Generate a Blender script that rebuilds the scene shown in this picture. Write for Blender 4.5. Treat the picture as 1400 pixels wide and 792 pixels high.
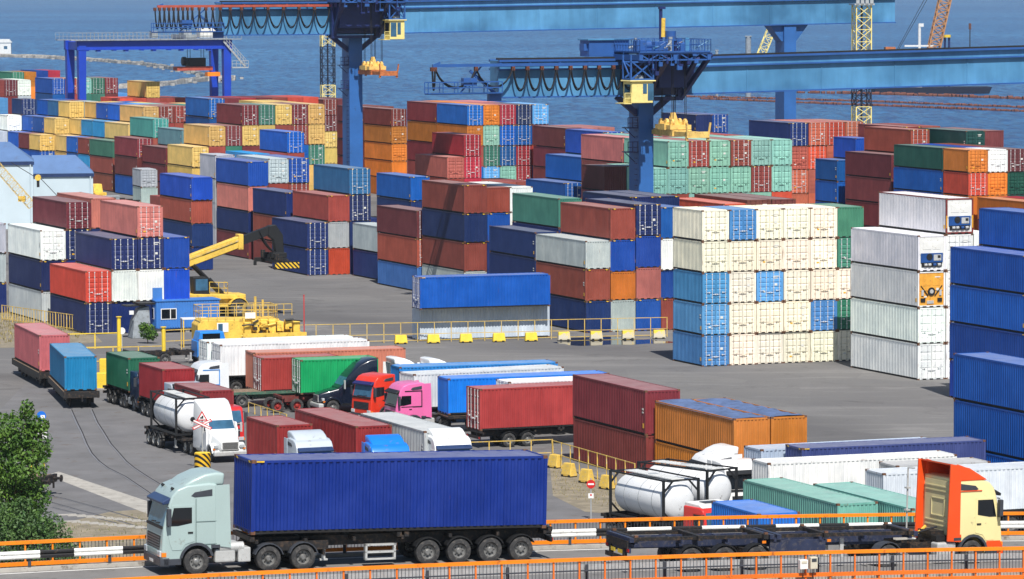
import bpy, bmesh, math, random
import numpy as np
from mathutils import Vector, Matrix

# ------------------------------------------------------------------ clear
for _o in list(bpy.data.objects):
    bpy.data.objects.remove(_o)
SC = bpy.context.scene
COL = SC.collection
rnd = random.Random(7)
R = math.radians
PI = math.pi

# ------------------------------------------------------------------ camera, sky, sun, exposure
CAM_H, FPX, HORIZON = 32.0, 5716.0, -25.6           # eye height (m), focal length and horizon row measured on the 1400 x 792 photograph
PITCH = math.atan((396 - HORIZON) / FPX)
ROLL = 0.00378
cam_data = bpy.data.cameras.new('camera')
cam = bpy.data.objects.new('camera', cam_data)
COL.objects.link(cam)
cam_data.sensor_width = 36.0
cam_data.lens = FPX * 36.0 / 1400.0
cam_data.clip_start, cam_data.clip_end = 1.0, 60000.0
cam.matrix_world = Matrix.Translation((0, 0, CAM_H)) @ Matrix.Rotation(PI / 2 - PITCH, 4, 'X') @ Matrix.Rotation(-ROLL, 4, 'Z')
SC.camera = cam

SUN_EL = R(54.0)
SUN_TO = Vector((0.18, -0.983, 0)).normalized()     # horizontal direction towards the sun
world = bpy.data.worlds.new('World')
SC.world = world
world.use_nodes = True
wn = world.node_tree
wn.nodes.clear()
sky = wn.nodes.new('ShaderNodeTexSky')
sky.sky_type = 'NISHITA'
sky.sun_disc = False
sky.sun_elevation = SUN_EL
sky.sun_rotation = math.atan2(SUN_TO.x, SUN_TO.y)
sky.air_density, sky.dust_density, sky.ozone_density = 1.0, 0.6, 1.5
bgn = wn.nodes.new('ShaderNodeBackground')
bgn.inputs['Strength'].default_value = 0.072
wo = wn.nodes.new('ShaderNodeOutputWorld')
wn.links.new(sky.outputs[0], bgn.inputs[0])
wn.links.new(bgn.outputs[0], wo.inputs[0])
sun_data = bpy.data.lights.new('sun', 'SUN')
sun_data.energy = 4.7
sun_data.angle = R(0.5)
sun_data.color = (1.0, 0.955, 0.89)
sun = bpy.data.objects.new('sun', sun_data)
COL.objects.link(sun)
sd = Vector((SUN_TO.x * math.cos(SUN_EL), SUN_TO.y * math.cos(SUN_EL), math.sin(SUN_EL)))
sun.rotation_euler = sd.to_track_quat('Z', 'Y').to_euler()
SC.view_settings.view_transform = 'Standard'
SC.view_settings.look = 'None'
SC.view_settings.gamma = 1.0
SC.view_settings.exposure = 0.30

# ------------------------------------------------------------------ measuring on the photograph
def at(px, py, z=0.0):
    """world point at height z seen at pixel (px, py) of the photograph"""
    x, y = px - 700, py - 396
    c, s = math.cos(ROLL), math.sin(ROLL)
    xr, yr = c * x - s * y, s * x + c * y
    cp, sp = math.cos(PITCH), math.sin(PITCH)
    d = Vector((xr, FPX * cp - yr * sp, -FPX * sp - yr * cp))
    t = (z - CAM_H) / d.z
    return Vector((d.x * t, d.y * t, z))

def atY(px, py, Y):
    x, y = px - 700, py - 396
    c, s = math.cos(ROLL), math.sin(ROLL)
    xr, yr = c * x - s * y, s * x + c * y
    cp, sp = math.cos(PITCH), math.sin(PITCH)
    d = Vector((xr, FPX * cp - yr * sp, -FPX * sp - yr * cp))
    t = Y / d.y
    return Vector((d.x * t, Y, CAM_H + d.z * t))

def proj(P):
    cp, sp = math.cos(PITCH), math.sin(PITCH)
    X, Y, Z = P[0], P[1], P[2] - CAM_H
    d = Y * cp - Z * sp
    v = Z * cp + Y * sp
    xr, yr = FPX * X / d, -FPX * v / d
    c, s = math.cos(ROLL), math.sin(ROLL)
    return 700 + c * xr + s * yr, 396 - s * xr + c * yr, d

# ------------------------------------------------------------------ materials
def lin(c):
    c = c / 255.0
    return c / 12.92 if c <= 0.04045 else ((c + 0.055) / 1.055) ** 2.4

def rgb(r, g, b):
    return (lin(r), lin(g), lin(b), 1.0)

def _new(name):
    m = bpy.data.materials.new(name)
    m.use_nodes = True
    nt = m.node_tree
    b = nt.nodes['Principled BSDF']
    return m, nt, b

def N(nt, t, **kw):
    n = nt.nodes.new('ShaderNode' + t)
    for k, v in kw.items():
        if k in n.bl_rna.properties:
            setattr(n, k, v)
        else:
            n.inputs[k].default_value = v
    return n

def mixc(nt, a, b, fac, blend='MIX'):
    n = nt.nodes.new('ShaderNodeMix')
    n.data_type = 'RGBA'
    n.blend_type = blend
    for s, v in ((n.inputs[0], fac), (n.inputs[6], a), (n.inputs[7], b)):
        if isinstance(v, bpy.types.NodeSocket):
            nt.links.new(v, s)
        else:
            s.default_value = v
    return n.outputs[2]

def ramp(nt, src, p0, p1, c0=(0, 0, 0, 1), c1=(1, 1, 1, 1)):
    n = nt.nodes.new('ShaderNodeValToRGB')
    n.color_ramp.elements[0].position, n.color_ramp.elements[1].position = p0, p1
    n.color_ramp.elements[0].color, n.color_ramp.elements[1].color = c0, c1
    nt.links.new(src, n.inputs[0])
    return n.outputs[0]

def M(name, col, rough=0.5, metal=0.0, var=0.25, scale=2.0, dirt=0.0, dirtcol=(90, 75, 60), spec=0.5, coat=0.0):
    """solid material with some wear: broad colour variation and, if asked, dirt patches"""
    m, nt, b = _new(name)
    c = rgb(*col)
    tc = N(nt, 'TexCoord')
    n1 = N(nt, 'TexNoise', Scale=scale, Detail=5.0, Roughness=0.6)
    nt.links.new(tc.outputs['Object'], n1.inputs['Vector'])
    v = ramp(nt, n1.outputs[0], 0.3, 0.7, (1 - var, 1 - var, 1 - var, 1), (1 + var * .4, 1 + var * .4, 1 + var * .4, 1))
    out = mixc(nt, c, v, 1.0, 'MULTIPLY')
    if dirt > 0:
        n2 = N(nt, 'TexNoise', Scale=scale * 2.3, Detail=6.0, Roughness=0.7)
        nt.links.new(tc.outputs['Object'], n2.inputs['Vector'])
        f = ramp(nt, n2.outputs[0], 0.62 - dirt * .3, 0.72)
        out = mixc(nt, out, rgb(*dirtcol), f)
    nt.links.new(out, b.inputs['Base Color'])
    b.inputs['Roughness'].default_value = rough
    b.inputs['Metallic'].default_value = metal
    b.inputs['Specular IOR Level'].default_value = spec
    if coat:
        b.inputs['Coat Weight'].default_value = coat
        b.inputs['Coat Roughness'].default_value = 0.08
    return m

def paint_material(name, dust, rust_bias=0.0, attr=None):
    """painted container steel: the colour is the object's own, alpha of the colour is how rusty it is"""
    m, nt, b = _new(name)
    oi = N(nt, 'ObjectInfo')
    tc = N(nt, 'TexCoord')
    off = N(nt, 'VectorMath', operation='MULTIPLY_ADD')
    cmb = N(nt, 'CombineXYZ')
    for i in range(3):
        nt.links.new(oi.outputs['Random'], cmb.inputs[i])
    nt.links.new(cmb.outputs[0], off.inputs[0])
    off.inputs[1].default_value = (91.0, 57.0, 33.0)
    nt.links.new(tc.outputs['Object'], off.inputs[2])
    base = oi.outputs['Color']
    alpha = oi.outputs['Alpha']
    if attr:
        va = N(nt, 'VertexColor', layer_name=attr)
        base, alpha = va.outputs[0], None
    # vertical run-off streaks: noise stretched along z
    mp = N(nt, 'Mapping')
    mp.inputs['Scale'].default_value = (2.2, 2.2, 0.22)
    nt.links.new(off.outputs[0], mp.inputs['Vector'])
    n1 = N(nt, 'TexNoise', Scale=1.3, Detail=5.0, Roughness=0.65)
    nt.links.new(mp.outputs[0], n1.inputs['Vector'])
    n2 = N(nt, 'TexNoise', Scale=0.55, Detail=4.0, Roughness=0.6)
    nt.links.new(off.outputs[0], n2.inputs['Vector'])
    v = ramp(nt, n1.outputs[0], 0.30, 0.72, (0.78, 0.78, 0.79, 1), (1.06, 1.06, 1.06, 1))
    c = mixc(nt, base, v, 0.8, 'MULTIPLY')
    # chalked, faded paint in broad patches
    f2 = ramp(nt, n2.outputs[0], 0.40, 0.75, (0, 0, 0, 1), (1, 1, 1, 1))
    c = mixc(nt, c, mixc(nt, c, (1.35, 1.3, 1.25, 1), 1.0, 'MULTIPLY'), f2)
    f2b = ramp(nt, n2.outputs[0], 0.40, 0.75, (0, 0, 0, 1), (0.022, 0.022, 0.022, 1))
    c = mixc(nt, c, (0.42, 0.42, 0.42, 1), f2b)
    if dust:
        n4 = N(nt, 'TexNoise', Scale=0.8, Detail=6.0, Roughness=0.7)
        nt.links.new(off.outputs[0], n4.inputs['Vector'])
        f4 = ramp(nt, n4.outputs[0], 0.25, 0.75, (dust * .45,) * 3 + (1,), (dust * 1.2,) * 3 + (1,))
        c = mixc(nt, c, (0.50, 0.49, 0.47, 1), f4)
    # rust
    n3 = N(nt, 'TexNoise', Scale=2.6, Detail=7.0, Roughness=0.72)
    nt.links.new(mp.outputs[0], n3.inputs['Vector'])
    add = N(nt, 'Math', operation='MULTIPLY_ADD')
    if alpha is not None:
        nt.links.new(alpha, add.inputs[0])
    else:
        add.inputs[0].default_value = 0.3
    add.inputs[1].default_value = 0.22
    nt.links.new(n3.outputs[0], add.inputs[2])
    f3 = ramp(nt, add.outputs[0], 0.70 - rust_bias, 0.84 - rust_bias, (0, 0, 0, 1), (0.85, 0.85, 0.85, 1))
    c = mixc(nt, c, rgb(116, 66, 40), f3)
    nt.links.new(c, b.inputs['Base Color'])
    b.inputs['Roughness'].default_value = 0.48
    b.inputs['Specular IOR Level'].default_value = 0.35
    return m

MAT = {}
MAT['paint'] = paint_material('container_paint', 0)
MAT['paint_roof'] = paint_material('container_roof_paint', 0.30)
MAT['paint_frame'] = paint_material('container_frame_paint', 0, 0.06)
MAT['paint_mass'] = paint_material('container_mass_paint', 0, 0, 'Col')
MAT['castings'] = M('corner_casting_steel', (120, 84, 62), 0.7, 0.2, 0.4, 9)
MAT['gasket'] = M('dark_underside', (26, 25, 26), 0.8)  # door seals; also paints the dark gap below containers
MAT['galv'] = M('galvanised_steel', (190, 194, 196), 0.45, 0.3, 0.2, 5)
MAT['hazard'] = None
MAT['rubber'] = M('tyre_rubber', (56, 56, 57), 0.9, 0, 0.25, 3, 0.4, (98, 94, 90))
MAT['rim'] = M('wheel_steel', (150, 150, 148), 0.4, 0.5, 0.3, 6, 0.3, (80, 70, 60))
MAT['rim_red'] = M('wheel_red', (170, 50, 45), 0.5, 0.1, 0.3, 6, 0.3)
MAT['rim_white'] = M('wheel_white', (215, 213, 205), 0.5, 0.1, 0.2, 6, 0.2)
MAT['glass'] = M('dark_vehicle_glass', (18, 24, 30), 0.06, 0, 0.1, 2, spec=0.8)
MAT['glass_blue'] = M('windscreen_glass', (62, 104, 134), 0.15, 0, 0.35, 1.2, spec=0.3)
MAT['black'] = M('black_plastic', (28, 29, 31), 0.55, 0, 0.2, 5)
MAT['darkgrey'] = M('dark_grey_plastic', (62, 66, 74), 0.5, 0, 0.2, 5)
MAT['chassis'] = M('dark_chassis_steel', (38, 37, 38), 0.6, 0.2, 0.4, 2.5, 0.4, (98, 78, 60))
MAT['chassis_red'] = M('oxide_red_chassis', (122, 56, 52), 0.6, 0.1, 0.4, 2.5, 0.4, (88, 70, 58))
MAT['chassis_green'] = M('green_flatbed', (70, 110, 92), 0.6, 0.0, 0.4, 2.5, 0.4, (120, 108, 92))
MAT['chassis_navy'] = M('navy_chassis', (46, 54, 80), 0.5, 0.1, 0.3, 2.5, 0.35, (96, 92, 92))
MAT['timber'] = M('worn_timber_deck', (140, 120, 100), 0.85, 0, 0.4, 3, 0.4, (80, 66, 56))
MAT['alu'] = M('aluminium', (204, 205, 203), 0.4, 0.3, 0.15, 3, 0.1)
MAT['light_amber'] = M('amber_lens', (236, 130, 30), 0.3)
MAT['light_white'] = M('head_lamp_lens', (214, 220, 224), 0.1, 0.3)
MAT['light_red'] = M('red_lens', (190, 34, 28), 0.3)
MAT['white'] = M('white_paint', (228, 228, 224), 0.5, 0, 0.12, 1.5, 0.12, (170, 160, 140))
MAT['yellow'] = M('yellow_machine_paint', (240, 200, 84), 0.5, 0, 0.25, 1.2, 0.25, (128, 92, 48))
MAT['spreader_yellow'] = M('spreader_yellow', (236, 198, 112), 0.55, 0, 0.25, 1.2, 0.3, (150, 104, 56))
MAT['yellow_light'] = M('pale_yellow_paint', (240, 222, 140), 0.5, 0, 0.12, 1.5, 0.1, (170, 130, 80))
MAT['yellow_fence'] = M('yellow_fence_paint', (216, 182, 84), 0.6, 0, 0.25, 2, 0.4, (196, 186, 168))
MAT['orange_rail'] = M('orange_rail_paint', (248, 140, 22), 0.45, 0, 0.16, 1.0, 0.12, (150, 84, 36))
MAT['orange_dark'] = M('orange_lattice_paint', (196, 138, 84), 0.7, 0, 0.25, 1.0, 0.2)
def crane_material():
    m, nt, b = _new('crane_light_blue')
    tc = N(nt, 'TexCoord')
    mp = N(nt, 'Mapping')
    mp.inputs['Scale'].default_value = (0.9, 0.9, 0.10)
    nt.links.new(tc.outputs['Object'], mp.inputs['Vector'])
    n1 = N(nt, 'TexNoise', Scale=1.0, Detail=6.0, Roughness=0.7)
    nt.links.new(mp.outputs[0], n1.inputs['Vector'])
    n2 = N(nt, 'TexNoise', Scale=0.09, Detail=4.0, Roughness=0.6)
    nt.links.new(tc.outputs['Object'], n2.inputs['Vector'])
    c = mixc(nt, rgb(54, 108, 148), rgb(90, 154, 200), ramp(nt, n2.outputs[0], .38, .62))
    c = mixc(nt, c, ramp(nt, n1.outputs[0], .3, .7, (.78, .8, .8, 1), (1.06, 1.06, 1.06, 1)), 1.0, 'MULTIPLY')
    n3 = N(nt, 'TexNoise', Scale=2.2, Detail=7.0, Roughness=0.75)
    nt.links.new(mp.outputs[0], n3.inputs['Vector'])
    c = mixc(nt, c, rgb(112, 96, 84), ramp(nt, n3.outputs[0], .66, .78, (0, 0, 0, 1), (.6, .6, .6, 1)))
    nt.links.new(c, b.inputs['Base Color'])
    b.inputs['Roughness'].default_value = .5
    return m
MAT['crane'] = crane_material()
MAT['crane_column'] = M('crane_column_shaded_blue', (44, 100, 168), 0.5, 0, 0.2, 0.3, 0.12, (40, 70, 110))  # darker than the girder paint: the column's shade is partly in the colour
MAT['crane_dark'] = M('crane_blue', (40, 88, 156), 0.5, 0, 0.2, 0.6, 0.1, (60, 80, 110))
MAT['crane_navy'] = M('crane_navy', (22, 40, 98), 0.5, 0, 0.25, 0.8)
MAT['rtg'] = M('gantry_royal_blue', (22, 66, 184), 0.45, 0, 0.15, 0.4)
MAT['rail_red'] = M('red_oxide_rail', (176, 80, 62), 0.6, 0, 0.3, 1)
MAT['rope'] = M('black_cable', (30, 30, 36), 0.7)
MAT['spreader_rust'] = M('rusty_spreader', (206, 120, 66), 0.6, 0.1, 0.35, 1.5, 0.5, (110, 66, 46))
MAT['rust'] = M('rusty_steel', (112, 62, 42), 0.85, 0.1, 0.4, 2)
MAT['concrete'] = M('concrete', (168, 164, 156), 0.9, 0, 0.3, 1.4, 0.3, (110, 104, 96))
MAT['tarp'] = M('blue_grey_tarpaulin', (96, 116, 156), 0.55, 0, 0.35, 0.9, 0.3, (66, 72, 92))
MAT['wall_blue'] = M('pale_blue_cladding', (196, 212, 220), 0.7, 0, 0.08, 0.3)
MAT['roof_blue'] = M('blue_roof_sheet', (92, 122, 166), 0.6, 0, 0.15, 0.4, 0.15, (86, 106, 140))

def mat_color(name, col, **kw):
    if name not in MAT:
        MAT[name] = M(name, col, **kw)
    return MAT[name]

def striped(name, c0, c1, axis_vec, period, rough=0.55):
    m, nt, b = _new(name)
    tc = N(nt, 'TexCoord')
    d = N(nt, 'VectorMath', operation='DOT_PRODUCT')
    nt.links.new(tc.outputs['Object'], d.inputs[0])
    d.inputs[1].default_value = axis_vec
    mu = N(nt, 'Math', operation='MULTIPLY')
    nt.links.new(d.outputs['Value'], mu.inputs[0])
    mu.inputs[1].default_value = 1.0 / period
    fr = N(nt, 'Math', operation='FRACT')
    nt.links.new(mu.outputs[0], fr.inputs[0])
    gt = N(nt, 'Math', operation='GREATER_THAN')
    nt.links.new(fr.outputs[0], gt.inputs[0])
    gt.inputs[1].default_value = 0.5
    c = mixc(nt, rgb(*c0), rgb(*c1), gt.outputs[0])
    n1 = N(nt, 'TexNoise', Scale=3.0, Detail=5.0)
    nt.links.new(tc.outputs['Object'], n1.inputs['Vector'])
    v = ramp(nt, n1.outputs[0], 0.3, 0.7, (.75, .75, .75, 1), (1.05, 1.05, 1.05, 1))
    c = mixc(nt, c, v, 1.0, 'MULTIPLY')
    nt.links.new(c, b.inputs['Base Color'])
    b.inputs['Roughness'].default_value = rough
    return m
MAT['hazard'] = striped('hazard_stripes', (24, 24, 26), (246, 200, 50), (0.707, 0.0, 0.707), 0.30)
MAT['hazard_v'] = striped('hazard_stripes_barrel', (24, 24, 26), (240, 190, 40), (0.5, 0.5, 0.707), 0.26)

# ------------------------------------------------------------------ mesh helper
class MB:
    def __init__(s):
        s.v, s.f, s.m = [], [], []
        s.M = None
    def add(s, verts, faces, mi=0):
        o = len(s.v)
        for p in verts:
            p = Vector(p)
            if s.M is not None:
                p = s.M @ p
            s.v.append(p)
        for f in faces:
            s.f.append(tuple(o + i for i in f))
            s.m.append(mi)
        return s
    def box(s, x0, x1, y0, y1, z0, z1, mi=0):
        return s.add([(x0, y0, z0), (x1, y0, z0), (x1, y1, z0), (x0, y1, z0), (x0, y0, z1), (x1, y0, z1), (x1, y1, z1), (x0, y1, z1)],
                     [(0, 3, 2, 1), (4, 5, 6, 7), (0, 1, 5, 4), (1, 2, 6, 5), (2, 3, 7, 6), (3, 0, 4, 7)], mi)
    def cyl(s, p0, p1, r0, r1=None, n=12, mi=0, caps=True):
        p0, p1 = Vector(p0), Vector(p1)
        r1 = r0 if r1 is None else r1
        d = (p1 - p0).normalized()
        a = d.orthogonal().normalized()
        b = d.cross(a)
        vs = []
        for p, r in ((p0, r0), (p1, r1)):
            for i in range(n):
                t = 2 * PI * i / n + PI / n
                vs.append(p + a * (r * math.cos(t)) + b * (r * math.sin(t)))
        fs = [(i, (i + 1) % n, n + (i + 1) % n, n + i) for i in range(n)]
        if caps:
            fs.append(tuple(range(n - 1, -1, -1)))
            fs.append(tuple(range(n, 2 * n)))
        return s.add(vs, fs, mi)
    def bar(s, p0, p1, w, h=None, mi=0):
        """square bar between two points"""
        p0, p1 = Vector(p0), Vector(p1)
        h = w if h is None else h
        d = (p1 - p0).normalized()
        up = Vector((0, 0, 1)) if abs(d.z) < 0.95 else Vector((1, 0, 0))
        a = d.cross(up).normalized() * (w / 2)
        b = a.cross(d).normalized() * (h / 2)
        vs = [p + x * a + y * b for p in (p0, p1) for x, y in ((-1, -1), (1, -1), (1, 1), (-1, 1))]
        return s.add(vs, [(3, 2, 1, 0), (4, 5, 6, 7), (0, 1, 5, 4), (1, 2, 6, 5), (2, 3, 7, 6), (3, 0, 4, 7)], mi)
    def tube(s, pts, r, n=6, mi=0):
        for a, b in zip(pts[:-1], pts[1:]):
            s.cyl(a, b, r, r, n, mi, True)
        return s
    def prism(s, poly, y0, y1, mi=0, inset=None):
        """polygon in (x, z) extruded along y"""
        n = len(poly)
        vs = [(x, y0, z) for x, z in poly] + [(x, y1, z) for x, z in poly]
        fs = [tuple(range(n)), tuple(range(2 * n - 1, n - 1, -1))] + [(i, n + i, n + (i + 1) % n, (i + 1) % n) for i in range(n)]
        return s.add(vs, fs, mi)
    def loft(s, rings, mi=0, caps=True):
        n = len(rings[0])
        vs = [p for r in rings for p in r]
        fs = []
        for k in range(len(rings) - 1):
            for i in range(n):
                j = (i + 1) % n
                fs.append((k * n + i, k * n + j, (k + 1) * n + j, (k + 1) * n + i))
        if caps:
            fs.append(tuple(range(n - 1, -1, -1)))
            fs.append(tuple((len(rings) - 1) * n + i for i in range(n)))
        return s.add(vs, fs, mi)
    def mesh(s, name, mats, smooth=False, bevel=0.0, seg=2, fix=True):
        me = bpy.data.meshes.new(name)
        me.from_pydata([tuple(p) for p in s.v], [], s.f)
        for m in mats:
            me.materials.append(MAT[m] if isinstance(m, str) else m)
        me.polygons.foreach_set('material_index', s.m)
        if fix or bevel:
            bm = bmesh.new()
            bm.from_mesh(me)
            if bevel:
                bmesh.ops.remove_doubles(bm, verts=bm.verts, dist=1e-4)
            bmesh.ops.recalc_face_normals(bm, faces=bm.faces)
            if bevel:
                ed = [e for e in bm.edges if len(e.link_faces) == 2 and e.calc_face_angle(0) > R(24)]
                bmesh.ops.bevel(bm, geom=ed, offset=bevel, segments=seg, affect='EDGES', profile=0.6, clamp_overlap=True)
            bm.to_mesh(me)
            bm.free()
        if smooth:
            me.polygons.foreach_set('use_smooth', [True] * len(me.polygons))
            me.set_sharp_from_angle(angle=R(38))
        me.update()
        return me
    def build(s, name, mats, parent=None, smooth=False, bevel=0.0, seg=2):
        return link(name, s.mesh(name, mats, smooth, bevel, seg), parent)

def link(name, me, parent=None, loc=None, color=None):
    o = bpy.data.objects.new(name, me)
    COL.objects.link(o)
    if parent is not None:
        o.parent = parent
    if loc is not None:
        o.location = loc
    if color is not None:
        o.color = color
    return o

def thing(name, label, cat, loc=(0, 0, 0), rz=0.0, group=None, scale=None):
    o = bpy.data.objects.new(name, None)
    COL.objects.link(o)
    o.location = loc
    o.rotation_euler = (0, 0, rz)
    o['label'], o['category'] = label, cat
    if group:
        o['group'] = group
    return o

def tag(o, label, cat, group=None):
    o['label'], o['category'] = label, cat
    if group:
        o['group'] = group
    return o

def structure(o):
    o['kind'] = 'structure'
    return o

def copy_tree(o, parent=None):
    c = o.copy()
    COL.objects.link(c)
    if parent is not None:
        c.parent = parent
    for ch in list(o.children):
        copy_tree(ch, c)
    return c

def rrect(hw, z0, z1, x, r=0.15, n=3, hw_top=None):
    """rounded rectangle ring in the y-z plane at x"""
    hw_top = hw if hw_top is None else hw_top
    pts = []
    for cy, cz, a0, w in ((1, 1, 0, hw_top), (-1, 1, 90, hw_top), (-1, -1, 180, hw), (1, -1, 270, hw)):
        yc = cy * (w - r)
        zc = (z1 - r) if cz > 0 else (z0 + r)
        for i in range(n + 1):
            t = R(a0 + 90.0 * i / n)
            pts.append((x, yc + r * math.cos(t), zc + r * math.sin(t)))
    return pts
# ------------------------------------------------------------------ setting: sea, yard, quay
SEA_Z = -2.6
def sea_material():
    m, nt, b = _new('sea_water')
    tc = N(nt, 'TexCoord')
    mp = N(nt, 'Mapping')
    mp.inputs['Scale'].default_value = (0.34, 0.075, 1)
    nt.links.new(tc.outputs['Object'], mp.inputs['Vector'])
    n1 = N(nt, 'TexNoise', Scale=1.0, Detail=7.0, Roughness=0.68, Distortion=0.4)
    nt.links.new(mp.outputs[0], n1.inputs['Vector'])
    mp2 = N(nt, 'Mapping')
    mp2.inputs['Scale'].default_value = (0.0016, 0.0042, 1)
    nt.links.new(tc.outputs['Object'], mp2.inputs['Vector'])
    n2 = N(nt, 'TexNoise', Scale=1.0, Detail=3.0)
    nt.links.new(mp2.outputs[0], n2.inputs['Vector'])
    cc = mixc(nt, rgb(44, 106, 160), rgb(66, 132, 184), ramp(nt, n2.outputs[0], 0.35, 0.65))
    cc = mixc(nt, cc, rgb(20, 72, 130), ramp(nt, n1.outputs[0], 0.44, 0.60))  # light and dark of the ripples painted in, same noise as the bump
    nt.links.new(cc, b.inputs['Base Color'])
    b.inputs['Roughness'].default_value = 0.32
    b.inputs['IOR'].default_value = 1.33
    b.inputs['Specular IOR Level'].default_value = 0.28
    bp = N(nt, 'Bump', Strength=1.0, Distance=3.0)
    nt.links.new(n1.outputs[0], bp.inputs['Height'])
    nt.links.new(bp.outputs[0], b.inputs['Normal'])
    return m
MAT['sea'] = sea_material()
mb = MB()
mb.add([(-9000, -400, SEA_Z), (9000, -400, SEA_Z), (14000, 40000, SEA_Z), (-14000, 40000, SEA_Z)], [(0, 1, 2, 3)])
structure(mb.build('sea', ['sea']))

def yard_material():
    m, nt, b = _new('worn_asphalt')
    tc = N(nt, 'TexCoord')
    n1 = N(nt, 'TexNoise', Scale=0.035, Detail=6.0, Roughness=0.62)
    n2 = N(nt, 'TexNoise', Scale=0.35, Detail=6.0, Roughness=0.7)
    n3 = N(nt, 'TexNoise', Scale=5.0, Detail=4.0, Roughness=0.7)
    mp = N(nt, 'Mapping')
    mp.inputs['Rotation'].default_value = (0, 0, R(-12))
    mp.inputs['Scale'].default_value = (0.06, 0.32, 1)
    nt.links.new(tc.outputs['Object'], mp.inputs['Vector'])
    n4 = N(nt, 'TexNoise', Scale=1.0, Detail=6.0, Roughness=0.65, Distortion=0.6)
    for n in (n1, n2, n3):
        nt.links.new(tc.outputs['Object'], n.inputs['Vector'])
    nt.links.new(mp.outputs[0], n4.inputs['Vector'])
    c = mixc(nt, rgb(114, 113, 113), rgb(131, 129, 127), ramp(nt, n1.outputs[0], 0.35, 0.66))
    c = mixc(nt, c, rgb(110, 108, 106), ramp(nt, n2.outputs[0], 0.52, 0.78, (0, 0, 0, 1), (.5, .5, .5, 1)))
    c = mixc(nt, c, rgb(166, 162, 154), ramp(nt, n4.outputs[0], 0.56, 0.74, (0, 0, 0, 1), (.35, .35, .35, 1)))
    c = mixc(nt, c, rgb(100, 99, 99), ramp(nt, n4.outputs[0], 0.44, 0.30, (0, 0, 0, 1), (.4, .4, .4, 1)))
    c = mixc(nt, c, ramp(nt, n3.outputs[0], 0.2, 0.8, (.82, .82, .82, 1), (1.1, 1.1, 1.1, 1)), 1.0, 'MULTIPLY')
    vo = N(nt, 'TexVoronoi', Scale=0.07)
    nt.links.new(tc.outputs['Object'], vo.inputs['Vector'])
    hs = N(nt, 'SeparateColor')
    nt.links.new(vo.outputs['Color'], hs.inputs[0])
    c = mixc(nt, c, ramp(nt, hs.outputs[0], 0, 1, (.90, .90, .91, 1), (1.07, 1.07, 1.06, 1)), 1.0, 'MULTIPLY')
    n5 = N(nt, 'TexNoise', Scale=0.16, Detail=7.0, Roughness=0.75, Distortion=1.2)
    nt.links.new(tc.outputs['Object'], n5.inputs['Vector'])
    c = mixc(nt, c, rgb(62, 60, 58), ramp(nt, n5.outputs[0], 0.57, 0.72, (0, 0, 0, 1), (.6, .6, .6, 1)))
    wv = N(nt, 'TexWave', Scale=0.07, Distortion=9.0, Detail=3.0)
    wv.inputs['Detail Scale'].default_value = .35
    nt.links.new(mp.outputs[0], wv.inputs['Vector'])
    c = mixc(nt, c, rgb(84, 83, 84), ramp(nt, wv.outputs[0], 0.93, 1.0, (0, 0, 0, 1), (.5, .5, .5, 1)))
    nt.links.new(c, b.inputs['Base Color'])
    b.inputs['Roughness'].default_value = 0.88
    b.inputs['Specular IOR Level'].default_value = 0.25
    bp = N(nt, 'Bump', Strength=0.35, Distance=0.03)
    nt.links.new(n2.outputs[0], bp.inputs['Height'])
    nt.links.new(bp.outputs[0], b.inputs['Normal'])
    return m
MAT['yard'] = yard_material()
SHORE = [(-420, 905), (-120, 860), (20, 770), (140, 742), (330, 720), (700, 690)]
mb = MB()
land = [(-700, -300), (900, -300), (900, 680)] + SHORE[::-1] + [(-700, 930)]
n = len(land)
mb.add([(x, y, 0) for x, y in land], [tuple(range(n))])
structure(mb.build('ground', ['yard']))
mb = MB()
q = [(-700, 930)] + SHORE + [(900, 680)]
for (x0, y0), (x1, y1) in zip(q[:-1], q[1:]):
    mb.add([(x0, y0, -6), (x1, y1, -6), (x1, y1, 0.25), (x0, y0, 0.25), (x0, y0 - .8, 0.25), (x1, y1 - .8, 0.25), (x1, y1 - .8, -0.1), (x0, y0 - .8, -.1)],
           [(0, 1, 2, 3), (3, 2, 5, 4), (4, 5, 6, 7)])
structure(mb.build('quay_edge', ['concrete']))

# ------------------------------------------------------------------ containers
W, L20, L40 = 2.438, 6.058, 12.192
S, HC = 2.591, 2.896
PAL = dict(n=(22, 48, 112), b=(8, 94, 190), d=(18, 78, 184), l=(86, 166, 236), s=(44, 128, 186), c=(34, 158, 222),
           r=(162, 74, 62), m=(128, 52, 56), f=(222, 82, 54), k=(186, 44, 62), p=(206, 122, 116), o=(228, 132, 40),
           y=(222, 186, 104), w=(226, 230, 228), e=(240, 233, 212), g=(62, 134, 112), h=(24, 88, 80), t=(138, 196, 180),
           a=(72, 178, 164), q=(178, 188, 194), z=(112, 62, 54), v=(112, 166, 176), i=(214, 112, 82), j=(192, 98, 88),
           u=(66, 118, 200), x=(0, 168, 98))
PAL['1'] = (8, 100, 208)
PAL['2'] = (14, 76, 180)
CNAME = dict(n='navy', b='bright blue', d='royal blue', l='light blue', s='steel blue', c='sky blue', r='red-brown', m='maroon',
             f='orange-red', k='crimson', p='salmon pink', o='orange', y='tan yellow', w='white', e='cream', g='green', h='dark green',
             t='pale teal', a='turquoise', q='light grey', z='dark brown', v='slate teal', i='rusty orange', j='brick red',
             u='cornflower blue', x='emerald green')
CNAME['1'], CNAME['2'] = 'vivid blue', 'deep blue'
RUSTY = dict(e=0.42, w=0.32, y=0.3, t=0.34, q=0.4, l=0.25, o=0.25)
_MC = {}
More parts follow.
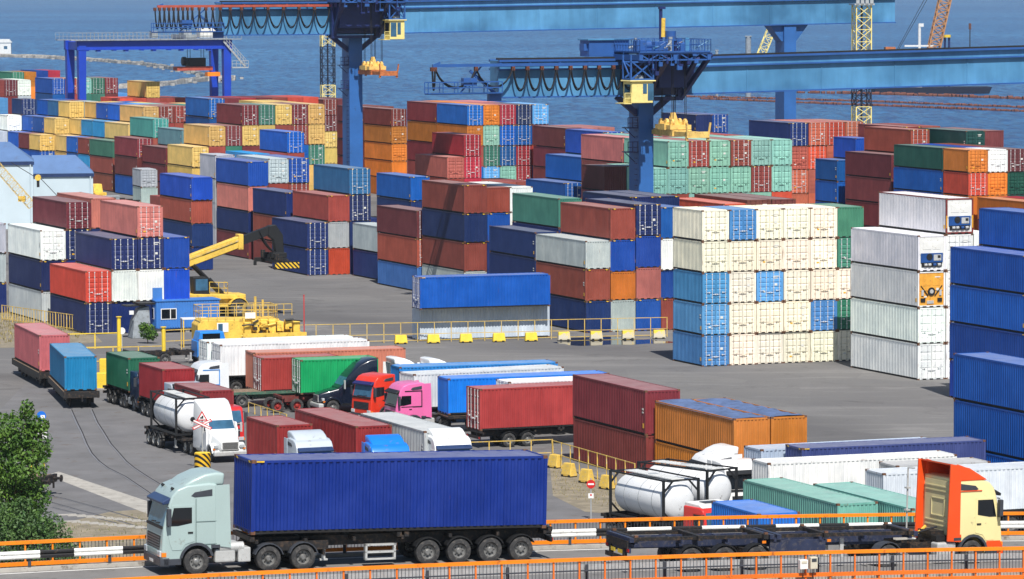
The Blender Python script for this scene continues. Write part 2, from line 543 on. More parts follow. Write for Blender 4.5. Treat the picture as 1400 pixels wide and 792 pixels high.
def shell_mb(L, H, reefer=False, opentop=False, lite=False):
    mb = MB()
    y0, y1, z0, z1 = -L / 2 + .10, L / 2 - .10, .15, H - .11
    pitch = 0.278 if not reefer else 0.5
    dep = 0.046 if not reefer else 0.012
    nn = int((y1 - y0) / pitch)
    pit = (y1 - y0) / nn
    for sx in (-1, 1):
        xo, xi = sx * (W / 2 - .008), sx * (W / 2 - .008 - dep)
        prof = []
        for k in range(nn):
            a = y0 + k * pit
            prof += [(a, xi), (a + pit * .32, xi), (a + pit * .49, xo), (a + pit * .83, xo)]
        prof.append((y1, xi))
        vs = [(x, y, z0) for y, x in prof] + [(x, y, z1) for y, x in prof]
        m = len(prof)
        fs = [(i, i + 1, m + i + 1, m + i) if sx > 0 else (i + 1, i, m + i, m + i + 1) for i in range(m - 1)]
        mb.add(vs, fs, 0)
    # back end and floor
    mb.box(-W / 2 + .06, W / 2 - .06, L / 2 - .07, L / 2 - .04, .15, H - .1, 0)
    mb.add([(-W / 2 + .06, -L / 2 + .12, .13), (W / 2 - .06, -L / 2 + .12, .13), (W / 2 - .06, L / 2 - .1, .13), (-W / 2 + .06, L / 2 - .1, .13)], [(3, 2, 1, 0)], 2)
    # roof with low transverse ridges
    zr = H - .028
    if not opentop:
        k = int((y1 - y0) / .5)
        pr = []
        for i in range(k):
            a = y0 + (y1 - y0) * i / k
            w = (y1 - y0) / k
            pr += [(a, zr - .014), (a + .12 * w, zr), (a + .62 * w, zr), (a + .74 * w, zr - .014)]
        pr.append((y1, zr - .014))
        m = len(pr)
        mb.add([(-W / 2 + .05, y, z) for y, z in pr] + [(W / 2 - .05, y, z) for y, z in pr], [(i, m + i, m + i + 1, i + 1) for i in range(m - 1)], 1)
    return mb

def frame_mb(L, H):
    mb = MB()
    hw, hl = W / 2, L / 2
    for sx in (-1, 1):
        for sy in (-1, 1):
            x0, x1 = sorted((sx * hw, sx * (hw - .12)))
            a, b = sorted((sy * hl, sy * (hl - .13)))
            mb.box(x0, x1, a, b, .118, H - .118, 0)
            for z0, z1 in ((0, .118), (H - .118, H)):
                x0, x1 = sorted((sx * (hw + .003), sx * (hw - .165)))
                a2, b2 = sorted((sy * (hl + .003), sy * (hl - .178)))
                mb.box(x0, x1, a2, b2, z0, z1, 1)
        x0, x1 = sorted((sx * (hw - .004), sx * (hw - .07)))
        mb.box(x0, x1, -hl + .178, hl - .178, H - .11, H - .016, 0)
        x0, x1 = sorted((sx * (hw - .05), sx * (hw - .10)))
        mb.box(x0, x1, -hl + .178, hl - .178, .03, .15, 2)  # dark rail: shade of the gap between tiers put into the colour
        if L < 8:
            for c in (-1.0, 1.0):
                x0, x1 = sorted((sx * (hw - .01), sx * (hw - .06)))
                mb.box(x0, x1, c - .2, c + .2, .02, .13, 2)
    for sy in (-1, 1):
        a, b = sorted((sy * (hl - .005), sy * (hl - .11)))
        mb.box(-hw + .165, hw - .165, a, b, H - .13, H - .02, 0)
        mb.box(-hw + .165, hw - .165, a, b, .03, .17, 0)
        for c in (-.62, 0, .62):
            a2, b2 = sorted((sy * (hl + .0005), sy * (hl - .03)))
            mb.box(c - .17, c + .17, a2, b2, .028, .11, 2)
    return mb

def endwall_mb(L, H):
    mb = MB()
    x0, x1, z0, z1 = -W / 2 + .118, W / 2 - .118, .165, H - .125
    nn = 9
    pit = (x1 - x0) / nn
    prof = []
    yo, yi = -L / 2 + .012, -L / 2 + .055
    for k in range(nn):
        a = x0 + k * pit
        prof += [(a, yo), (a + pit * .33, yo), (a + pit * .5, yi), (a + pit * .83, yi)]
    prof.append((x1, yo))
    m = len(prof)
    mb.add([(x, y, z0) for x, y in prof] + [(x, y, z1) for x, y in prof], [(i, i + 1, m + i + 1, m + i) for i in range(m - 1)], 0)
    mb.box(x0, x1, -L / 2 + .07, -L / 2 + .08, z0, z1, 0)
    return mb

def door_mb(L, H, sx, panel=False):
    """one door leaf, pressed horizontal bands"""
    mb = MB()
    x0, x1 = (-W / 2 + .125, -.012) if sx < 0 else (.012, W / 2 - .125)
    z0, z1 = .175, H - .14
    yo, yi, yb = -L / 2 + .022, -L / 2 + .056, -L / 2 + .075
    h = z1 - z0
    cuts = [0.0]
    bands = ((.10, .13), (.27, .30), (.44, .47), (.61, .64), (.78, .81)) if not panel else ((.28, .31), (.52, .55), (.76, .79))
    prof = [(yo, z0)]
    for a, b in bands:
        prof += [(yo, z0 + (a - .02) * h), (yi, z0 + a * h), (yi, z0 + b * h), (yo, z0 + (b + .02) * h)]
    prof.append((yo, z1))
    m = len(prof)
    xa, xb = x0 + .10, x1 - .07
    mb.add([(xa, y, z) for y, z in prof] + [(xb, y, z) for y, z in prof], [(i, m + i, m + i + 1, i + 1) for i in range(m - 1)], 0)
    for a, b in ((x0, xa), (xb, x1)):
        mb.box(a, b, yo - .008, yb, z0, z1, 0)
    mb.box(x0, x1, yi + .004, yb + .004, z0, z1, 0)
    # dark door gasket round the leaf
    mb.box(x0 - .008, x0 + .006, yo - .004, yb, z0, z1, 1)
    mb.box(x1 - .006, x1 + .008, yo - .004, yb, z0, z1, 1)
    mb.box(x0, x1, yo - .004, yb, z1, z1 + .018, 1)
    mb.box(x0, x1, yo - .004, yb, z0 - .018, z0, 1)
    return mb

def rods_mb(L, H, sx):
    mb = MB()
    y = -L / 2 - .012
    for c in (.34, .86):
        x = sx * c
        mb.cyl((x, y, .10), (x, y, H - .07), .024, n=6)
        for z in (.14, .55, 1.2, H - .55, H - .12):
            mb.box(x - .05, x + .05, y - .012, y + .05, z - .03, z + .03)
        mb.bar((x, y - .03, .95 - (0.16 if c < .5 else 0)), (x - sx * .26, y - .03, .95 - (0.16 if c < .5 else 0)), .035)
        mb.box(x - sx * .26 - .05, x - sx * .26 + .05, y - .05, y + .03, .9 - (0.16 if c < .5 else 0), 1.0 - (0.16 if c < .5 else 0))
    return mb

def marks_mb(L, H):
    mb = MB()
    for sx in (-1, 1):
        for sy in (-1,):
            a, b = sorted((sx * (W / 2 - .18), sx * (W / 2 - .52)))
            mb.box(a, b, -L / 2 - .006, -L / 2 + .02, H - .115, H - .035, 0)
            a, b = sorted((sx * (W / 2 + .004), sx * (W / 2 - .02)))
            mb.box(a, b, -L / 2 + .19, -L / 2 + .5, H - .105, H - .03, 0)
    return mb

MAT['placard_white'] = M('placard_white', (220, 220, 214), .5, var=.1)
MAT['placard_yellow'] = M('placard_yellow', (232, 178, 50), .5, var=.1)
def placard_mb(L, H, k, doors):
    rs = random.Random(k * 7 + int(doors))
    mb = MB()
    x = -W / 2 - .004
    y = -L / 2
    mb.box(x, x + .02, y + .25, y + .45, .45, .75, 1)
    if k % 2:
        mb.box(x, x + .02, y + .3, y + .55, 1.6, 1.72, 0)
        mb.box(x, x + .02, y + .3, y + .55, 1.4, 1.5, 0)
    if doors:
        c = rs.choice((.55, .6, .65))
        mb.box(c - .12, c + .12, y + .005, y + .02, 1.35, 1.55, 0)
        mb.box(-c - .1, -c + .12, y + .005, y + .02, .5 + .1 * k, .62 + .1 * k, 0 if k % 2 else 1)
        if k > 1:
            mb.box(.3, .8, y + .005, y + .02, H - .5, H - .42, 0)
            mb.box(.3, .7, y + .005, y + .02, H - .65, H - .58, 0)
    return mb

def cmesh(kind, L, H, extra=None):
    key = (kind, L, H, extra)
    if key not in _MC:
        if kind == 'shell':
            me = shell_mb(L, H, extra == 'reefer', extra == 'open').mesh('container_shell', ['paint', 'paint_roof', 'gasket'])
        elif kind == 'frame':
            me = frame_mb(L, H).mesh('container_frame', ['paint_frame', 'castings', 'gasket'])
        elif kind == 'end':
            me = endwall_mb(L, H).mesh('container_end_wall', ['paint'])
        elif kind == 'door':
            me = door_mb(L, H, *extra).mesh('container_door', ['paint', 'gasket'])
        elif kind == 'rods':
            me = rods_mb(L, H, extra).mesh('container_locking_rods', ['paint'])
        elif kind == 'placard':
            me = placard_mb(L, H, *extra).mesh('container_placard', ['placard_white', 'placard_yellow'])
        elif kind == 'marks':
            me = marks_mb(L, H).mesh('container_height_mark', ['hazard'])
        _MC[key] = me
    return _MC[key]

def jitter(code):
    c = PAL[code]
    k = rnd.uniform(.97, 1.05) if code in 'ew' else (rnd.uniform(.88, 1.02) if code in 'qyt' else rnd.uniform(.78, 1.0))
    g = sum(c) / 3
    d = rnd.uniform(0, .14) if code not in 'ew12' else 0
    return tuple(max(0, min(255, (v + (g - v) * d) * k + rnd.uniform(-5, 5))) for v in c)

LIGHT_RODS = set('nbdlsckmfpwiqguarx')
def container_parts(root, code, L, H, doors, col=None, special=None, rods=True, rusty=None):
    cc = code.lower()
    c = jitter(cc) if col is None else col
    ru = RUSTY.get(cc, rnd.uniform(.12, .34)) if rusty is None else rusty
    colr = (lin(c[0]), lin(c[1]), lin(c[2]), ru)
    link('shell', cmesh('shell', L, H, 'reefer' if special and special[0] == 'R' else ('open' if special == 'open' else None)), root, color=colr)
    fr = colr if special != 'R3' else (lin(120), lin(44), lin(44), .1)
    link('frame', cmesh('frame', L, H), root, color=fr)
    if special and special[0] == 'R':
        reefer_unit(root, L, H, special)
    elif doors:
        pan = cc in 'ewytv'
        if cc in LIGHT_RODS and (cc not in 'q' or rnd.random() < .5):
            rc = (.62, .64, .66, .12)
        else:
            rc = tuple(v * (.55 if cc in 'eyt' else .7) for v in colr[:3]) + (.2,)
        for sx in (-1, 1):
            d = link('door', cmesh('door', L, H, (sx, pan)), root, color=colr)
            if rods:
                link('locking_rods', cmesh('rods', L, H, sx), d, color=rc)
    else:
        link('end_wall', cmesh('end', L, H), root, color=colr)
    if rods and rnd.random() < .55:
        pl = link('placard', cmesh('placard', L, H, (rnd.randrange(4), doors)), root)
        pl['kind'] = 'stuff'
    if H > 2.8 and cc in 'nbdlrs12':
        hm = link('height_mark', cmesh('marks', L, H), root)
        hm['kind'] = 'stuff'

def reefer_unit(root, L, H, kind):
    y = -L / 2
    mb = MB()
    mb.box(-W / 2 + .12, W / 2 - .12, y + .06, y + .12, .17, H - .13, 0)
    main = {'R1': 'white', 'R2': 'reefer_yellow', 'R3': 'white'}[kind]
    mat_color('reefer_yellow', (236, 168, 62), rough=.5, var=.2, dirt=.15)
    mat_color('reefer_blue', (24, 74, 140), rough=.5, var=.2)
    mb.box(-W / 2 + .16, W / 2 - .16, y + .02, y + .06, 1.35, H - .18, 0)
    mb.box(-.75, -.08, y + .0, y + .02, 1.75, 2.35, 0)
    mb.box(.08, .75, y + .0, y + .02, 1.75, 2.35, 0)
    link('end_wall', mb.mesh('reefer_end', [main]), root)
    mb = MB()
    if kind == 'R2':
        mb.cyl((0, y - .03, 1.28), (0, y + .06, 1.28), .33, n=16, mi=1)
        mb.cyl((0, y - .05, 1.28), (0, y - .02, 1.28), .17, n=12, mi=2)
        for sx in (-1, 1):
            mb.bar((sx * .3, y + .0, .95), (sx * .95, y + .0, 1.75), .06, .06, 1)
            mb.box(*sorted((sx * .55, sx * .95)), y - .01, y + .05, .45, .75, 1)
            mb.box(*sorted((sx * .7, sx * .9)), y - .02, y + .05, .95, 1.4, 2)
        mb.box(-.4, .2, y - .01, y + .05, .3, .55, 2)
        ms = ['castings', 'black', 'alu']
    else:
        zb = .35
        mb.box(-.98, .98, y - .02, y + .06, zb + .35, zb + 1.1, 0)
        mb.cyl((-.22, y - .05, zb + .8), (-.22, y - .01, zb + .8), .27, n=14, mi=1)
        mb.box(.15, .82, y - .05, y - .015, zb + .5, zb + .98, 2)
        mb.box(.5, .76, y - .06, y - .045, zb + .7, zb + .92, 1)
        mb.box(-.9, .9, y + .0, y + .06, zb, zb + .34, 1)
        for c in (-.7, -.35, .1, .5):
            mb.cyl((c, y - .04, zb + .16), (c + .25, y - .04, zb + .18), .11, n=8, mi=2 if c != .1 else 0)
        ms = ['reefer_blue', 'black', 'alu']
    link('cooling_unit', mb.mesh('reefer_cooling_unit', ms), root)
    if kind == 'R3':
        mb = MB()
        for sx in (-1, 1):
            mb.box(*sorted((sx * (W / 2 - .02), sx * (W / 2 - .1))), y - .012, y + .01, .5, 1.5, 0)
        link('reflector_strip', mb.mesh('reflector', [mat_color('reflector_amber', (240, 176, 40))]), root)

ORD = ['first', 'second', 'third', 'fourth', 'fifth', 'sixth', 'seventh', 'eighth', 'ninth', 'tenth']
CAND = []            # every stacked container: dict
class Block:
    """columns of containers; u runs along the door faces, v runs along the containers, away from the camera"""
    def __init__(s, desc, px, py, cols, H=HC, L=L40, th=21.5, ac=None, anchor='FL', origin=None, pitch=2.49, single=False):
        s.H, s.L, s.th, s.desc, s.pitch = H, L, th, desc, pitch
        t = R(th)
        s.u, s.v = Vector((math.cos(t), math.sin(t), 0)), Vector((-math.sin(t), math.cos(t), 0))
        s.cols = {k: [s.tok(x) for x in v.split()] for k, v in cols.items()}
        if origin is None:
            ac = 0 if ac is None else ac
            zt = sum(h for _, h in s.cols[ac])
            P = at(px, py, zt)
            P.z = 0
            if anchor == 'BL':
                P = P - s.v * L
            s.o = P - s.u * (pitch * ac)
        else:
            s.o = origin
        ks = sorted(s.cols)
        for k in ks:
            z = 0
            n = len(s.cols[k])
            for i, (code, h) in enumerate(s.cols[k]):
                CAND.append(dict(P=s.o + s.u * (pitch * k), u=s.u, v=s.v, th=t, z=z, L=L, H=h, code=code, i=i, n=n,
                                 ci=ks.index(k), nc=len(ks), desc=desc))
                z += h + .012
    def tok(s, x):
        h = s.H
        if x[-1] == '+':
            h, x = HC, x[:-1]
        elif x[-1] == '-':
            h, x = S, x[:-1]
        return (x, h)
    def row(s, desc, dv, cols, L=None, du=0.0, H=None):
        return Block(desc, 0, 0, cols, H or s.H, L or s.L, s.th, origin=s.o + s.v * dv + s.u * du, pitch=s.pitch)

# --- right of the middle
b1 = Block('the cream and light-blue stack', 960, 288.6, {0: 'L L L E E', 1: 'E E E E L', 2: 'E E L E E', 3: 'E E E E E', 4: 'E L E E E', 5: 'E G E G g'}, S, L20)
b2 = Block('the white refrigerated stack', 1255.8, 322.7, {0: 'W W R2 R1', 1: 'W W W W R3', 2: 'w w w w'})
b3 = Block('the tall blue stack at right', 1299, 337.7, {0: '2 2 1 1', 1: '2 2 1 1 1'}, anchor='BL')
bC = Block('the near blue stack at right', 1303.6, 483.4, {0: '1 1 1', 1: '1 1'}, anchor='BL')
b4 = Block('the mixed stack left of cream', 800.8, 330, {0: 'n+ r+ q-', 1: 'q+ o- d+ r+', 2: 'd+ p+ d+ N+', 3: 'r+ d- w+ b+'})
b4.row('the row behind the mixed stack', 12.6, {4: 'r r n n', 5: 'n n n n'})
b5 = Block('the red-topped stack at centre', 634.2, 253.5, {0: 'q r n r', 1: 'n n b r-', 2: 'w w w w-'})
b6 = Block('the navy and green stack', 731, 318, {0: 'n n n', 1: 'n n+ n g+'}, S)
b7 = Block('the maroon stack by open yard', 569.7, 288.6, {0: 'u- R+ M+'})
b8 = Block('the stack behind the stacker spreader', 419.4, 304.7, {0: 'N N', 1: 'f q r', 2: 'n n N S'})
b9 = Block('the grey-topped pair at centre left', 482.5, 304.5, {0: 'n q'}, anchor='BL')
b10 = Block('the navy-topped stack beyond the boom', 391.6, 263.6, {0: 'r- r+ n+'})
b11 = Block('the salmon and blue stack', 339, 221.7, {0: 'm+ n- p+ d+', 1: 'r r R Q', 2: 'r r R D'})
b11.row('the row behind salmon and blue', 12.6, {0: 'q q q q'}, L20)
b12 = Block('the blue-topped stack above the boom', 261.4, 243, {0: 'n n r d'}, S)
b13 = Block('the near left stack', 116.6, 371.3, {0: 'N F', 1: 'n w N', 2: 'n w N P', 3: 'd d d'})
b13b = b13.row('the second row at near left', 15.4, {0: 'q n W', 1: 'n n N M-', 2: 'n n n p'})
b13b.row('the third row at near left', 12.7, {-1: 'n q q'})
# --- far left staircase of tan and blue
bF = Block('the tan front row, far left', 196, 146.5, {-2: 'r r g', -1: 'y y y y', 0: 'y y y y Y', 1: 'r r r r R', 2: 'r r r r R', 3: 'y g g g G', 4: 'y y y y Y'}, S, L40, 22.5)
fr = 'far left row'
bF.row('the second ' + fr, 12.5, {-2: 'b c R', -1: 'y c c C', 0: 'y y b b B', 1: 'r r l l l', 2: 'r r r r t', 3: 'r r y y r', 4: 'r r y y y'}, L20)
bF.row('the third ' + fr, 18.8, {-2: 'b b B', -1: 'y y y C', 0: 'y y y y B', 1: 'r r r r b', 2: 'r r y y y', 3: 'r r r r R'}, L20)
bF.row('the fourth ' + fr, 25.1, {-2: 'y y y', -1: 'y y y y', 0: 'y y y y y', 1: 'r r r r y', 2: 'r r r b b'}, L20)
bF.row('the fifth ' + fr, 31.4, {-3: 'y B Y', -2: 'y y y Y', -1: 'y y y y Y', 0: 'r r r r q'}, L20)
bF.row('the sixth ' + fr, 37.7, {-3: 'b b m', -2: 'b b b b', -1: 'b b b b s', 0: 'r r r r r'}, L20)
bF.row('the seventh ' + fr, 44.0, {-3: 'b b b', -2: 'b b b b', -1: 'b b b b b', 0: 'r r r r b'}, L20)
bF.row('the eighth ' + fr, 50.3, {-4: 'd d q', -3: 'q q q W', -2: 'b b b b N'}, L20)
bF.row('the ninth ' + fr, 58.5, {-4: 'd d d', -3: 'b b b b L', -4.2: 'b b b b D'} if False else {-4: 'd d d D', -3: 'b b b b L'}, L20)
Block('the tan-topped far stack', 200.4, 112.2, {-2: 'f f f f', -1: 'r r f f', 0: 'r r r R Y', 1: 'r r r R', 2: 'b b r R'})
Block('the row under the blue gantry', 71.6, 108, {0: 'b b b b D', 1: 'r r r r R', 2: 'g g g g T', 3: 'g g g g G', 4: 'm m m m M', 5: 'b b b L'})
Block('the orange far left stack', 33, 99, {-1: 'g g g g G', 0: 'o o o o O'})
Block('the maroon pair at left edge', 6, 110, {-1: 'm m m m M', 0: 'm m m m M', 1: 'q q q q W'})
Block('the rearmost stack at far left', 66, 97, {-1: 'd d d d D', 0: 'k k k k K'})
# --- the long wall of doors, left of the first crane
bG = Block('the tall door wall at left', 331, 144.5, {-3: 'y y Y', -2: 'r r R Y', -1: 'r r G M', 0: 'r r M Y M', 1: 'r r r Y G', 2: 'r r r R Y', 3: 'm b B R M', 4: 'y y G Y Y'})
bG.row('the row behind that wall', 12.6, {3: 'y y y y y', 4: 'y y y y y'})
Block('the red row before the sea', 329, 134.8, {-2: 'b b b b B', -1: 'm m m m m', 0: 'k k k k K', 1: 'm m m m M', 2: 'r r r r r', 3: 'f f f f f', 4: 'f f f f f'})
Block('the stack beside the crane column', 442, 136.5, {0: 'y y Y M M', 1: 'm m m m m'}, S)
Block('the stack before the door wall', 392.7, 181, {-2: 'c c c', -1: 'r r R', 0: 'r r R B'})
Block('the turquoise stack', 209, 163.2, {-1: 'b m M', 0: 'r r r A'})
Block('the maroon and slate stack', 226.3, 202.4, {0: 'm m m', 1: 'm m m v'}, S)
# --- centre, beyond the first crane
bM = Block('the orange stack at centre', 535, 149.9, {0: 'o o O O M'}, S)
bM.row('the row behind the orange stack', 12.6, {0: 'm m m m m', 1: 'r r r r r'})
bN = Block('the coloured door wall at centre', 638.5, 144.6, {0: 'b b r O B', 1: 'b L G T O', 2: 'b T B B K', 3: 'k K K B N', 4: 'b b F M L'})
bN.row('the row behind the coloured wall', 12.6, {0: 'r r m o m', 1: 'o o o o o', 2: 'p p p p p', 3: 'p p p p p', 4: 'b b b b b'})
Block('the crimson stack', 634.5, 185, {0: 'r r J', 1: 'r k K K', 2: 'r- r-', 3: 'r- R-', 4: 'r- R-'}, ac=1)
Block('the blue stack behind maroon', 561.6, 242, {0: 'n n b'})
Block('the three blue steps at centre', 826.8, 181.2, {-2: 'b b B', -1: 'b b b B', 0: 'b b b c D'})
Block('the pair left of crane column', 826, 224.5, {-1: 'm m m m m', 0: 'r r r r t'}, S, L20, anchor='BL')
Block('the maroon row before the water', 773, 175.6, {0: 'm m m m', 1: 'p p p p', 2: 'p p p p'})
# --- teal wall and what is right of it
bT = Block('the pale teal wall', 913.5, 194, {-1: 't t t T', 0: 't t r T T', 1: 't t T T R', 2: 't t T T T', 3: 't t T T R', 4: 't t T R T', 5: 't t F T T'})
bT.row('the row behind the teal wall', 12.6, {0: 'r r r r p', 1: 't t t t t', 2: 'r r r r r', 3: 't t t t t', 4: 't t t t t', 5: 'r r r r r'})
Block('the blue stack behind the spreader', 973.7, 157.2, {-1: 'n n n n n', 0: 'b b b b D'}, S)
Block('the rusty orange door wall', 1080.6, 168.6, {0: 'i i I J N', 1: 'i i J F I', 2: 'i i I I F', 3: 'i i i I I'})
Block('the blue pair at right', 1114.6, 217, {0: 'b b b b', 1: 'b b b b d'}, S, L20, anchor='BL')
Block('the maroon stack at right', 1218.5, 212.3, {0: 'm m M M', 1: 'r r r r R'})
bY = Block('the dark green stack at back right', 1320.8, 179.8, {0: 'h h h h H', 1: 'm m m m m'})
bY.row('the row behind dark green', 16.0, {0: 'r r r r r', 1: 'r r r r r'})
bZ = Block('the orange front row, far right', 1324, 205.7, {0: 'o o o F O', 1: 'o o o O W', 2: 'h h h H M'}, S, L20)
bZ.row('the second row at far right', 6.3, {0: 'b b b b h', 1: 'b b b b d', 2: 'r r r r r'}, L40)
Block('the low orange stack at right', 1336.7, 269.8, {0: 'r r o', 1: 'r r k'}, S, anchor='BL')
bO = Block('the brown stack behind cream', 1022, 274, {-1: 'f f f f-', 0: 'z z z Z', 1: 'r r r Z'})
# --- odd ones among the junk at left
Block('the grey pair beyond the blue sheds', 192.4, 232, {0: 'q Q'}, S, L20, 16.5)
Block('the low row beyond the blue sheds', 240, 272.5, {0: 'r'}, S, L40)
# --- in front of the fence and among the lorries
b_red = Block('the maroon pair beside the lorries', 882, 534.5, {0: 'm m'})
b_or = Block('the tarpaulin-topped orange stack', 1003.8, 572.9, {0: 'o oT', 1: 'o oT'}, S)

def uroot(c, name='shipping_container', label=None, group='shipping containers stacked in the yard'):
    ctr = c['P'] + c['u'] * (W / 2) + c['v'] * (c['L'] / 2) + c['v'] * rnd.uniform(-.07, .07) + c['u'] * rnd.uniform(-.018, .018)
    return thing(name, label, 'shipping container', (ctr.x, ctr.y, c['z']), c['th'] + R(rnd.uniform(-.18, .18)), group)

# what of the stacks the photograph shows: a small depth buffer over the containers
def visible_pixels(cands):
    GW, GH = 700, 396
    zb = np.full((GH, GW), 1e9)
    ib = np.full((GH, GW), -1, int)
    def quad(pts, k):
        p = np.array([proj(q) for q in pts])
        xs, ys, ds = p[:, 0] / 2, p[:, 1] / 2, p[:, 2]
        x0, x1 = max(0, int(xs.min())), min(GW - 1, int(xs.max()) + 1)
        y0, y1 = max(0, int(ys.min())), min(GH - 1, int(ys.max()) + 1)
        if x1 < x0 or y1 < y0:
            return
        gx, gy = np.meshgrid(np.arange(x0, x1 + 1) + .5, np.arange(y0, y1 + 1) + .5)
        ins = np.ones(gx.shape, bool)
        area = 0
        for i in range(4):
            j = (i + 1) % 4
            area += xs[i] * ys[j] - xs[j] * ys[i]
        sg = 1 if area > 0 else -1
        for i in range(4):
            j = (i + 1) % 4
            ins &= sg * ((xs[j] - xs[i]) * (gy - ys[i]) - (ys[j] - ys[i]) * (gx - xs[i])) >= 0
        A = np.c_[xs, ys, np.ones(4)]
        co = np.linalg.lstsq(A, ds, rcond=None)[0]
        d = co[0] * gx + co[1] * gy + co[2]
        sub = zb[y0:y1 + 1, x0:x1 + 1]
        su = ib[y0:y1 + 1, x0:x1 + 1]
        m = ins & (d < sub)
        sub[m] = d[m]
        su[m] = k
    for k, c in enumerate(cands):
        P, u, v, L, z, H = c['P'], c['u'] * W, c['v'] * c['L'], c['L'], c['z'], c['H']
        a = [P + Vector((0, 0, z)), P + u + Vector((0, 0, z)), P + u + v + Vector((0, 0, z)), P + v + Vector((0, 0, z))]
        b = [q + Vector((0, 0, H)) for q in a]
        quad([a[0], a[1], b[1], b[0]], k)
        quad([a[3], a[0], b[0], b[3]], k)
        quad([b[0], b[1], b[2], b[3]], k)
    return np.bincount(ib[ib >= 0].ravel(), minlength=len(cands)) * 4

VIS = visible_pixels(CAND)
order = sorted(range(len(CAND)), key=lambda k: -VIS[k])
SINGLE = set(k for k in order[:292] if VIS[k] >= 10)
for k, c in enumerate(CAND):
    c['vis'] = int(VIS[k])
seen_labels = {}
mass = []
for k, c in enumerate(CAND):
    code = c['code']
    if k not in SINGLE:
        mass.append(c)
        continue
    n, i = c['n'], c['i']
    if n == 1:
        tier = ''
    else:
        tier = {0: 'bottom', n - 1: 'top'}.get(i) or ('second from top' if i == n - 2 else ('second from bottom' if i == 1 else 'middle'))
    colw = '' if c['nc'] == 1 else ORD[c['ci']] + ' column of '
    sp = None
    if code[0] == 'R' and len(code) == 2:
        sp, code = code, 'W'
        cn = {'R1': 'white refrigerated', 'R2': 'yellow-fronted refrigerated', 'R3': 'maroon-framed refrigerated'}[sp]
    elif code == 'oT':
        sp, code, cn = 'open', 'o', 'orange open-top'
    else:
        cn = CNAME[code.lower()]
    lab = f"{cn} container, {tier + ', ' if tier else ''}{colw}{c['desc']}"
    if len(lab.split()) < 12 and code.isupper() and sp is None:
        lab = lab.replace(' container,', ' container with doors facing out,', 1)
    assert lab not in seen_labels, lab
    seen_labels[lab] = 1
    root = uroot(c, label=lab)
    container_parts(root, code, c['L'], c['H'], code.isupper(), special=sp, rods=c['vis'] > 130)
    if sp == 'open':
        mb = MB()
        ny = 22
        for a in range(ny):
            ya, yb = -c['L'] / 2 + .05 + (c['L'] - .1) * a / ny, -c['L'] / 2 + .05 + (c['L'] - .1) * (a + 1) / ny
            za = c['H'] + .03 + .05 * math.sin(a * 1.9) + .03 * math.sin(a * .7 + k)
            zb_ = c['H'] + .03 + .05 * math.sin((a + 1) * 1.9) + .03 * math.sin((a + 1) * .7 + k)
            mb.add([(-W / 2 - .02, ya, c['H'] - .10), (0, ya, za), (W / 2 + .02, ya, c['H'] - .10), (W / 2 + .02, yb, c['H'] - .10), (0, yb, zb_), (-W / 2 - .02, yb, c['H'] - .10),
                    (-W / 2 + .25, ya, za - .03), (W / 2 - .25, ya, za - .03), (W / 2 - .25, yb, zb_ - .03), (-W / 2 + .25, yb, zb_ - .03)],
                   [(0, 6, 9, 5), (6, 1, 4, 9), (1, 7, 8, 4), (7, 2, 3, 8)], 0)
        mb.build('tarpaulin', ['tarp'], root, smooth=True)

# the rest of the stacks (behind and below the ones above) as one mass of boxes
def build_mass(cl):
    V, F, C = [], [], []
    off = 0
    cache = {}
    for c in cl:
        code = c['code'][0] if c['code'] != 'oT' else 'o'
        code = 'W' if c['code'][0] == 'R' and len(c['code']) == 2 else code
        dr = code.isupper()
        key = (c['L'], c['H'], dr)
        if key not in cache:
            mb = MB()
            hw, hl, H = W / 2, c['L'] / 2, c['H']
            mb.box(-hw, hw, -hl, hl, .0, H, 0)
            if dr:
                for sx in (-1, 1):
                    for z in (.5, 1.0, 1.5, 2.0):
                        a, b = sorted((sx * .1, sx * 1.05))
                        mb.box(a, b, -hl - .02, -hl + .02, z, z + .3, 0)
            else:
                for q in range(8):
                    x = -hw + .2 + q * .27
                    mb.box(x, x + .13, -hl - .02, -hl + .02, .2, H - .15, 0)
            for q in range(int(c['L'] / .55)):
                y = -hl + .25 + q * .55
                mb.box(-hw - .02, -hw + .02, y, y + .25, .2, H - .15, 0)
            cache[key] = (np.array([tuple(p) for p in mb.v]), mb.f)
        v, f = cache[key]
        t = c['th']
        ctr = c['P'] + c['u'] * (W / 2) + c['v'] * (c['L'] / 2)
        rot = np.array([[math.cos(t), math.sin(t), 0], [-math.sin(t), math.cos(t), 0], [0, 0, 1]])
        V.append(v @ rot + np.array([ctr.x, ctr.y, c['z']]))
        F += [tuple(i + off for i in q) for q in f]
        col = jitter(code.lower())
        C += [(lin(col[0]), lin(col[1]), lin(col[2]), 1.0)] * len(f)
        off += len(v)
    me = bpy.data.meshes.new('stacked_containers')
    me.from_pydata(np.concatenate(V).tolist(), [], F)
    ca = me.color_attributes.new('Col', 'FLOAT_COLOR', 'CORNER')
    buf = []
    for p, c in zip(me.polygons, C):
        buf += list(c) * p.loop_total
    ca.data.foreach_set('color', buf)
    me.materials.append(MAT['paint_mass'])
    o = link('stacked_containers', me)
    o['kind'] = 'stuff'
    o['label'] = 'containers stacked behind and below the nearer ones'
    return o
build_mass(mass)

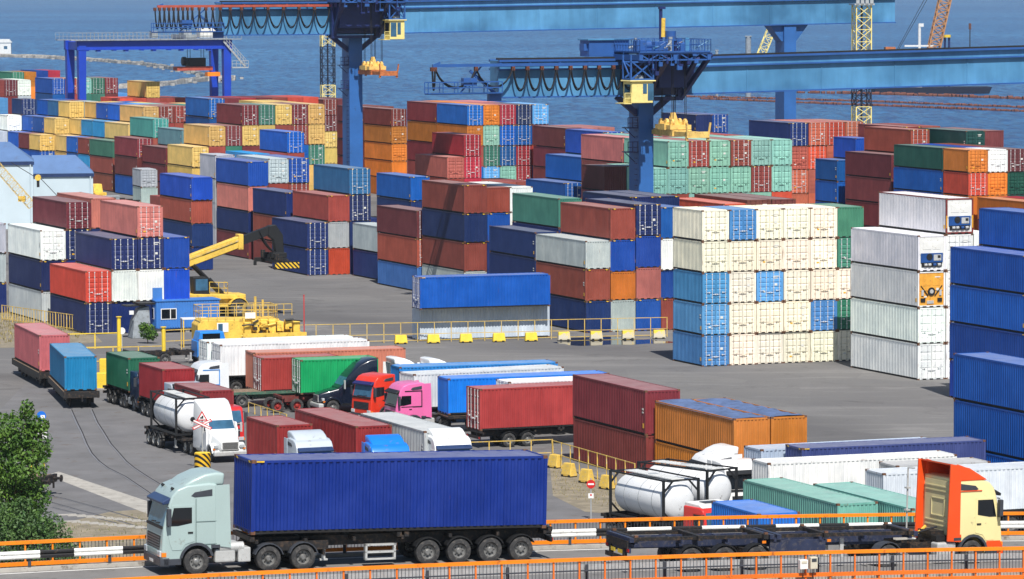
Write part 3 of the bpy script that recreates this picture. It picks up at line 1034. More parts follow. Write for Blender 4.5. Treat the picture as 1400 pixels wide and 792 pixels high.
# containers that lie on lorries, wagons or alone: near-left (u-wise) or front-left (v-wise) top corner on the photograph
def lone(px, py, code, label, L=L40, H=S, z0=0.0, lengthways='v', th=21.5, col=None, anchor='FL', group='containers carried on lorries', name='shipping_container', Y=None):
    P = at(px, py, z0 + H + .01)
    t = R(th)
    u, v = Vector((math.cos(t), math.sin(t), 0)), Vector((-math.sin(t), math.cos(t), 0))
    if lengthways == 'v':
        if anchor == 'BL':
            P = P - v * L
        ctr = P + u * (W / 2) + v * (L / 2)
        rz = t
    else:
        ctr = P + u * (L / 2) + v * (W / 2)
        rz = t - PI / 2
    o = thing(name, label, 'shipping container', (ctr.x, ctr.y, z0 + .01), rz, group)
    container_parts(o, code, L, H, code.isupper(), col=col)
    return o
# ------------------------------------------------------------------ wheels, lorries, trailers
def lathe_mb(prof, n=20, mi=0, mb=None):
    """profile of (y, r) turned round the y axis"""
    mb = mb or MB()
    m = len(prof)
    vs = [(r * math.cos(2 * PI * k / n), y, r * math.sin(2 * PI * k / n)) for k in range(n) for y, r in prof]
    fs = [(k * m + i, k * m + i + 1, ((k + 1) % n) * m + i + 1, ((k + 1) % n) * m + i) for k in range(n) for i in range(m - 1)]
    return mb.add(vs, fs, mi)

def wheel_meshes(r, w, rimmat):
    key = ('wheel', r, w, rimmat)
    if key not in _MC:
        h = w / 2
        ri = r * .56
        t = lathe_mb([(h * .75, ri), (h, ri + .04), (h, r - .09), (h * .86, r - .02), (h * .5, r), (-h * .5, r), (-h * .86, r - .02), (-h, r - .09), (-h, ri + .04), (-h * .75, ri)], 22)
        tm = t.mesh('tyre', ['rubber'], smooth=True)
        rb = lathe_mb([(-h * .75, ri), (-h * .6, ri * .97), (-h * .25, ri * .86), (-h * .22, ri * .5), (-h * .6, ri * .42), (-h * .75, ri * .3), (-h * .75, .001)], 18)
        for k in range(8):
            a = 2 * PI * k / 8
            rb.cyl((ri * .66 * math.cos(a), -h * .2, ri * .66 * math.sin(a)), (ri * .66 * math.cos(a), -h * .24 - .02, ri * .66 * math.sin(a)), ri * .1, n=6, mi=1)
        rm = rb.mesh('rim', [rimmat, 'black'], smooth=True)
        _MC[key] = (tm, rm)
    return _MC[key]

def wheel(root, x, y, r=.5, w=.32, rim='rim'):
    tm, rm = wheel_meshes(r, w, rim)
    o = link('wheel', tm, root, (x, y, r))
    if y > 0:
        o.rotation_euler = (0, 0, PI)
    link('rim', rm, o)
    return o

def arc(cx, cz, r, a0, a1, n=8):
    return [(cx + r * math.cos(R(a0 + (a1 - a0) * i / n)), cz + r * math.sin(R(a0 + (a1 - a0) * i / n))) for i in range(n + 1)]

def guard(mb, cx, cz, r, y0, y1, a0=20, a1=160, th=.035, mi=0):
    mb.prism(arc(cx, cz, r + th, a0, a1) + arc(cx, cz, r, a1, a0), y0, y1, mi)

def trailer(label, ctr, psi, L=12.2, deck=1.25, axles=None, rim='rim', mat='chassis', legs=True, front=0.5, flat=False, flatmat='timber', group='container trailers and chassis', guards=True, name='container_trailer', dz=0, ext=0.0):
    """skeletal or flat-bed semi-trailer; local x forward, origin on the ground below the middle"""
    t = thing(name, label, 'trailer', (ctr[0], ctr[1], dz), psi, group)
    f = MB()
    hl = L / 2
    for y in (-.48, .48):
        f.box(-hl + .05, hl - 2.6, y - .07, y + .07, deck - .52, deck - .14)
        f.box(hl - 2.7, hl - .1, y - .07, y + .07, deck - .34, deck - .14)
    for k in range(7):
        x = -hl + .3 + (L - .6) * k / 6
        f.box(x - .06, x + .06, -1.16, 1.16, deck - .30, deck - .155)
    for x in (-hl + .1, hl - .1, 0.15, -.15):
        f.box(x - .09, x + .09, -1.22, 1.22, deck - .2, deck - .02)
    f.box(-hl, -hl + .08, -1.2, 1.2, deck - .62, deck - .42)
    f.build('chassis_frame', [mat], t)
    if flat:
        d = MB()
        d.box(-hl, hl, -1.23, 1.23, deck - .10, deck - .012, 0)
        for y in (-1.24, 1.24):
            a, b = sorted((y, y - math.copysign(.06, y)))
            d.box(-hl, hl, a, b, deck - .22, deck - .013, 1)
        d.build('deck', [flatmat, mat], t)
    for s in (-1, 1):
        b = MB()
        a, c = sorted((s * 1.2, s * .95))
        b.box(-hl - .03, -hl - .005, a, c, deck - .58, deck - .46)
        b.build('tail_lamp', ['light_red'], t)
    axles = [-hl + 1.3, -hl + 2.65, -hl + 4.0] if axles is None else axles
    for x in axles:
        a = MB()
        a.cyl((x, -1.0, .5), (x, 1.0, .5), .07)
        a.box(x - .1, x + .1, -.6, .6, .5, .75)
        a.build('axle', ['chassis'], t)
        for s in (-1, 1):
            wheel(t, x, s * 1.02, rim=rim, w=.38)
            if guards:
                g = MB()
                y0, y1 = sorted((s * .82, s * 1.24))
                guard(g, x, .5, .56, y0, y1, 25, 155)
                g.build('mudguard', ['black'], t)
    if legs:
        for s in (-1, 1):
            g = MB()
            g.box(hl - 3.2, hl - 3.05, s * .72 - .06, s * .72 + .06, .35, deck - .3)
            g.box(hl - 3.28, hl - 2.97, s * .72 - .1, s * .72 + .1, .28, .35)
            g.build('landing_leg', ['alu'], t)
    return t

def euro_tractor(label, pos, psi, color, zc=0.0, roof='high', accent=None, deflector=True, rear_axles=(-3.75,), rim='rim', deflector_color=None, collar=True, group='lorry tractors', visor='black', cab_name=None, grille='darkgrey', stripe=None, windscreen='glass_blue', tank=True, bump=None):
    """cab-over tractor; local x forward, origin on the ground under the front bumper"""
    t = thing('truck_tractor', label, 'truck', (pos[0], pos[1], zc), psi, group)
    key = 'cab_paint_%d_%d_%d' % color
    cm = mat_color(key, color, rough=.3, var=.05, scale=.8, coat=.4, dirt=.04, dirtcol=(120, 110, 98))
    dk = 'darkgrey'
    rz = {'high': 3.5, 'low': 3.02}[roof]
    ax = -1.38
    prof = [(.0, .42), (.03, .72), (.0, 1.2), (-.06, 1.86), (-.30, 2.82)]
    if roof == 'high':
        prof += [(-.40, 3.08), (-.62, 3.32), (-1.0, 3.46), (-1.9, 3.52), (-2.2, 3.48)]
    else:
        prof += [(-.42, 2.94), (-.7, 3.0), (-2.2, 3.0)]
    prof += [(-2.26, 1.12), (-2.08, 1.1)] + arc(ax, .55, .64, 150, 20, 8)[0:] + [(-.76, .42)]
    b = MB()
    b.prism(prof, -1.22, 1.22)
    b.build('cab_body', [cm], t, smooth=True, bevel=.085, seg=3)
    # windscreen
    g = MB()
    n1 = Vector((.95, 0, .25)).normalized() * .012
    def wpt(z, y):
        return Vector((-.06 - (z - 1.86) * .25, y, z)) + n1
    vs = [wpt(1.92, -1.08), wpt(1.92, 1.08), wpt(2.74, 1.04), wpt(2.74, -1.04)]
    bk = [p - n1 * 3 for p in vs]
    g.add(vs + bk, [(0, 1, 2, 3), (0, 4, 5, 1), (1, 5, 6, 2), (2, 6, 7, 3), (3, 7, 4, 0)])
    g.build('windscreen', [windscreen], t)
    w = MB()
    for y in (-.55, .05):
        w.bar(wpt(1.95, y) + n1, wpt(2.0, y + .55) + n1, .03)
    w.box(-.12, .0, -1.1, 1.1, 1.80, 1.90)
    w.build('wiper', ['black'], t)
    # doors with window and handle on both sides
    for s in (-1, 1):
        y0, y1 = sorted((s * 1.222, s * 1.238))
        d = MB()
        d.prism([(-.30, 1.25), (-.18, 1.90), (-.38, 2.72), (-1.28, 2.72), (-1.28, 1.30), (-.92, 1.2), (-.78, .98), (-.40, .98)], y0, y1)
        do = d.build('door', [cm], t, bevel=.006, seg=1)
        q = MB()
        ya, yb = sorted((s * 1.236, s * 1.246))
        q.prism([(-.30, 1.92), (-.46, 2.62), (-1.18, 2.62), (-1.18, 2.02), (-.62, 1.92)], ya, yb)
        q.build('window', ['glass'], do)
        q = MB()
        ya, yb = sorted((s * 1.236, s * 1.265))
        q.box(-1.22, -1.02, ya, yb, 1.62, 1.68)
        q.build('handle', ['black'], do)
        # mirror
        q = MB()
        ya, yb = sorted((s * 1.30, s * 1.52))
        q.box(-.30, -.14, ya, yb, 1.95, 2.62)
        ya, yb = sorted((s * 1.16, s * 1.36))
        q.bar((-.22, ya, 2.66), (-.22, yb, 2.66), .05)
        q.bar((-.22, ya, 1.92), (-.22, yb, 1.92), .05)
        q.build('mirror', [dk], t, bevel=.03, seg=2)
        # step and sill below the door
        q = MB()
        ya, yb = sorted((s * 1.13, s * 1.235))
        q.box(-.76, -.06, ya, yb, .40, .66)
        q.build('step', [dk], t, bevel=.02, seg=1)
        # wheel arch trim
        q = MB()
        ya, yb = sorted((s * 1.0, s * 1.255))
        guard(q, ax, .55, .60, ya, yb, 12, 165, .10)
        q.box(-2.3, -1.95, ya, yb, 1.02, 1.14)
        q.build('wheel_arch', [dk], t)
        if roof == 'high':
            q = MB()
            ya, yb = sorted((s * 1.20, s * 1.236))
            q.prism([(-1.15, 3.06), (-1.30, 3.20), (-2.0, 3.30), (-2.0, 3.04), (-1.3, 3.0)], ya, yb)
            q.build('roof_vent', [dk], t, bevel=.01, seg=1)
        if collar:
            q = MB()
            ya, yb = sorted((s * 1.20, s * 1.24))
            zt = rz - .06
            q.prism([(-2.12, 1.1), (-2.12, zt), (-2.68, zt + .02), (-2.74, 1.0)], ya, yb)
            q.build('side_fairing', [mat_color('cab_paint_%d_%d_%d' % deflector_color, deflector_color, rough=.3, var=.05, coat=.4) if deflector_color else cm], t)
    if stripe:
        sm = mat_color('stripe_%d_%d_%d' % stripe, stripe, rough=.35)
        q = MB()
        for s in (-1, 1):
            ya, yb = sorted((s * 1.239, s * 1.252))
            q.box(-1.95, -.42, ya, yb, 1.80, 1.86)
            q.box(-2.02, -1.95, ya, yb, 1.80, 2.98)
            q.box(-2.02, -.7, ya, yb, 2.92, 2.98)
        q.build('stripe', [sm], t)
    # grille, bumper, lamps, visor, plate
    q = MB()
    for k in range(5):
        z = 1.03 + k * .10
        q.box(-.03, .05 - k * .006, -.88, .88, z, z + .045, 1)
    q.box(-.05, .016, -.9, .9, .98, 1.52, 0)
    q.build('grille', ['black', grille], t)
    q = MB()
    q.box(-.3, .085, -1.235, 1.235, .36, .70)
    q.box(-.2, .10, -.55, .55, .42, .60)
    q.build('bumper', [bump or dk], t, bevel=.05, seg=2)
    for s in (-1, 1):
        q = MB()
        ya, yb = sorted((s * .78, s * 1.16))
        q.box(-.1, .08, ya, yb, .72, .96)
        q.build('headlight', ['light_white'], t, bevel=.02, seg=1)
        q = MB()
        ya, yb = sorted((s * 1.18, s * 1.245))
        q.box(-.16, .03, ya, yb, .74, .90)
        q.build('indicator', ['light_amber'], t)
    q = MB()
    q.box(.09, .108, -.26, .26, .44, .55)
    q.build('number_plate', ['white'], t)
    if visor:
        q = MB()
        q.prism([(-.30, 2.78), (-.04, 2.74), (-.02, 2.84), (-.36, 3.02)], -1.16, 1.16)
        q.build('sun_visor', [mat_color('visor_blue', (44, 62, 100), rough=.3) if visor == 'blue' else visor], t, bevel=.02, seg=1)
    if deflector:
        q = MB()
        z = rz - .1
        q.prism([(-.85, z), (-1.25, z + .26), (-1.75, z + .46), (-2.2, z + .52), (-2.55, z + .48), (-2.5, z)], -1.08, 1.08)
        dm = mat_color('cab_paint_%d_%d_%d' % deflector_color, deflector_color, rough=.3, var=.05, coat=.4) if deflector_color else cm
        q.build('roof_deflector', [dm], t, smooth=True, bevel=.12, seg=3)
    # chassis, rear axle, tank
    last = min(rear_axles) - .9
    f = MB()
    for y in (-.42, .42):
        f.box(last, -.3, y - .05, y + .05, .62, .92)
    f.box(last, last + .08, -1.1, 1.1, .55, .75)
    f.cyl((rear_axles[0], -.95, .5), (rear_axles[0], .95, .5), .09)
    f.cyl((ax, -.95, .5), (ax, .95, .5), .07)
    f.box(-2.9, -2.3, -.5, .5, .9, 1.35)
    f.build('chassis_frame', ['chassis'], t)
    q = MB()
    q.cyl((rear_axles[0] + .35, 0, 1.06), (rear_axles[0] + .35, 0, 1.13), .5, n=16)
    q.box(rear_axles[0] - .4, rear_axles[0] + .8, -.42, .42, .92, 1.06)
    q.build('fifth_wheel', ['chassis'], t)
    for s in (-1, 1):
        wheel(t, ax, s * 1.06, rim=rim, w=.3)
        for x in rear_axles:
            wheel(t, x, s * .98, rim=rim, w=.5)
            q = MB()
            ya, yb = sorted((s * .72, s * 1.24))
            guard(q, x, .5, .57, ya, yb, 18, 165, .04)
            q.build('mudguard', [dk], t)
    if tank:
        for s in (-1, 1):
            q = MB()
            ya, yb = sorted((s * .62, s * 1.16))
            q.box(-3.0 if len(rear_axles) == 1 else -2.95, -2.12, ya, yb, .42, .95)
            q.build('fuel_tank', ['alu'], t, bevel=.09, seg=3)
    return t

def us_tractor(label, pos, psi, color, zc=0.0, rear_axles=(-5.2, -6.5), rim='rim', group='lorry tractors', h=3.9):
    """bonneted tractor with sleeper; local x forward, origin on the ground under the bumper"""
    t = thing('truck_tractor', label, 'truck', (pos[0], pos[1], zc), psi, group)
    cm = mat_color('cab_paint_%d_%d_%d' % color, color, rough=.25, var=.05, scale=.8, coat=.5)
    sec = [(-.10, .62, .62, .85, 1.42), (-.35, .72, .70, .78, 1.55), (-1.0, .90, .78, .78, 1.70), (-1.75, 1.0, .84, .75, 1.88)]
    b = MB()
    b.loft([rrect(hb, z0, z1, x, .16, 3, ht) for x, hb, ht, z0, z1 in sec])
    b.build('bonnet', [cm], t, smooth=True)
    sec = [(-1.62, 1.06, .92, .62, 1.92), (-1.78, 1.08, .94, .60, 2.02), (-2.35, 1.10, .93, .60, 2.78), (-2.75, 1.14, 1.0, .60, 3.15), (-3.3, 1.2, 1.08, .60, h - .38), (-4.0, 1.22, 1.15, .60, h - .08), (-4.55, 1.22, 1.15, .60, h)]
    b = MB()
    b.loft([rrect(hb, z0, z1, x, .14, 3, ht) for x, hb, ht, z0, z1 in sec])
    b.build('cab_body', [cm], t, smooth=True)
    g = MB()
    nn = Vector((.8, 0, .6)) * .03
    P = [Vector((-1.86, -.88, 2.08)), Vector((-1.86, .88, 2.08)), Vector((-2.27, .84, 2.64)), Vector((-2.27, -.84, 2.64))]
    g.add([p + nn for p in P] + [p - nn for p in P], [(0, 1, 2, 3), (0, 4, 5, 1), (1, 5, 6, 2), (2, 6, 7, 3), (3, 7, 4, 0)])
    g.build('windscreen', ['glass_blue'], t)
    for s in (-1, 1):
        d = MB()
        y0, y1 = sorted((s * 1.0, s * 1.125))
        d.prism([(-1.85, .75), (-1.85, 1.95), (-2.2, 2.5), (-2.85, 2.5), (-2.85, .75)], y0, y1)
        do = d.build('door', [cm], t, bevel=.01, seg=1)
        q = MB()
        y0, y1 = sorted((s * 1.1, s * 1.14))
        q.prism([(-1.98, 1.95), (-2.3, 2.42), (-2.78, 2.42), (-2.78, 1.95)], y0, y1)
        q.build('window', ['glass'], do)
        q = MB()
        y0, y1 = sorted((s * 1.28, s * 1.42))
        q.box(-1.95, -1.85, y0, y1, 1.85, 2.5)
        q.bar((-1.9, s * 1.05, 2.4), (-1.9, s * 1.3, 2.4), .04)
        q.bar((-1.9, s * 1.05, 1.95), (-1.9, s * 1.3, 1.95), .04)
        q.build('mirror', ['alu'], t)
        q = MB()
        y0, y1 = sorted((s * .62, s * 1.2))
        pr = arc(-1.05, .52, .74, 8, 172, 10) + arc(-1.05, .52, .60, 172, 8, 10)
        q.prism(pr, y0, y1)
        q.build('front_fender', [cm], t, smooth=True, bevel=.05, seg=2)
        q = MB()
        y0, y1 = sorted((s * .74, s * 1.08))
        q.box(-.42, -.24, y0, y1, .98, 1.18)
        q.build('headlight', ['light_white'], t, bevel=.04, seg=2)
        q = MB()
        y0, y1 = sorted((s * .98, s * 1.14))
        q.box(-.5, -.3, y0, y1, .86, .96)
        q.build('indicator', ['light_amber'], t)
        q = MB()
        q.cyl((-3.95, s * .95, .72), (-2.6, s * .95, .72), .28, n=14)
        q.build('fuel_tank', ['alu'], t, smooth=True)
        wheel(t, -1.05, s * 1.03, rim=rim, w=.3)
        for x in rear_axles:
            wheel(t, x, s * .96, rim=rim, w=.52)
    q = MB()
    q.box(-.2, -.06, -.56, .56, .86, 1.38, 0)
    for k in range(7):
        z = .92 + k * .065
        q.box(-.07, -.045, -.52, .52, z, z + .03, 1)
    q.build('grille', ['alu', 'black'], t)
    q = MB()
    q.box(-.34, .06, -1.16, 1.16, .46, .78)
    q.build('bumper', ['alu'], t, bevel=.1, seg=3)
    f = MB()
    for y in (-.42, .42):
        f.box(min(rear_axles) - .7, -.3, y - .05, y + .05, .60, .9)
    for x in rear_axles:
        f.cyl((x, -.9, .5), (x, .9, .5), .09)
    f.cyl((-1.05, -.95, .5), (-1.05, .95, .5), .07)
    f.box(min(rear_axles) - .3, max(rear_axles) + .5, -.45, .45, .9, 1.1)
    f.build('chassis_frame', ['chassis'], t)
    return t

def tank_container(px, py, label, th=21.5, z0=1.25, tint=(226, 228, 230), anchor='FL'):
    H, L = S, L20
    P = at(px, py, z0 + H)
    t = R(th)
    u, v = Vector((math.cos(t), math.sin(t), 0)), Vector((-math.sin(t), math.cos(t), 0))
    ctr = P + u * (W / 2) + v * (L / 2)
    o = thing('tank_container', label, 'tank container', (ctr.x, ctr.y, z0), t, 'white tank containers')
    f = MB()
    hw, hl = W / 2, L / 2
    for sx in (-1, 1):
        for sy in (-1, 1):
            a, b = sorted((sx * hw, sx * (hw - .13)))
            c, d = sorted((sy * hl, sy * (hl - .13)))
            f.box(a, b, c, d, 0, H)
            f.bar((sx * (hw - .06), sy * (hl - .06), H - .75), (sx * (hw - .7), sy * (hl - .06), H - .07), .09)
            f.bar((sx * (hw - .06), sy * (hl - .06), .75), (sx * (hw - .7), sy * (hl - .06), .07), .09)
        a, b = sorted((sx * (hw - .01), sx * (hw - .09)))
        f.box(a, b, -hl + .13, hl - .13, H - .09, H - .01)
        f.box(a, b, -hl + .13, hl - .13, .02, .16)
    for sy in (-1, 1):
        c, d = sorted((sy * (hl - .01), sy * (hl - .11)))
        f.box(-hw + .13, hw - .13, c, d, H - .11, H - .02)
        f.box(-hw + .13, hw - .13, c, d, .01, .15)
    f.build('tank_frame', ['black'], o)
    r = 1.13
    pr = [(-hl + .12, .001), (-hl + .14, .5), (-hl + .22, .85), (-hl + .38, 1.06), (-hl + .55, r)]
    pr = pr + [(-y, q) for y, q in pr[::-1]]
    mat_color('tank_shell', tint, rough=.35, var=.06, scale=.8, dirt=.05)
    b = lathe_mb([(y, q) for y, q in pr], 32)
    to = b.build('tank', ['tank_shell'], o, smooth=True)
    to.location = (0, 0, 1.27)
    q = MB()
    for y in (-1.6, -.1, 1.5):
        prb = lathe_mb([(y - .03, r + .004), (y - .03, r + .012), (y + .03, r + .012), (y + .03, r + .004)], 32, mb=q)
    bo = q.build('cladding_band', ['galv'], to, smooth=True)
    q = MB()
    q.box(-.42, .42, -hl + .4, hl - .4, H - .06, H - .015, 0)
    for k in range(16):
        y = -hl + .5 + k * .33
        q.box(-.42, .42, y, y + .05, H - .015, H + .0, 1)
    q.cyl((0, .1, H - .06), (0, .1, H + .02), .3, n=14, mi=1)
    q.build('walkway', ['white', 'galv'], o)
    return o, ctr, t

# ------------------------------------------------------------------ the lorry park
def under(o, side='v', **kw):
    """trailer below container o; heading towards the container's near end unless rev"""
    rev = kw.pop('rev', False)
    psi = o.rotation_euler.z - PI / 2 + (PI if rev else 0)
    return trailer(kw.pop('label'), o.location, psi, **kw)

def ahead(o, dist, rev=False, side=0.0):
    """point on the ground dist metres ahead of the middle of container or trailer o, and the heading"""
    psi = o.rotation_euler.z - PI / 2 + (PI if rev else 0)
    f = Vector((math.cos(psi), math.sin(psi), 0))
    l = Vector((-f.y, f.x, 0))
    p = Vector((o.location.x, o.location.y, 0)) + f * dist + l * side
    return p, psi

D = 1.25
# railway wagons on the left
def rail_wagon(label, ctr, rz, L=13.4):
    t = thing('rail_wagon', label, 'rail wagon', (ctr[0], ctr[1], 0), rz, 'flat wagons on the railway')
    f = MB()
    hl = L / 2
    f.box(-1.3, 1.3, -hl, hl, 1.02, 1.24, 0)
    for sx in (-1, 1):
        a, b = sorted((sx * 1.32, sx * 1.18))
        f.box(a, b, -hl, hl, .78, 1.22, 1)
        f.prism([(a, .78), (a, .78)], 0, 0) if False else None
        a, b = sorted((sx * 1.1, sx * .9))
        f.box(a, b, -hl * .55, hl * .55, .48, .8, 1)
    for k in range(12):
        y = -hl + .4 + k * (L - .8) / 11
        f.box(-1.3, 1.3, y - .05, y + .05, 1.24, 1.265, 0)
    f.box(-1.35, 1.35, -hl - .05, -hl + .15, .80, 1.30, 1)
    f.box(-1.35, 1.35, hl - .15, hl + .05, .80, 1.30, 1)
    f.build('wagon_deck', ['timber', 'chassis'], t)
    for sy in (-1, 1):
        for sx in (-1, 1):
            q = MB()
            q.cyl((sx * .88, sy * (hl + .05), 1.06), (sx * .88, sy * (hl + .5), 1.06), .09)
            q.cyl((sx * .88, sy * (hl + .5), 1.06), (sx * .88, sy * (hl + .56), 1.06), .22, n=14)
            q.build('buffer', ['chassis'], t)
        q = MB()
        q.bar((0, sy * hl, .98), (0, sy * (hl + .45), .9), .14)
        q.bar((0, sy * (hl + .4), 1.0), (0, sy * (hl + .4), .55), .1)
        q.build('coupling', ['chassis'], t)
        bo = MB()
        yb = sy * (hl - 2.3)
        for sx in (-1, 1):
            bo.prism([(yb - 1.3, .62), (yb - 1.0, .78), (yb + 1.0, .78), (yb + 1.3, .62), (yb + .5, .40), (yb - .5, .40)], 0, 0.001) if False else None
            a, b = sorted((sx * 1.02, sx * .86))
            bo.box(a, b, yb - 1.25, yb + 1.25, .46, .76)
            for k in (-.9, .9):
                bo.box(a - .02, b + .02, yb + k - .18, yb + k + .18, .30, .66)
        bo.box(-.9, .9, yb - .25, yb + .25, .5, .9)
        bg = bo.build('bogie', ['chassis'], t)
        for k in (-.9, .9):
            for sx in (-1, 1):
                w = lathe_mb([(-.07, .001), (-.07, .40), (-.02, .44), (.0, .47), (.05, .47), (.07, .42), (.07, .001)], 18)
                wo = w.build('rail_wheel', ['chassis'], bg, smooth=True)
                wo.location = (sx * .74, yb + k, .46)
                wo.rotation_euler = (0, 0, PI / 2)
    return t

c = lone(53.5, 458.4, 'p', 'dusty pink container on the rear rail wagon at left', L40, HC, 1.3, th=16, col=(182, 98, 104), group='containers on rail wagons')
rail_wagon('dark flat rail wagon carrying the dusty pink container', c.location, c.rotation_euler.z)
c = lone(87.9, 487.7, 's', 'teal-blue container on the front rail wagon at left', L40, S + .0, 1.3, th=11.5, col=(22, 122, 172), group='containers on rail wagons')
rail_wagon('dark flat rail wagon carrying the teal-blue container', c.location + Vector((0, 0, 0)), c.rotation_euler.z)

# left lane: lorries that come towards the camera
c = lone(175.5, 489.8, 'g', 'green container on a lorry in the left lane', L20, S, 1.3, col=(34, 98, 74))
g1 = under(c, label='short chassis under the green container in the left lane', L=8.2, axles=[-2.6, -1.3, .9], legs=False)
p, psi = ahead(c, 5.6)
euro_tractor('dark blue lorry cab just ahead of the green container', p, psi, (40, 54, 82), roof='low', deflector=False, collar=False)
c = lone(222, 505, 'm', 'dark red container behind the white tank lorry', L20, S, 1.3, col=(138, 34, 40))
under(c, label='chassis under the dark red container in the left lane', L=7.2, axles=[-2.2, -.9], legs=False)
p, psi = ahead(c, 5.6)
euro_tractor('silver lorry cab between dark red container and white tank', p, psi, (176, 186, 196), roof='low', deflector=False, collar=False)
c = lone(273.4, 534.5, 'm', 'small maroon container above the red-roofed lorry', L20, S, 1.3, col=(128, 46, 50))
under(c, label='chassis under the small maroon container', L=7.2, axles=[-2.2, -.9], legs=False)
p, psi = ahead(c, 6.3, side=-.3)
euro_tractor('red-roofed lorry cab beside the white bonneted lorry', p, psi, (206, 44, 44), roof='low', deflector=False, collar=False, visor=None, windscreen='glass_blue')
o, ctr, tt = tank_container(239.8, 544.6, 'white tank container on the lorry by the level crossing')
tr = trailer('tri-axle chassis under the white tank container in the lane', ctr, tt - PI / 2, L=9.0, axles=[-3.6, -2.4, -1.2], legs=True, rim='rim_white')
p, psi = ahead(tr, 0)
f = Vector((math.sin(tt), -math.cos(tt), 0))
us_tractor('white bonneted lorry pulling the tank container, facing the camera', Vector((ctr.x, ctr.y, 0)) + f * 9.0 + Vector((.75, 0, 0)), tt - PI / 2, (236, 238, 238), rim='rim_white')

# middle rows, lying across
c = lone(283, 467.5, 'W', 'white ribbed container farthest back in the lorry park', L40, S, 1.3, 'u', 20, group='containers carried on lorries')
under(c, label='trailer under the farthest white container', rev=True)
c = lone(301, 471.5, 'W', 'long white container behind the white and blue cab', L40, S, 1.3, 'u', 20)
under(c, label='trailer under the long white container', rev=True)
c = lone(346.2, 482.4, 'p', 'long dusty salmon container behind the green one', L40, HC, .72, 'u', 18, col=(196, 122, 100))
under(c, label='trailer under the long dusty salmon container', deck=.71, legs=False, guards=False)
c = lone(357.5, 489.7, 'R', 'short brick-red container on the green flatbed', L20, S, 1.12, 'u', 19, col=(160, 60, 56))
c['label'] = 'short brick-red container on the green flatbed'
P0 = c.location
c3 = c
trailer('green flatbed trailer under the short brick-red container', Vector((P0.x - 1.5, P0.y - .5, 0)), R(19) + PI, L=12.4, deck=1.2, axles=[-4.6, -3.3], mat='chassis_green', flat=True, rim='rim')
p, psi = Vector((P0.x, P0.y, 0)) - Vector((math.cos(R(19)), math.sin(R(19)), 0)) * 8.3, R(19) + PI
euro_tractor('white lorry cab with blue stripe before the white container', p, psi, (230, 233, 236), roof='high', deflector=False, stripe=(30, 140, 226), visor='darkgrey')
c = lone(411, 492.5, 'X', 'short emerald green container with doors at its left', L20, S, 1.3, 'u', 19)
trailer('oxide-red chassis under the emerald green container', c.location, R(19), L=9.0, axles=[-3.3, -2.0, -5.4 + .6], mat='chassis_red', rim='rim_red', legs=False, guards=False)
# tractors nosing out between the rows
mat_color('visor_blue_dark', (40, 40, 96), rough=.35)
ps = R(21) + PI
us_tractor('black bonneted lorry parked before the emerald green container', at(430, 566, 0) + Vector((0, .6, 0)), ps, (16, 24, 42), h=4.0)
euro_tractor('orange-red lorry cab between black and pink ones', at(494, 578, 0) + Vector((0, 0, 0)), R(38) + PI, (226, 58, 34), roof='high', deflector=False, visor='visor_blue_dark', collar=False)
euro_tractor('pink lorry cab with black windscreen visor', at(533, 590, 0) + Vector((0, 0, 0)), R(22) + PI, (232, 112, 170), roof='high', deflector=False, visor='black', windscreen='glass', stripe=(34, 36, 42), bump=mat_color('pink_bumper', (236, 130, 176), rough=.35))
# containers in the middle
c = lone(546, 502, 's', 'long bright azure container at the back of the middle rows', L40, S, 1.2, 'u', 17, col=(46, 134, 206))
under(c, label='trailer under the long bright azure container')
c = lone(565.8, 511.8, 'w', 'long pale grey container between azure and blue ones', L40, S, 1.2, 'u', 27, col=(206, 212, 216))
under(c, label='trailer under the long pale grey container')
c = lone(612.7, 518, 'b', 'bright blue container behind the maroon trailer load', L40, S, 1.3, 'u', 19, col=(14, 122, 222))
under(c, label='flatbed under the bright blue container by the pink cab', flat=True, axles=[-4.8, -3.5, 3.6])
c = lone(695.7, 522.4, 'W', 'short white container with rusty end behind maroon one', L20, S, 1.3, 'u', 22)
under(c, label='trailer under the short white rusty-ended container', L=7.2, axles=[-2.2, -.9])
c = lone(656, 532, 'M', 'long brick maroon container with doors at its left end', L40, HC, 1.22, 'u', 23, col=(162, 58, 58))
under(c, label='trailer under the long maroon container with left doors', axles=[-3.9, -2.5], rev=True, legs=False)
euro_tractor('white lorry whose roof shows left of the azure container', at(577, 494, 3.5) - Vector((0, 0, 3.5)), R(20), (240, 240, 240), roof='high')
euro_tractor('white lorry whose roof shows above the azure container', at(624, 496, 3.45) - Vector((0, 0, 3.45)), R(20), (236, 238, 240), roof='high')

c = lone(574, 422.3, 'q', 'long pale grey container under the blue one behind the fence', L40, HC, 0, 'u', 18, col=(196, 208, 220), group='containers stacked in the yard')
c = lone(574.2, 379.3, 'B', 'long bright blue container on the pale grey one mid-yard', L40, HC, HC + .012, 'u', 18, col=(8, 84, 176), group='containers stacked in the yard')

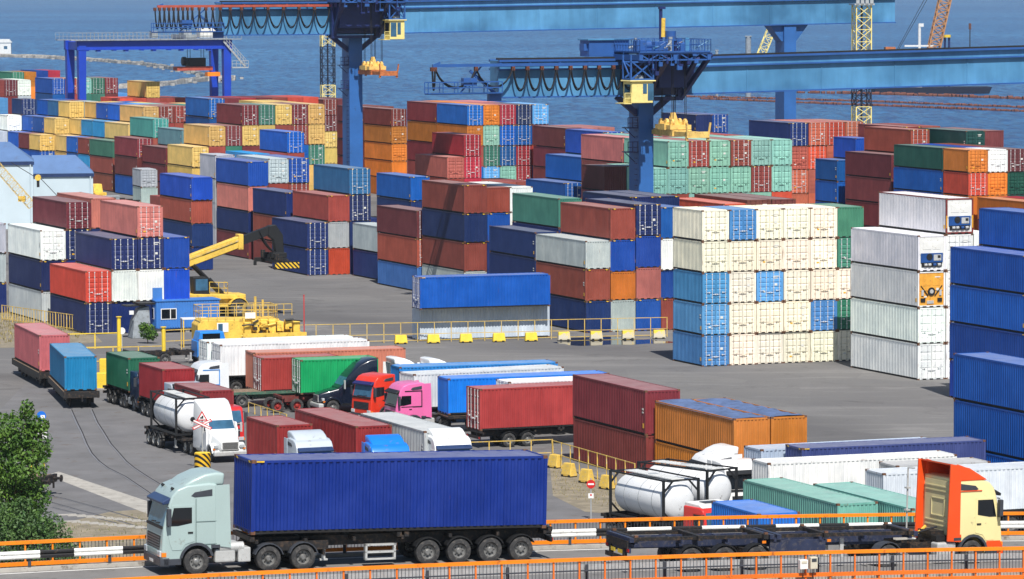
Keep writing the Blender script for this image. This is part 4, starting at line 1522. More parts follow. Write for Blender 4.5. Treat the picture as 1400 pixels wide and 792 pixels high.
# near row, coming towards the camera, behind the lorry on the bridge
c = lone(378.4, 581.7, 'm', 'square-looking maroon container nearest the bridge lorry', L20, S, .9, th=22.5, col=(142, 46, 46))
under(c, label='chassis under the square-looking maroon container', L=7.0, deck=.88, axles=[-2.2, -.9], legs=False)
c = lone(486.4, 583, 'm', 'long maroon container behind the silver cab', L40, S, 1.2, col=(140, 44, 46))
under(c, label='trailer under the long maroon container by silver cab')
euro_tractor('silver lorry cab right above the navy bridge container', at(433, 604, 3.4) * 1 - Vector((0, 0, 3.4)), R(-68), (186, 196, 206), roof='high', windscreen='glass_blue', visor='blue')
euro_tractor('bright blue lorry cab right above the bridge container', at(537, 606, 3.6) - Vector((0, 0, 3.6)), R(-72), (24, 122, 226), roof='high', visor='blue')
c = lone(580, 589.7, 'q', 'long grey corrugated container behind the white cab', L40, S, 1.2, col=(182, 188, 190))
under(c, label='trailer under the long grey corrugated container')
euro_tractor('white lorry cab right above the bridge container', at(622, 601, 3.4) - Vector((0, 0, 3.4)), R(-72), (238, 240, 240), roof='high', visor='blue')

# right-hand group below the orange stack
c = lone(1040.6, 614.7, 'w', 'pale blue-grey container behind the navy one at lower right', L40, S, 1.2, 'u', 22, col=(176, 192, 212))
under(c, label='trailer under the pale blue-grey container')
c = lone(1096.3, 613, 'n', 'long faded navy container lying across at lower right', L40, HC, 1.2, 'u', 20, col=(62, 74, 128))
under(c, label='trailer under the long faded navy container')
c = lone(1050.4, 633.3, 'w', 'long white container before the navy one at lower right', L40, S, 1.3, 'u', 20, col=(230, 232, 230))
under(c, label='trailer under the long white container at lower right')
c = lone(1226, 637, 'q', 'grey container half hidden beyond the cream cab', L20, S, 1.2, 'u', 20, col=(182, 184, 184))
under(c, label='trailer under the half hidden grey container', L=7.2, axles=[-2.2, -.9])
c = lone(1207.6, 647.4, 'w', 'long pale container directly behind the cream cab', L40, S, 1.3, 'u', 20, col=(206, 214, 222))
under(c, label='trailer under the long pale container behind the cream cab')
c = lone(1144.9, 689, 't', 'pale green container just behind the far bridge railing', L40, S, 1.2, col=(112, 172, 158))
under(c, label='trailer under the pale green container by the railing')
c = lone(1247, 695.5, 't', 'second pale green container, partly behind the orange fairing', L40, S, 1.2, col=(116, 178, 166))
under(c, label='trailer under the second pale green container')
c = lone(1037, 703, 'b', 'short blue container behind the far bridge railing', L20, S, 1.25, col=(32, 112, 204))
under(c, label='chassis under the short blue container by the railing', L=7.2, axles=[-2.2, -.9])
o, ctr, tt = tank_container(906.6, 657, 'nearer white tank container in a black frame by the bridge', 29)
trailer('chassis under the nearer white tank container', ctr, tt - PI / 2, L=8.0, axles=[-3.0, -1.8])
o, ctr, tt = tank_container(966.7, 643, 'farther white tank container in a black frame', 40, tint=(236, 236, 232))
trailer('chassis under the farther white tank container', ctr, tt - PI / 2, L=8.0, axles=[-3.0, -1.8])
pr = at(1001, 606, 4.0)
pr.z = 0
euro_tractor('white lorry cab facing left behind the farther tank container', pr + Vector((math.cos(R(200)), math.sin(R(200)), 0)) * 2.55, R(200), (242, 242, 240), roof='high')
pr = at(1020, 637, 3.3)
pr.z = 0
euro_tractor('white lorry cab facing the camera right of the tanks', pr, R(-66), (240, 240, 238), roof='high', visor='black', windscreen='glass', deflector=False)
rc = euro_tractor('red lorry cab with white roof before the farther tank', at(990, 697, 2.9) - Vector((0, 0, 2.9)), R(-58), (216, 52, 44), roof='low', deflector=False, collar=False, visor=None)
q = MB(); q.prism([(-.5, 2.98), (-.8, 3.14), (-2.2, 3.2), (-2.25, 2.9)], -1.12, 1.12, 0); q.build('roof_cap', ['white'], rc, bevel=.05)
q = MB(); q.box(-1.7, -1.1, -.5, .5, 3.17, 3.22); q.build('roof_hatch', ['darkgrey'], rc)
# ------------------------------------------------------------------ plants
def leaf_mat(name, c0, c1):
    m, nt, b = _new(name)
    oi = N(nt, 'NewGeometry')
    tc = N(nt, 'TexCoord')
    n1 = N(nt, 'TexNoise', Scale=1.4, Detail=3.0)
    nt.links.new(tc.outputs['Object'], n1.inputs['Vector'])
    c = mixc(nt, rgb(*c0), rgb(*c1), ramp(nt, n1.outputs[0], 0.32, 0.68))
    c = mixc(nt, c, ramp(nt, oi.outputs['Random Per Island'], 0, 1, (.65, .65, .65, 1), (1.25, 1.25, 1.1, 1)), 1.0, 'MULTIPLY')
    nt.links.new(c, b.inputs['Base Color'])
    b.inputs['Roughness'].default_value = 0.55
    b.inputs['Subsurface Weight'].default_value = 0.0
    tr = N(nt, 'BsdfTranslucent')
    nt.links.new(c, tr.inputs['Color'])
    mx = N(nt, 'MixShader')
    mx.inputs[0].default_value = 0.25
    out = nt.nodes['Material Output']
    nt.links.new(b.outputs[0], mx.inputs[1])
    nt.links.new(tr.outputs[0], mx.inputs[2])
    nt.links.new(mx.outputs[0], out.inputs[0])
    return m
MAT['leaf_tree'] = leaf_mat('tree_leaves', (62, 102, 36), (104, 138, 52))
MAT['leaf_bush'] = leaf_mat('bush_leaves', (58, 92, 46), (96, 126, 68))
MAT['bark'] = M('bark', (86, 70, 54), .9, 0, .4, 4)
MAT['dry_grass'] = leaf_mat('dry_grass_blades', (176, 156, 104), (128, 124, 70))
MAT['green_grass'] = leaf_mat('grass_blades', (92, 110, 54), (150, 142, 84))

def foliage(mb, lobes, n, size, rs, flat=.5):
    """many small leaves scattered through overlapping lobes (centre, radii)"""
    tot = sum(a[1][0] * a[1][2] for a in lobes)
    for c, r in lobes:
        k = int(n * r[0] * r[2] / tot)
        for _ in range(k):
            d = Vector((rs.gauss(0, 1), rs.gauss(0, 1), rs.gauss(0, 1))).normalized()
            q = rs.random() ** .34
            p = Vector(c) + Vector((d.x * r[0] * q, d.y * r[1] * q, d.z * r[2] * q))
            s = size * rs.uniform(.6, 1.4)
            nrm = (d * .6 + Vector((rs.gauss(0, .6), rs.gauss(0, .6), rs.gauss(0, .6) + .4))).normalized()
            a = nrm.orthogonal().normalized()
            a = (Matrix.Rotation(rs.uniform(0, 6.28), 3, nrm) @ a)
            b = nrm.cross(a)
            mb.add([p - a * s, p + b * s * .5 + nrm * s * .12, p + a * s, p - b * s * .5 + nrm * s * .12], [(0, 1, 2, 3)])

def tree(label, cat, name, loc, lobes, n, size, leaf, trunk_h, trunk_r, seed):
    rs = random.Random(seed)
    t = thing(name, label, cat, loc)
    w = MB()
    top = Vector((0, 0, trunk_h))
    w.cyl((0, 0, 0), top, trunk_r, trunk_r * .55, 10)
    for c, r in lobes:
        mid = top + (Vector(c) - top) * .5 + Vector((rs.uniform(-.3, .3), rs.uniform(-.3, .3), rs.uniform(-.2, .4)))
        w.cyl(top * rs.uniform(.6, 1), mid, trunk_r * .4, trunk_r * .24, 6)
        w.cyl(mid, Vector(c), trunk_r * .24, trunk_r * .1, 6)
        for _ in range(4):
            d = Vector((rs.gauss(0, 1), rs.gauss(0, 1), rs.gauss(0, 1))).normalized()
            w.cyl(Vector(c), Vector(c) + Vector((d.x * r[0], d.y * r[1], d.z * r[2])) * .85, trunk_r * .1, .01, 5)
    w.build('trunk', ['bark'], t)
    f = MB()
    foliage(f, lobes, n, size, rs)
    me = f.mesh('crown', [leaf], fix=False)
    link('crown', me, t)
    return t

def grass_patch(name, label, poly_px, n, h, mat, seed, z=0.0):
    rs = random.Random(seed)
    P = [at(x, y, z) for x, y in poly_px]
    xs, ys = [p.x for p in P], [p.y for p in P]
    mb = MB()
    k = 0
    while k < n:
        x, y = rs.uniform(min(xs), max(xs)), rs.uniform(min(ys), max(ys))
        ins = False
        for i in range(len(P)):
            a, b = P[i], P[i - 1]
            if (a.y > y) != (b.y > y) and x < (b.x - a.x) * (y - a.y) / (b.y - a.y) + a.x:
                ins = not ins
        if not ins:
            k += .2
            continue
        k += 1
        hh, a = h * rs.uniform(.4, 1.3), rs.uniform(0, 6.28)
        w = hh * .16
        mb.add([(x - math.cos(a) * w, y - math.sin(a) * w, z), (x + math.cos(a) * w, y + math.sin(a) * w, z), (x + rs.gauss(0, .3) * hh, y + rs.gauss(0, .3) * hh, z + hh)], [(0, 1, 2)])
    o = link(name, mb.mesh(name, [mat], fix=False))
    o['kind'] = 'stuff'
    o['label'] = label
    return o

# ------------------------------------------------------------------ fences, blocks
def fence(label, pts, h, step, mat='yellow_fence', r=.035, rails=(1.0, .12), panel=0, name='metal_fence', slats=0, group=None, mid=False):
    """posts and rails along ground points; each post, rail and panel frame a part"""
    o = pts[0]
    t = thing(name, label, 'fence', o, 0, group)
    for a, b in zip(pts[:-1], pts[1:]):
        a, b = a - o, b - o
        L = (b - a).length
        n = max(1, round(L / step))
        d = (b - a) / n
        for k in range(n + (1 if b + o == pts[-1] else 0)):
            p = a + d * k
            q = MB()
            q.box(p.x - r, p.x + r, p.y - r, p.y + r, 0, h + r)
            q.build('post', [mat], t)
        for k in range(n):
            p, e = a + d * k + d.normalized() * (r + .03), a + d * (k + 1) - d.normalized() * (r + .03)
            for f in rails:
                q = MB()
                q.bar(p + Vector((0, 0, h * f)), e + Vector((0, 0, h * f)), r * 1.5)
                q.build('rail', [mat], t)
            for j in range(slats):
                s = p + (e - p) * ((j + 1) / (slats + 1))
                q = MB()
                q.box(s.x - .025, s.x + .025, s.y - .02, s.y + .02, .1, h - r)
                q.build('slat', [mat], t)
    return t

mat_color('block_yellow', (238, 204, 60), rough=.7, var=.15, scale=2, dirt=.12, dirtcol=(150, 140, 110))
def worn_block():
    m, nt, b = _new('half_painted_concrete')
    tc = N(nt, 'TexCoord')
    n1 = N(nt, 'TexNoise', Scale=2.2, Detail=5.0, Roughness=.7)
    nt.links.new(tc.outputs['Object'], n1.inputs['Vector'])
    sx = N(nt, 'SeparateXYZ')
    nt.links.new(tc.outputs['Object'], sx.inputs[0])
    ad = N(nt, 'Math', operation='MULTIPLY_ADD')
    nt.links.new(sx.outputs[2], ad.inputs[0])
    ad.inputs[1].default_value = .55
    nt.links.new(n1.outputs[0], ad.inputs[2])
    c = mixc(nt, rgb(196, 188, 166), rgb(232, 198, 66), ramp(nt, ad.outputs[0], .72, .86))
    nt.links.new(c, b.inputs['Base Color'])
    b.inputs['Roughness'].default_value = .85
    return m
MAT['block_worn'] = worn_block()
mat_color('block_dull', (222, 186, 84), rough=.8, var=.2, scale=2, dirt=.3, dirtcol=(170, 158, 128))
BLK = None
def block(label, px, py, rz, mat, group, w=1.15, h=.8, dd=.6):
    P = at(px, py, 0)
    o = thing('concrete_block', label, 'concrete block', (P.x, P.y, 0), rz, group)
    q = MB()
    a, tp = w / 2, w / 2 - .07
    q.loft([[(-a, -dd / 2, .06), (a, -dd / 2, .06), (a, dd / 2, .06), (-a, dd / 2, .06)],
            [(-a + .02, -dd / 2, .2), (a - .02, -dd / 2, .2), (a - .02, dd / 2, .2), (-a + .02, dd / 2, .2)],
            [(-tp, -dd / 4, h), (tp, -dd / 4, h), (tp, dd / 4, h), (-tp, dd / 4, h)]])
    q.build('block_body', [mat], o, bevel=.03, seg=1)
    for s in (-1, 1):
        q = MB()
        q.box(s * .34 - .11, s * .34 + .11, -dd / 2 - .01, dd / 2 + .01, 0, .15)  # black boxes stand in for the dark hollows of the lifting notches
        q.build('notch_shade', ['black'], o)
    return o

FA, FB = at(409, 471.5, 0), at(912, 460.5, 0)
fang = math.atan2((FB - FA).y, (FB - FA).x)
fence('long pale yellow panel fence across the middle of the yard', [FA, FB], 1.75, 1.52, slats=0, rails=(1.0, .42, .1))
bx = [548, 592.5, 637, 682, 726, 771, 815, 858.5, 901]
for k, x in enumerate(bx):
    y = 469.5 - 7.2 * k / 8
    block(f"{'yellow' if k < 5 else 'half-painted yellow'} concrete block at the long fence, {ORD[k]} from the left", x, y + 1, fang, 'block_yellow' if k < 5 else 'block_worn', 'concrete blocks along the long fence')
for k, (x, y, m) in enumerate(((759, 640, 'block_dull'), (778, 652, 'block_dull'), (802, 660.5, 'block_dull'), (830, 669, 'block_dull'))):
    block(f'yellow concrete block on the dry verge by the tanks, {ORD[k]} from the left', x, y, R(-50), m, 'concrete blocks on the dry verge', w=.95, h=.9)
fence('pale yellow railing beside the maroon trailer load', [at(640, 641, 0), at(755, 637, 0)], 1.75, 1.35, rails=(1.0, .5))
fence('pale yellow railing running down beside the dry verge', [at(756, 637.5, 0), at(868, 671, 0)], 1.7, 1.6, rails=(1.0, .5))
fence('slatted yellow fence below the near left stack', [at(3, 439, 0), at(122, 456, 0)], 1.5, 2.2, rails=(1.0, .15), slats=3, r=.04)
fence('low pipe barrier beside the maroon container', [at(340, 564, 0), at(392, 581, 0)], .75, 1.6, rails=(1.0,))
fence('bright yellow railing behind the rail wagons', [at(94, 478, 0), at(166, 476, 0)], 1.35, 1.9, mat='block_yellow', r=.055, rails=(1.0, .1))
fence('yellow railing by the little plant', [at(120, 497, 0), at(224, 494, 0)], 1.3, 2.3, rails=(1.0, .12), r=.05)
fence('yellow handrail before the blue office', [at(226, 479, 0), at(292, 476, 0)], 1.75, 1.4, rails=(1.0, .45), r=.045)
grass_patch('dry_grass', 'dry grass below the near left stack', [(0, 425), (118, 449), (118, 462), (0, 470)], 1300, .28, 'dry_grass', 3)
grass_patch('dry_grass', 'dry verge with sparse grass by the tanks', [(756, 640), (862, 672), (850, 700), (756, 676)], 900, .13, 'dry_grass', 4)
grass_patch('dry_grass', 'sparse grass behind the far railing at left', [(95, 716), (205, 700), (210, 760), (80, 760)], 700, .12, 'green_grass', 6)
def verge(name, px, col, z=.006):
    P = [at(x, y, 0) for x, y in px]
    m = MB()
    m.add([(p.x, p.y, z) for p in P], [tuple(range(len(P)))])
    return structure(m.build(name, [col]))
mat_color('dry_earth', (142, 132, 114), rough=.95, var=.4, scale=.9, dirt=.35, dirtcol=(112, 110, 84))
verge('verge', [(752, 640), (764, 634), (800, 645), (872, 672), (868, 706), (800, 700), (756, 678)], 'dry_earth')
verge('verge', [(0, 420), (120, 447), (140, 468), (60, 474), (0, 476)], 'dry_earth')
verge('verge', [(60, 722), (150, 700), (230, 694), (250, 800), (40, 800)], 'dry_earth')
mat_color('paving', (172, 168, 160), rough=.92, var=.25, scale=.8, dirt=.2)
mat_color('dark_asphalt', (112, 111, 112), rough=.9, var=.25, scale=.3, dirt=.1)
verge('road', [(0, 560), (60, 500), (190, 520), (330, 640), (330, 800), (0, 800)], 'dark_asphalt', .003)
verge('pavement_strip', [(64, 650), (80, 645), (215, 690), (215, 708)], 'paving', .008)
verge('road', [(680, 720), (700, 676), (760, 676), (836, 706), (830, 740), (680, 740)], 'dark_asphalt', .003)
# standing water by the fence
m, nt, b = _new('puddle_water')
b.inputs['Base Color'].default_value = rgb(40, 42, 46)
b.inputs['Roughness'].default_value = .03
MAT['puddle'] = m
P = []
for k in range(28):
    a = 2 * PI * k / 28
    rr = 1 + .18 * math.sin(3 * a + 1) + .12 * math.sin(7 * a)
    P.append((832 + 74 * rr * math.cos(a), 467 + 5.5 * rr * math.sin(a)))
verge('puddle', P, 'puddle', .007)

# ------------------------------------------------------------------ rails set in the ground
mat_color('rail_steel', (138, 137, 140), rough=.5, metal=.2)
def rail_line(px, z=.012, w=.09):
    P = [at(x, y, 0) for x, y in px]
    m = MB()
    for a, b2 in zip(P[:-1], P[1:]):
        d = (b2 - a).normalized()
        nrm = Vector((-d.y, d.x, 0))
        for off, ww, zz, mi in ((0, w, z + .004, 0), (w * 1.2, w * .7, z, 1)):
            o_ = nrm * off
            m.add([a + o_ - nrm * ww / 2 + Vector((0, 0, zz)), b2 + o_ - nrm * ww / 2 + Vector((0, 0, zz)), b2 + o_ + nrm * ww / 2 + Vector((0, 0, zz)), a + o_ + nrm * ww / 2 + Vector((0, 0, zz))], [(0, 1, 2, 3)], mi)
    return structure(m.build('rail_track', ['rail_steel', 'gasket']))

rail_line([(96, 560), (104, 578), (111, 592), (117, 607), (124, 620), (134, 631), (146, 640), (170, 652), (204, 675)])
rail_line([(124, 560), (132, 578), (141, 592), (150, 607), (161.6, 620), (171, 631), (182, 640), (200, 652), (220, 664), (250, 682)])
for px in ([(58, 676), (86, 682), (130, 694), (194, 712), (240, 726)], [(58, 684), (100, 696), (150, 709), (200, 724)], [(70, 694), (110, 704), (160, 716)]):
    rail_line(px)
for k in range(9):
    for j in range(2):
        q = MB()
        q.box(-.55, .55, -.22, .22, 0, .03)
        o = q.build('paving_slab', ['paving'])
        p = at(92 + k * 12.5 + j * 5, 704 + k * 1.1 + j * 9, 0)
        o.location = (p.x, p.y, 0)
        o.rotation_euler = (0, 0, R(18))
        structure(o)

# ------------------------------------------------------------------ signs
def sign_post(label, base, h, r=.04, rz=R(0)):
    t = thing('road_sign', label, 'sign', (base.x, base.y, 0), rz)
    q = MB()
    q.cyl((0, 0, 0), (0, 0, h), r, n=8)
    q.build('pole', ['galv'], t)
    return t
mat_color('sign_red', (206, 36, 36), rough=.4, var=.05)
mat_color('sign_blue', (22, 110, 210), rough=.4, var=.05)
mat_color('sign_white', (236, 236, 234), rough=.4, var=.05)
t = sign_post('round red no-entry sign on a slim pole by the ramp', at(808, 711, 0), 2.5)
q = MB(); q.cyl((0, -.06, 2.15), (0, -.045, 2.15), .26, n=24); q.build('sign_disc', ['sign_red'], t)
q = MB(); q.box(-.18, .18, -.075, -.061, 2.1, 2.2); q.build('sign_bar', ['sign_white'], t)
q = MB(); q.box(-.16, .16, -.06, -.045, 1.3, 1.6, 0); q.cyl((0, -.065, 1.5), (0, -.061, 1.5), .06, n=10, mi=1); q.build('sign_plate', ['sign_white', 'sign_red'], t)
t = sign_post('red and white crossed level-crossing sign above a striped barrel', at(277, 641, 0), 3.7)
for s in (-1, 1):
    y = -.08 if s > 0 else -.11
    q = MB(); q.bar((-.62, y, 2.95 - s * .29), (.62, y, 2.95 + s * .29), .02, .19); q.build('cross_arm', ['sign_red'], t)
    q = MB(); q.bar((-.56, y - .014, 2.95 - s * .262), (.56, y - .014, 2.95 + s * .262), .008, .1); q.build('cross_arm_face', ['sign_white'], t)
q = MB()
q.prism([(-.38, 3.2), (.38, 3.2), (0, 3.85)], -.09, -.07, 0)
q.prism([(-.26, 3.27), (.26, 3.27), (0, 3.71)], -.1, -.091, 1)
q.box(-.12, .08, -.108, -.101, 3.33, 3.43, 2)
q.box(-.02, .09, -.108, -.101, 3.43, 3.52, 2)
q.build('warning_triangle', ['sign_red', 'sign_white', 'black'], t)
q = MB(); q.cyl((-.62, .05, 3.28), (-.62, -.12, 3.28), .16, n=14); q.build('crossing_light', ['black'], t)
t = thing('barrel', 'yellow barrel with black stripes at the foot of the crossing sign', 'barrel', at(277, 643, 0))
q = MB(); q.cyl((0, 0, 0), (0, 0, 1.15), .54, n=24, mi=0); q.cyl((0, 0, 1.15), (0, 0, 1.17), .5, n=24, mi=1)
q.build('drum', ['hazard_v', 'block_yellow'], t, smooth=True)
t = sign_post('white round sign on a thin pole by the yellow railing', at(167, 479, 0), 1.9)
q = MB(); q.cyl((0, -.06, 1.7), (0, -.045, 1.7), .3, n=20); q.build('sign_disc', ['sign_white'], t)
t = sign_post('blue round sign above white plates beside the tree', at(58, 676, 0), 5.2)
q = MB(); q.cyl((0, -.06, 4.95), (0, -.045, 4.95), .3, n=20, mi=0); q.build('sign_disc', ['sign_blue'], t)
q = MB(); q.box(-.05, .22, -.068, -.06, 4.8, 5.0); q.build('arrow', ['sign_white'], t)
for z in (3.5, 4.05):
    q = MB(); q.box(-.32, .32, -.06, -.045, z, z + .42); q.build('sign_plate', ['sign_white'], t)
def pole(label, px, py, h, mat, r=.05, cat='pole'):
    t = thing('pole', label, cat, at(px, py, 0))
    q = MB(); q.cyl((0, 0, 0), (0, 0, h), r, n=8); q.build('shaft', [mat], t)
    q = MB(); q.cyl((0, 0, h), (0, 0, h + .06), r * 1.5, n=8); q.build('cap', [mat], t)
    return t
pole('thin red pole standing in the open yard', 416, 472, 4.4, 'sign_red', .045)
pole('tall yellow post at the railing left of the plant', 163, 486, 3.3, 'block_yellow', .17)
pole('tall yellow post behind the green container', 224, 498, 3.1, 'block_yellow', .17)
for k, x in enumerate((139, 144)):
    t = thing('bollard', ['yellow bollard behind the teal-blue wagon load, left one of two', 'yellow bollard behind the teal-blue wagon load, right one of two'][k], 'bollard', at(x - k * 1, 532 - 20 * k, 0), 0, 'yellow bollards by the railway')
    q = MB(); q.loft([rrect(.36, -.36, .36, 0, .08, 2)], caps=False) if False else q.box(-.4, .4, -.3, .3, 0, 1.3); q.build('bollard_body', ['block_yellow'], t, bevel=.08, seg=2)
    q = MB(); q.box(-.46, .46, -.36, .36, 0, .1); q.build('plinth', ['concrete'], t)

# ------------------------------------------------------------------ blue office, sheds, small plant
P = at(213.7, 412, 2.95)
th = R(21)
u, v = Vector((math.cos(th), math.sin(th), 0)), Vector((-math.sin(th), math.cos(th), 0))
c0 = P + u * 3.0 + v * 1.2
t = thing('site_office', 'blue site office cabin with a white-framed window', 'cabin', (c0.x, c0.y, 0), th)
mat_color('office_blue', (62, 124, 200), rough=.5, var=.12, scale=1.0, dirt=.1)
q = MB()
for k in range(24):
    x = -3.0 + k * .25
    q.box(x, x + .16, -1.24, -1.2, .5, 2.85)
for k in range(9):
    y = -1.15 + k * .26
    q.box(-3.04, -3.0, y, y + .16, .5, 2.85)
q.box(-3.0, 3.0, -1.2, 1.2, .42, 2.9)
q.build('wall', ['office_blue'], t)
q = MB(); q.box(-3.1, 3.1, -1.3, 1.3, 2.9, 3.0); q.build('roof', ['office_blue'], t)
q = MB()
for x in (-2.7, 0, 2.7):
    q.box(x - .2, x + .2, -1.0, 1.0, 0, .42)
q.build('footing', ['concrete'], t)
for x in (-1.85,):
    q = MB()
    q.box(x - .75, x + .75, -1.275, -1.245, 1.25, 2.25); w = q.build('window', ['sign_white'], t)
    for a, b2 in ((-.68, .12), (.2, .68)):
        q = MB(); q.box(x + a, x + b2, -1.285, -1.276, 1.32, 2.18); q.build('pane', ['glass'], w)
q = MB(); q.box(-3.075, -3.045, -.6, .3, 1.25, 2.3); w = q.build('window', ['sign_white'], t)
q = MB(); q.box(-3.085, -3.076, -.5, .2, 1.33, 2.2); q.build('pane', ['glass'], w)
t = thing('roof_hoarding', 'upright blue panel standing on the office cabin roof', 'panel', (c0 - u * 2.7).to_tuple()[:2] + (3.0,), th)
q = MB(); q.box(-.55, .35, -.9, -.82, 0, 1.15); q.build('panel', ['office_blue'], t)
q = MB(); q.box(-.5, -.42, -.82, -.2, 0, .06); q.box(.2, .28, -.82, -.2, 0, .06); q.build('brace', ['office_blue'], t)
mat_color('worn_grey', (150, 158, 164), rough=.7, var=.3, scale=1.5, dirt=.3)
t = thing('guard_hut', 'grey draped hut left of the blue office', 'hut', at(191, 462, 0), th)
q = MB(); q.loft([[(-.9, -.8, 0), (.9, -.8, 0), (.9, .8, 0), (-.9, .8, 0)], [(-.7, -.7, 1.6), (.8, -.7, 1.6), (.8, .7, 1.6), (-.7, .7, 1.6)], [(-.2, -.6, 2.7), (.75, -.6, 2.9), (.75, .6, 2.9), (-.2, .6, 2.7)]]); q.build('cover', ['worn_grey'], t, bevel=.06)
q = MB(); q.box(-1.5, .3, -.9, .7, 2.92, 3.02); q.box(-.3, 1.2, -1.0, .9, 3.05, 3.2); q.build('roof_sheet', ['black'], t)
q = MB(); q.box(-1.2, -.8, -.95, -.8, 2.2, 2.55); q.build('flood_light', ['sign_white'], t)
mat_color('leaf_dummy', (0, 0, 0))
tree('small leafy plant before the blue office', 'plant', 'leafy_plant', at(202, 470, 0), [((0, 0, 1.1), (.75, .6, .75)), ((.45, 0, .8), (.5, .5, .5)), ((-.4, .1, 1.5), (.45, .4, .4))], 800, .13, 'leaf_tree', .6, .05, 5)

def shed(label, c, rz, w, d, he, hr):
    t = thing('warehouse', label, 'warehouse', (c[0], c[1], 0), rz)
    q = MB(); q.box(-w / 2, w / 2, -d / 2, d / 2, 0, he)
    for k in range(int(w / 1.2)):
        x = -w / 2 + .3 + k * 1.2
        q.box(x, x + .05, -d / 2 - .03, -d / 2, .2, he - .2)
    q.build('wall', ['wall_blue'], t)
    q = MB()
    a, b2 = w / 2 + .15, d / 2 + .15
    hip = min(d * .42, w * .3)
    q.add([(-a, -b2, he), (a, -b2, he), (a, b2, he), (-a, b2, he), (-a, 0, hr), (a - hip, 0, hr)], [(0, 1, 5, 4), (1, 2, 5), (2, 3, 4, 5), (3, 0, 4), (0, 3, 2, 1)])
    q.build('roof', ['roof_blue'], t)
    q = MB(); q.box(-a, a, -b2 - .04, -b2 - .001, he - .45, he - .02); q.build('fascia', [mat_color('fascia_navy', (34, 56, 100), rough=.5)], t)
    q = MB(); q.cyl((a - .5, -b2 - .1, .1), (a - .5, -b2 - .1, he - .4), .08, n=8); q.build('downpipe', ['wall_blue'], t)
    return t
p = atY(82, 300, 556)
shed('lower pale blue warehouse with blue hipped roof', (p.x, p.y + 4), R(7), 7.9, 8.0, 6.7, 9.0)
p = atY(-14, 300, 545)
shed('taller pale blue warehouse at the left edge', (p.x, p.y + 4), R(7), 10.4, 9.5, 8.8, 11.2)

# ------------------------------------------------------------------ lattice helper (crane jibs and masts)
def lattice(mb, p0, p1, w, n, r=.06, mi=0, side=None, w1=None, diag=1):
    p0, p1 = Vector(p0), Vector(p1)
    d = (p1 - p0).normalized()
    a = (side or Vector((1, 0, 0)))
    a = (a - d * a.dot(d)).normalized()
    b2 = d.cross(a)
    w1 = w if w1 is None else w1
    def cor(k, f):
        q = p0 + (p1 - p0) * f
        ww = w + (w1 - w) * f
        return q + a * (ww / 2 * (1 if k in (0, 3) else -1)) + b2 * (ww / 2 * (1 if k in (0, 1) else -1))
    for k in range(4):
        mb.bar(cor(k, 0), cor(k, 1), r * 1.6, None, mi)
        for i in range(n):
            f0, f1 = i / n, (i + 1) / n
            k2 = (k + 1) % 4
            if i % 2 == 0:
                mb.bar(cor(k, f0), cor(k2, f1), r, None, mi)
            else:
                mb.bar(cor(k2, f0), cor(k, f1), r, None, mi)
            if diag > 1:
                mb.bar(cor(k2 if i % 2 == 0 else k, f0), cor(k if i % 2 == 0 else k2, f1), r, None, mi)
            mb.bar(cor(k, f1), cor(k2, f1), r, None, mi)

# jib and hook before the sheds
t = thing('crane_jib', 'thin yellow lattice jib slanting before the warehouses', 'crane jib', (0, 0, 0))
q = MB(); lattice(q, atY(-12, 218, 470), atY(44, 282, 470), .9, 14, .03, 0, Vector((1, 0, .9))); q.build('lattice', ['yellow_fence'], t)
q = MB(); a = atY(30, 272, 470); q.box(a.x - .4, a.x + .4, a.y - .3, a.y + .3, a.z - .3, a.z + .3); q.build('sheave_block', ['yellow'], t)
t = thing('crane_hook', 'small yellow hook block hanging before the warehouses', 'hook', atY(52, 243, 480))
q = MB(); q.cyl((0, -.2, 0), (0, .2, 0), .35, n=12); q.build('pulley', ['yellow'], t)
q = MB(); q.box(-.15, .15, -.12, .12, -1.1, -.3); q.build('hook', ['black'], t)
q = MB(); q.tube([Vector((.2, 0, 0)), atY(86, 276, 480) - atY(52, 243, 480)], .04, 4); q.build('rope', ['rope'], t)
q = MB(); q.tube([Vector((-.2, 0, 0)), atY(15, 222, 480) - atY(52, 243, 480)], .04, 4); q.build('rope', ['rope'], t)

# small machines beyond the sheds
t = thing('loader', 'small yellow loader beyond the warehouses', 'loader', at(133, 279, 0), R(-60))
q = MB(); q.box(-1.4, 1.4, -.9, .9, .7, 1.7); q.prism([(-1.2, 1.7), (-1.2, 2.9), (.2, 2.9), (.5, 1.7)], -.7, .7); q.build('body', ['yellow'], t, bevel=.08)
q = MB(); q.box(-.95, .2, -.72, .72, 1.95, 2.7); q.build('cab_glass', ['glass'], t)
for x in (-.95, .95):
    for s in (-1, 1):
        wheel(t, x, s * .95, r=.6, w=.4)
q = MB(); q.bar((.8, -.6, 1.5), (2.3, -.6, .8), .16); q.bar((.8, .6, 1.5), (2.3, .6, .8), .16); q.prism([(2.2, .3), (3.0, .3), (2.4, 1.2)], -1.1, 1.1); q.build('bucket', ['yellow'], t)
t = thing('waste_skip', 'pale grey box skip beside the small loader', 'skip', at(152, 285, 0), R(10))
q = MB(); q.loft([[(-1.1, -.9, 0), (1.1, -.9, 0), (1.1, .9, 0), (-1.1, .9, 0)], [(-1.15, -1, 1.7), (1.15, -1, 1.7), (1.15, 1, 1.7), (-1.15, 1, 1.7)]]); q.build('skip_body', ['worn_grey'], t, bevel=.05)
q = MB(); q.box(-1.2, 1.2, -1.06, 1.06, 1.7, 1.78); q.build('rim', ['galv'], t)
trailer('dark junk chassis beyond the pale grey skip', at(170, 284, 0), R(-65), L=6.5, axles=[-1.8, -.6], legs=False)

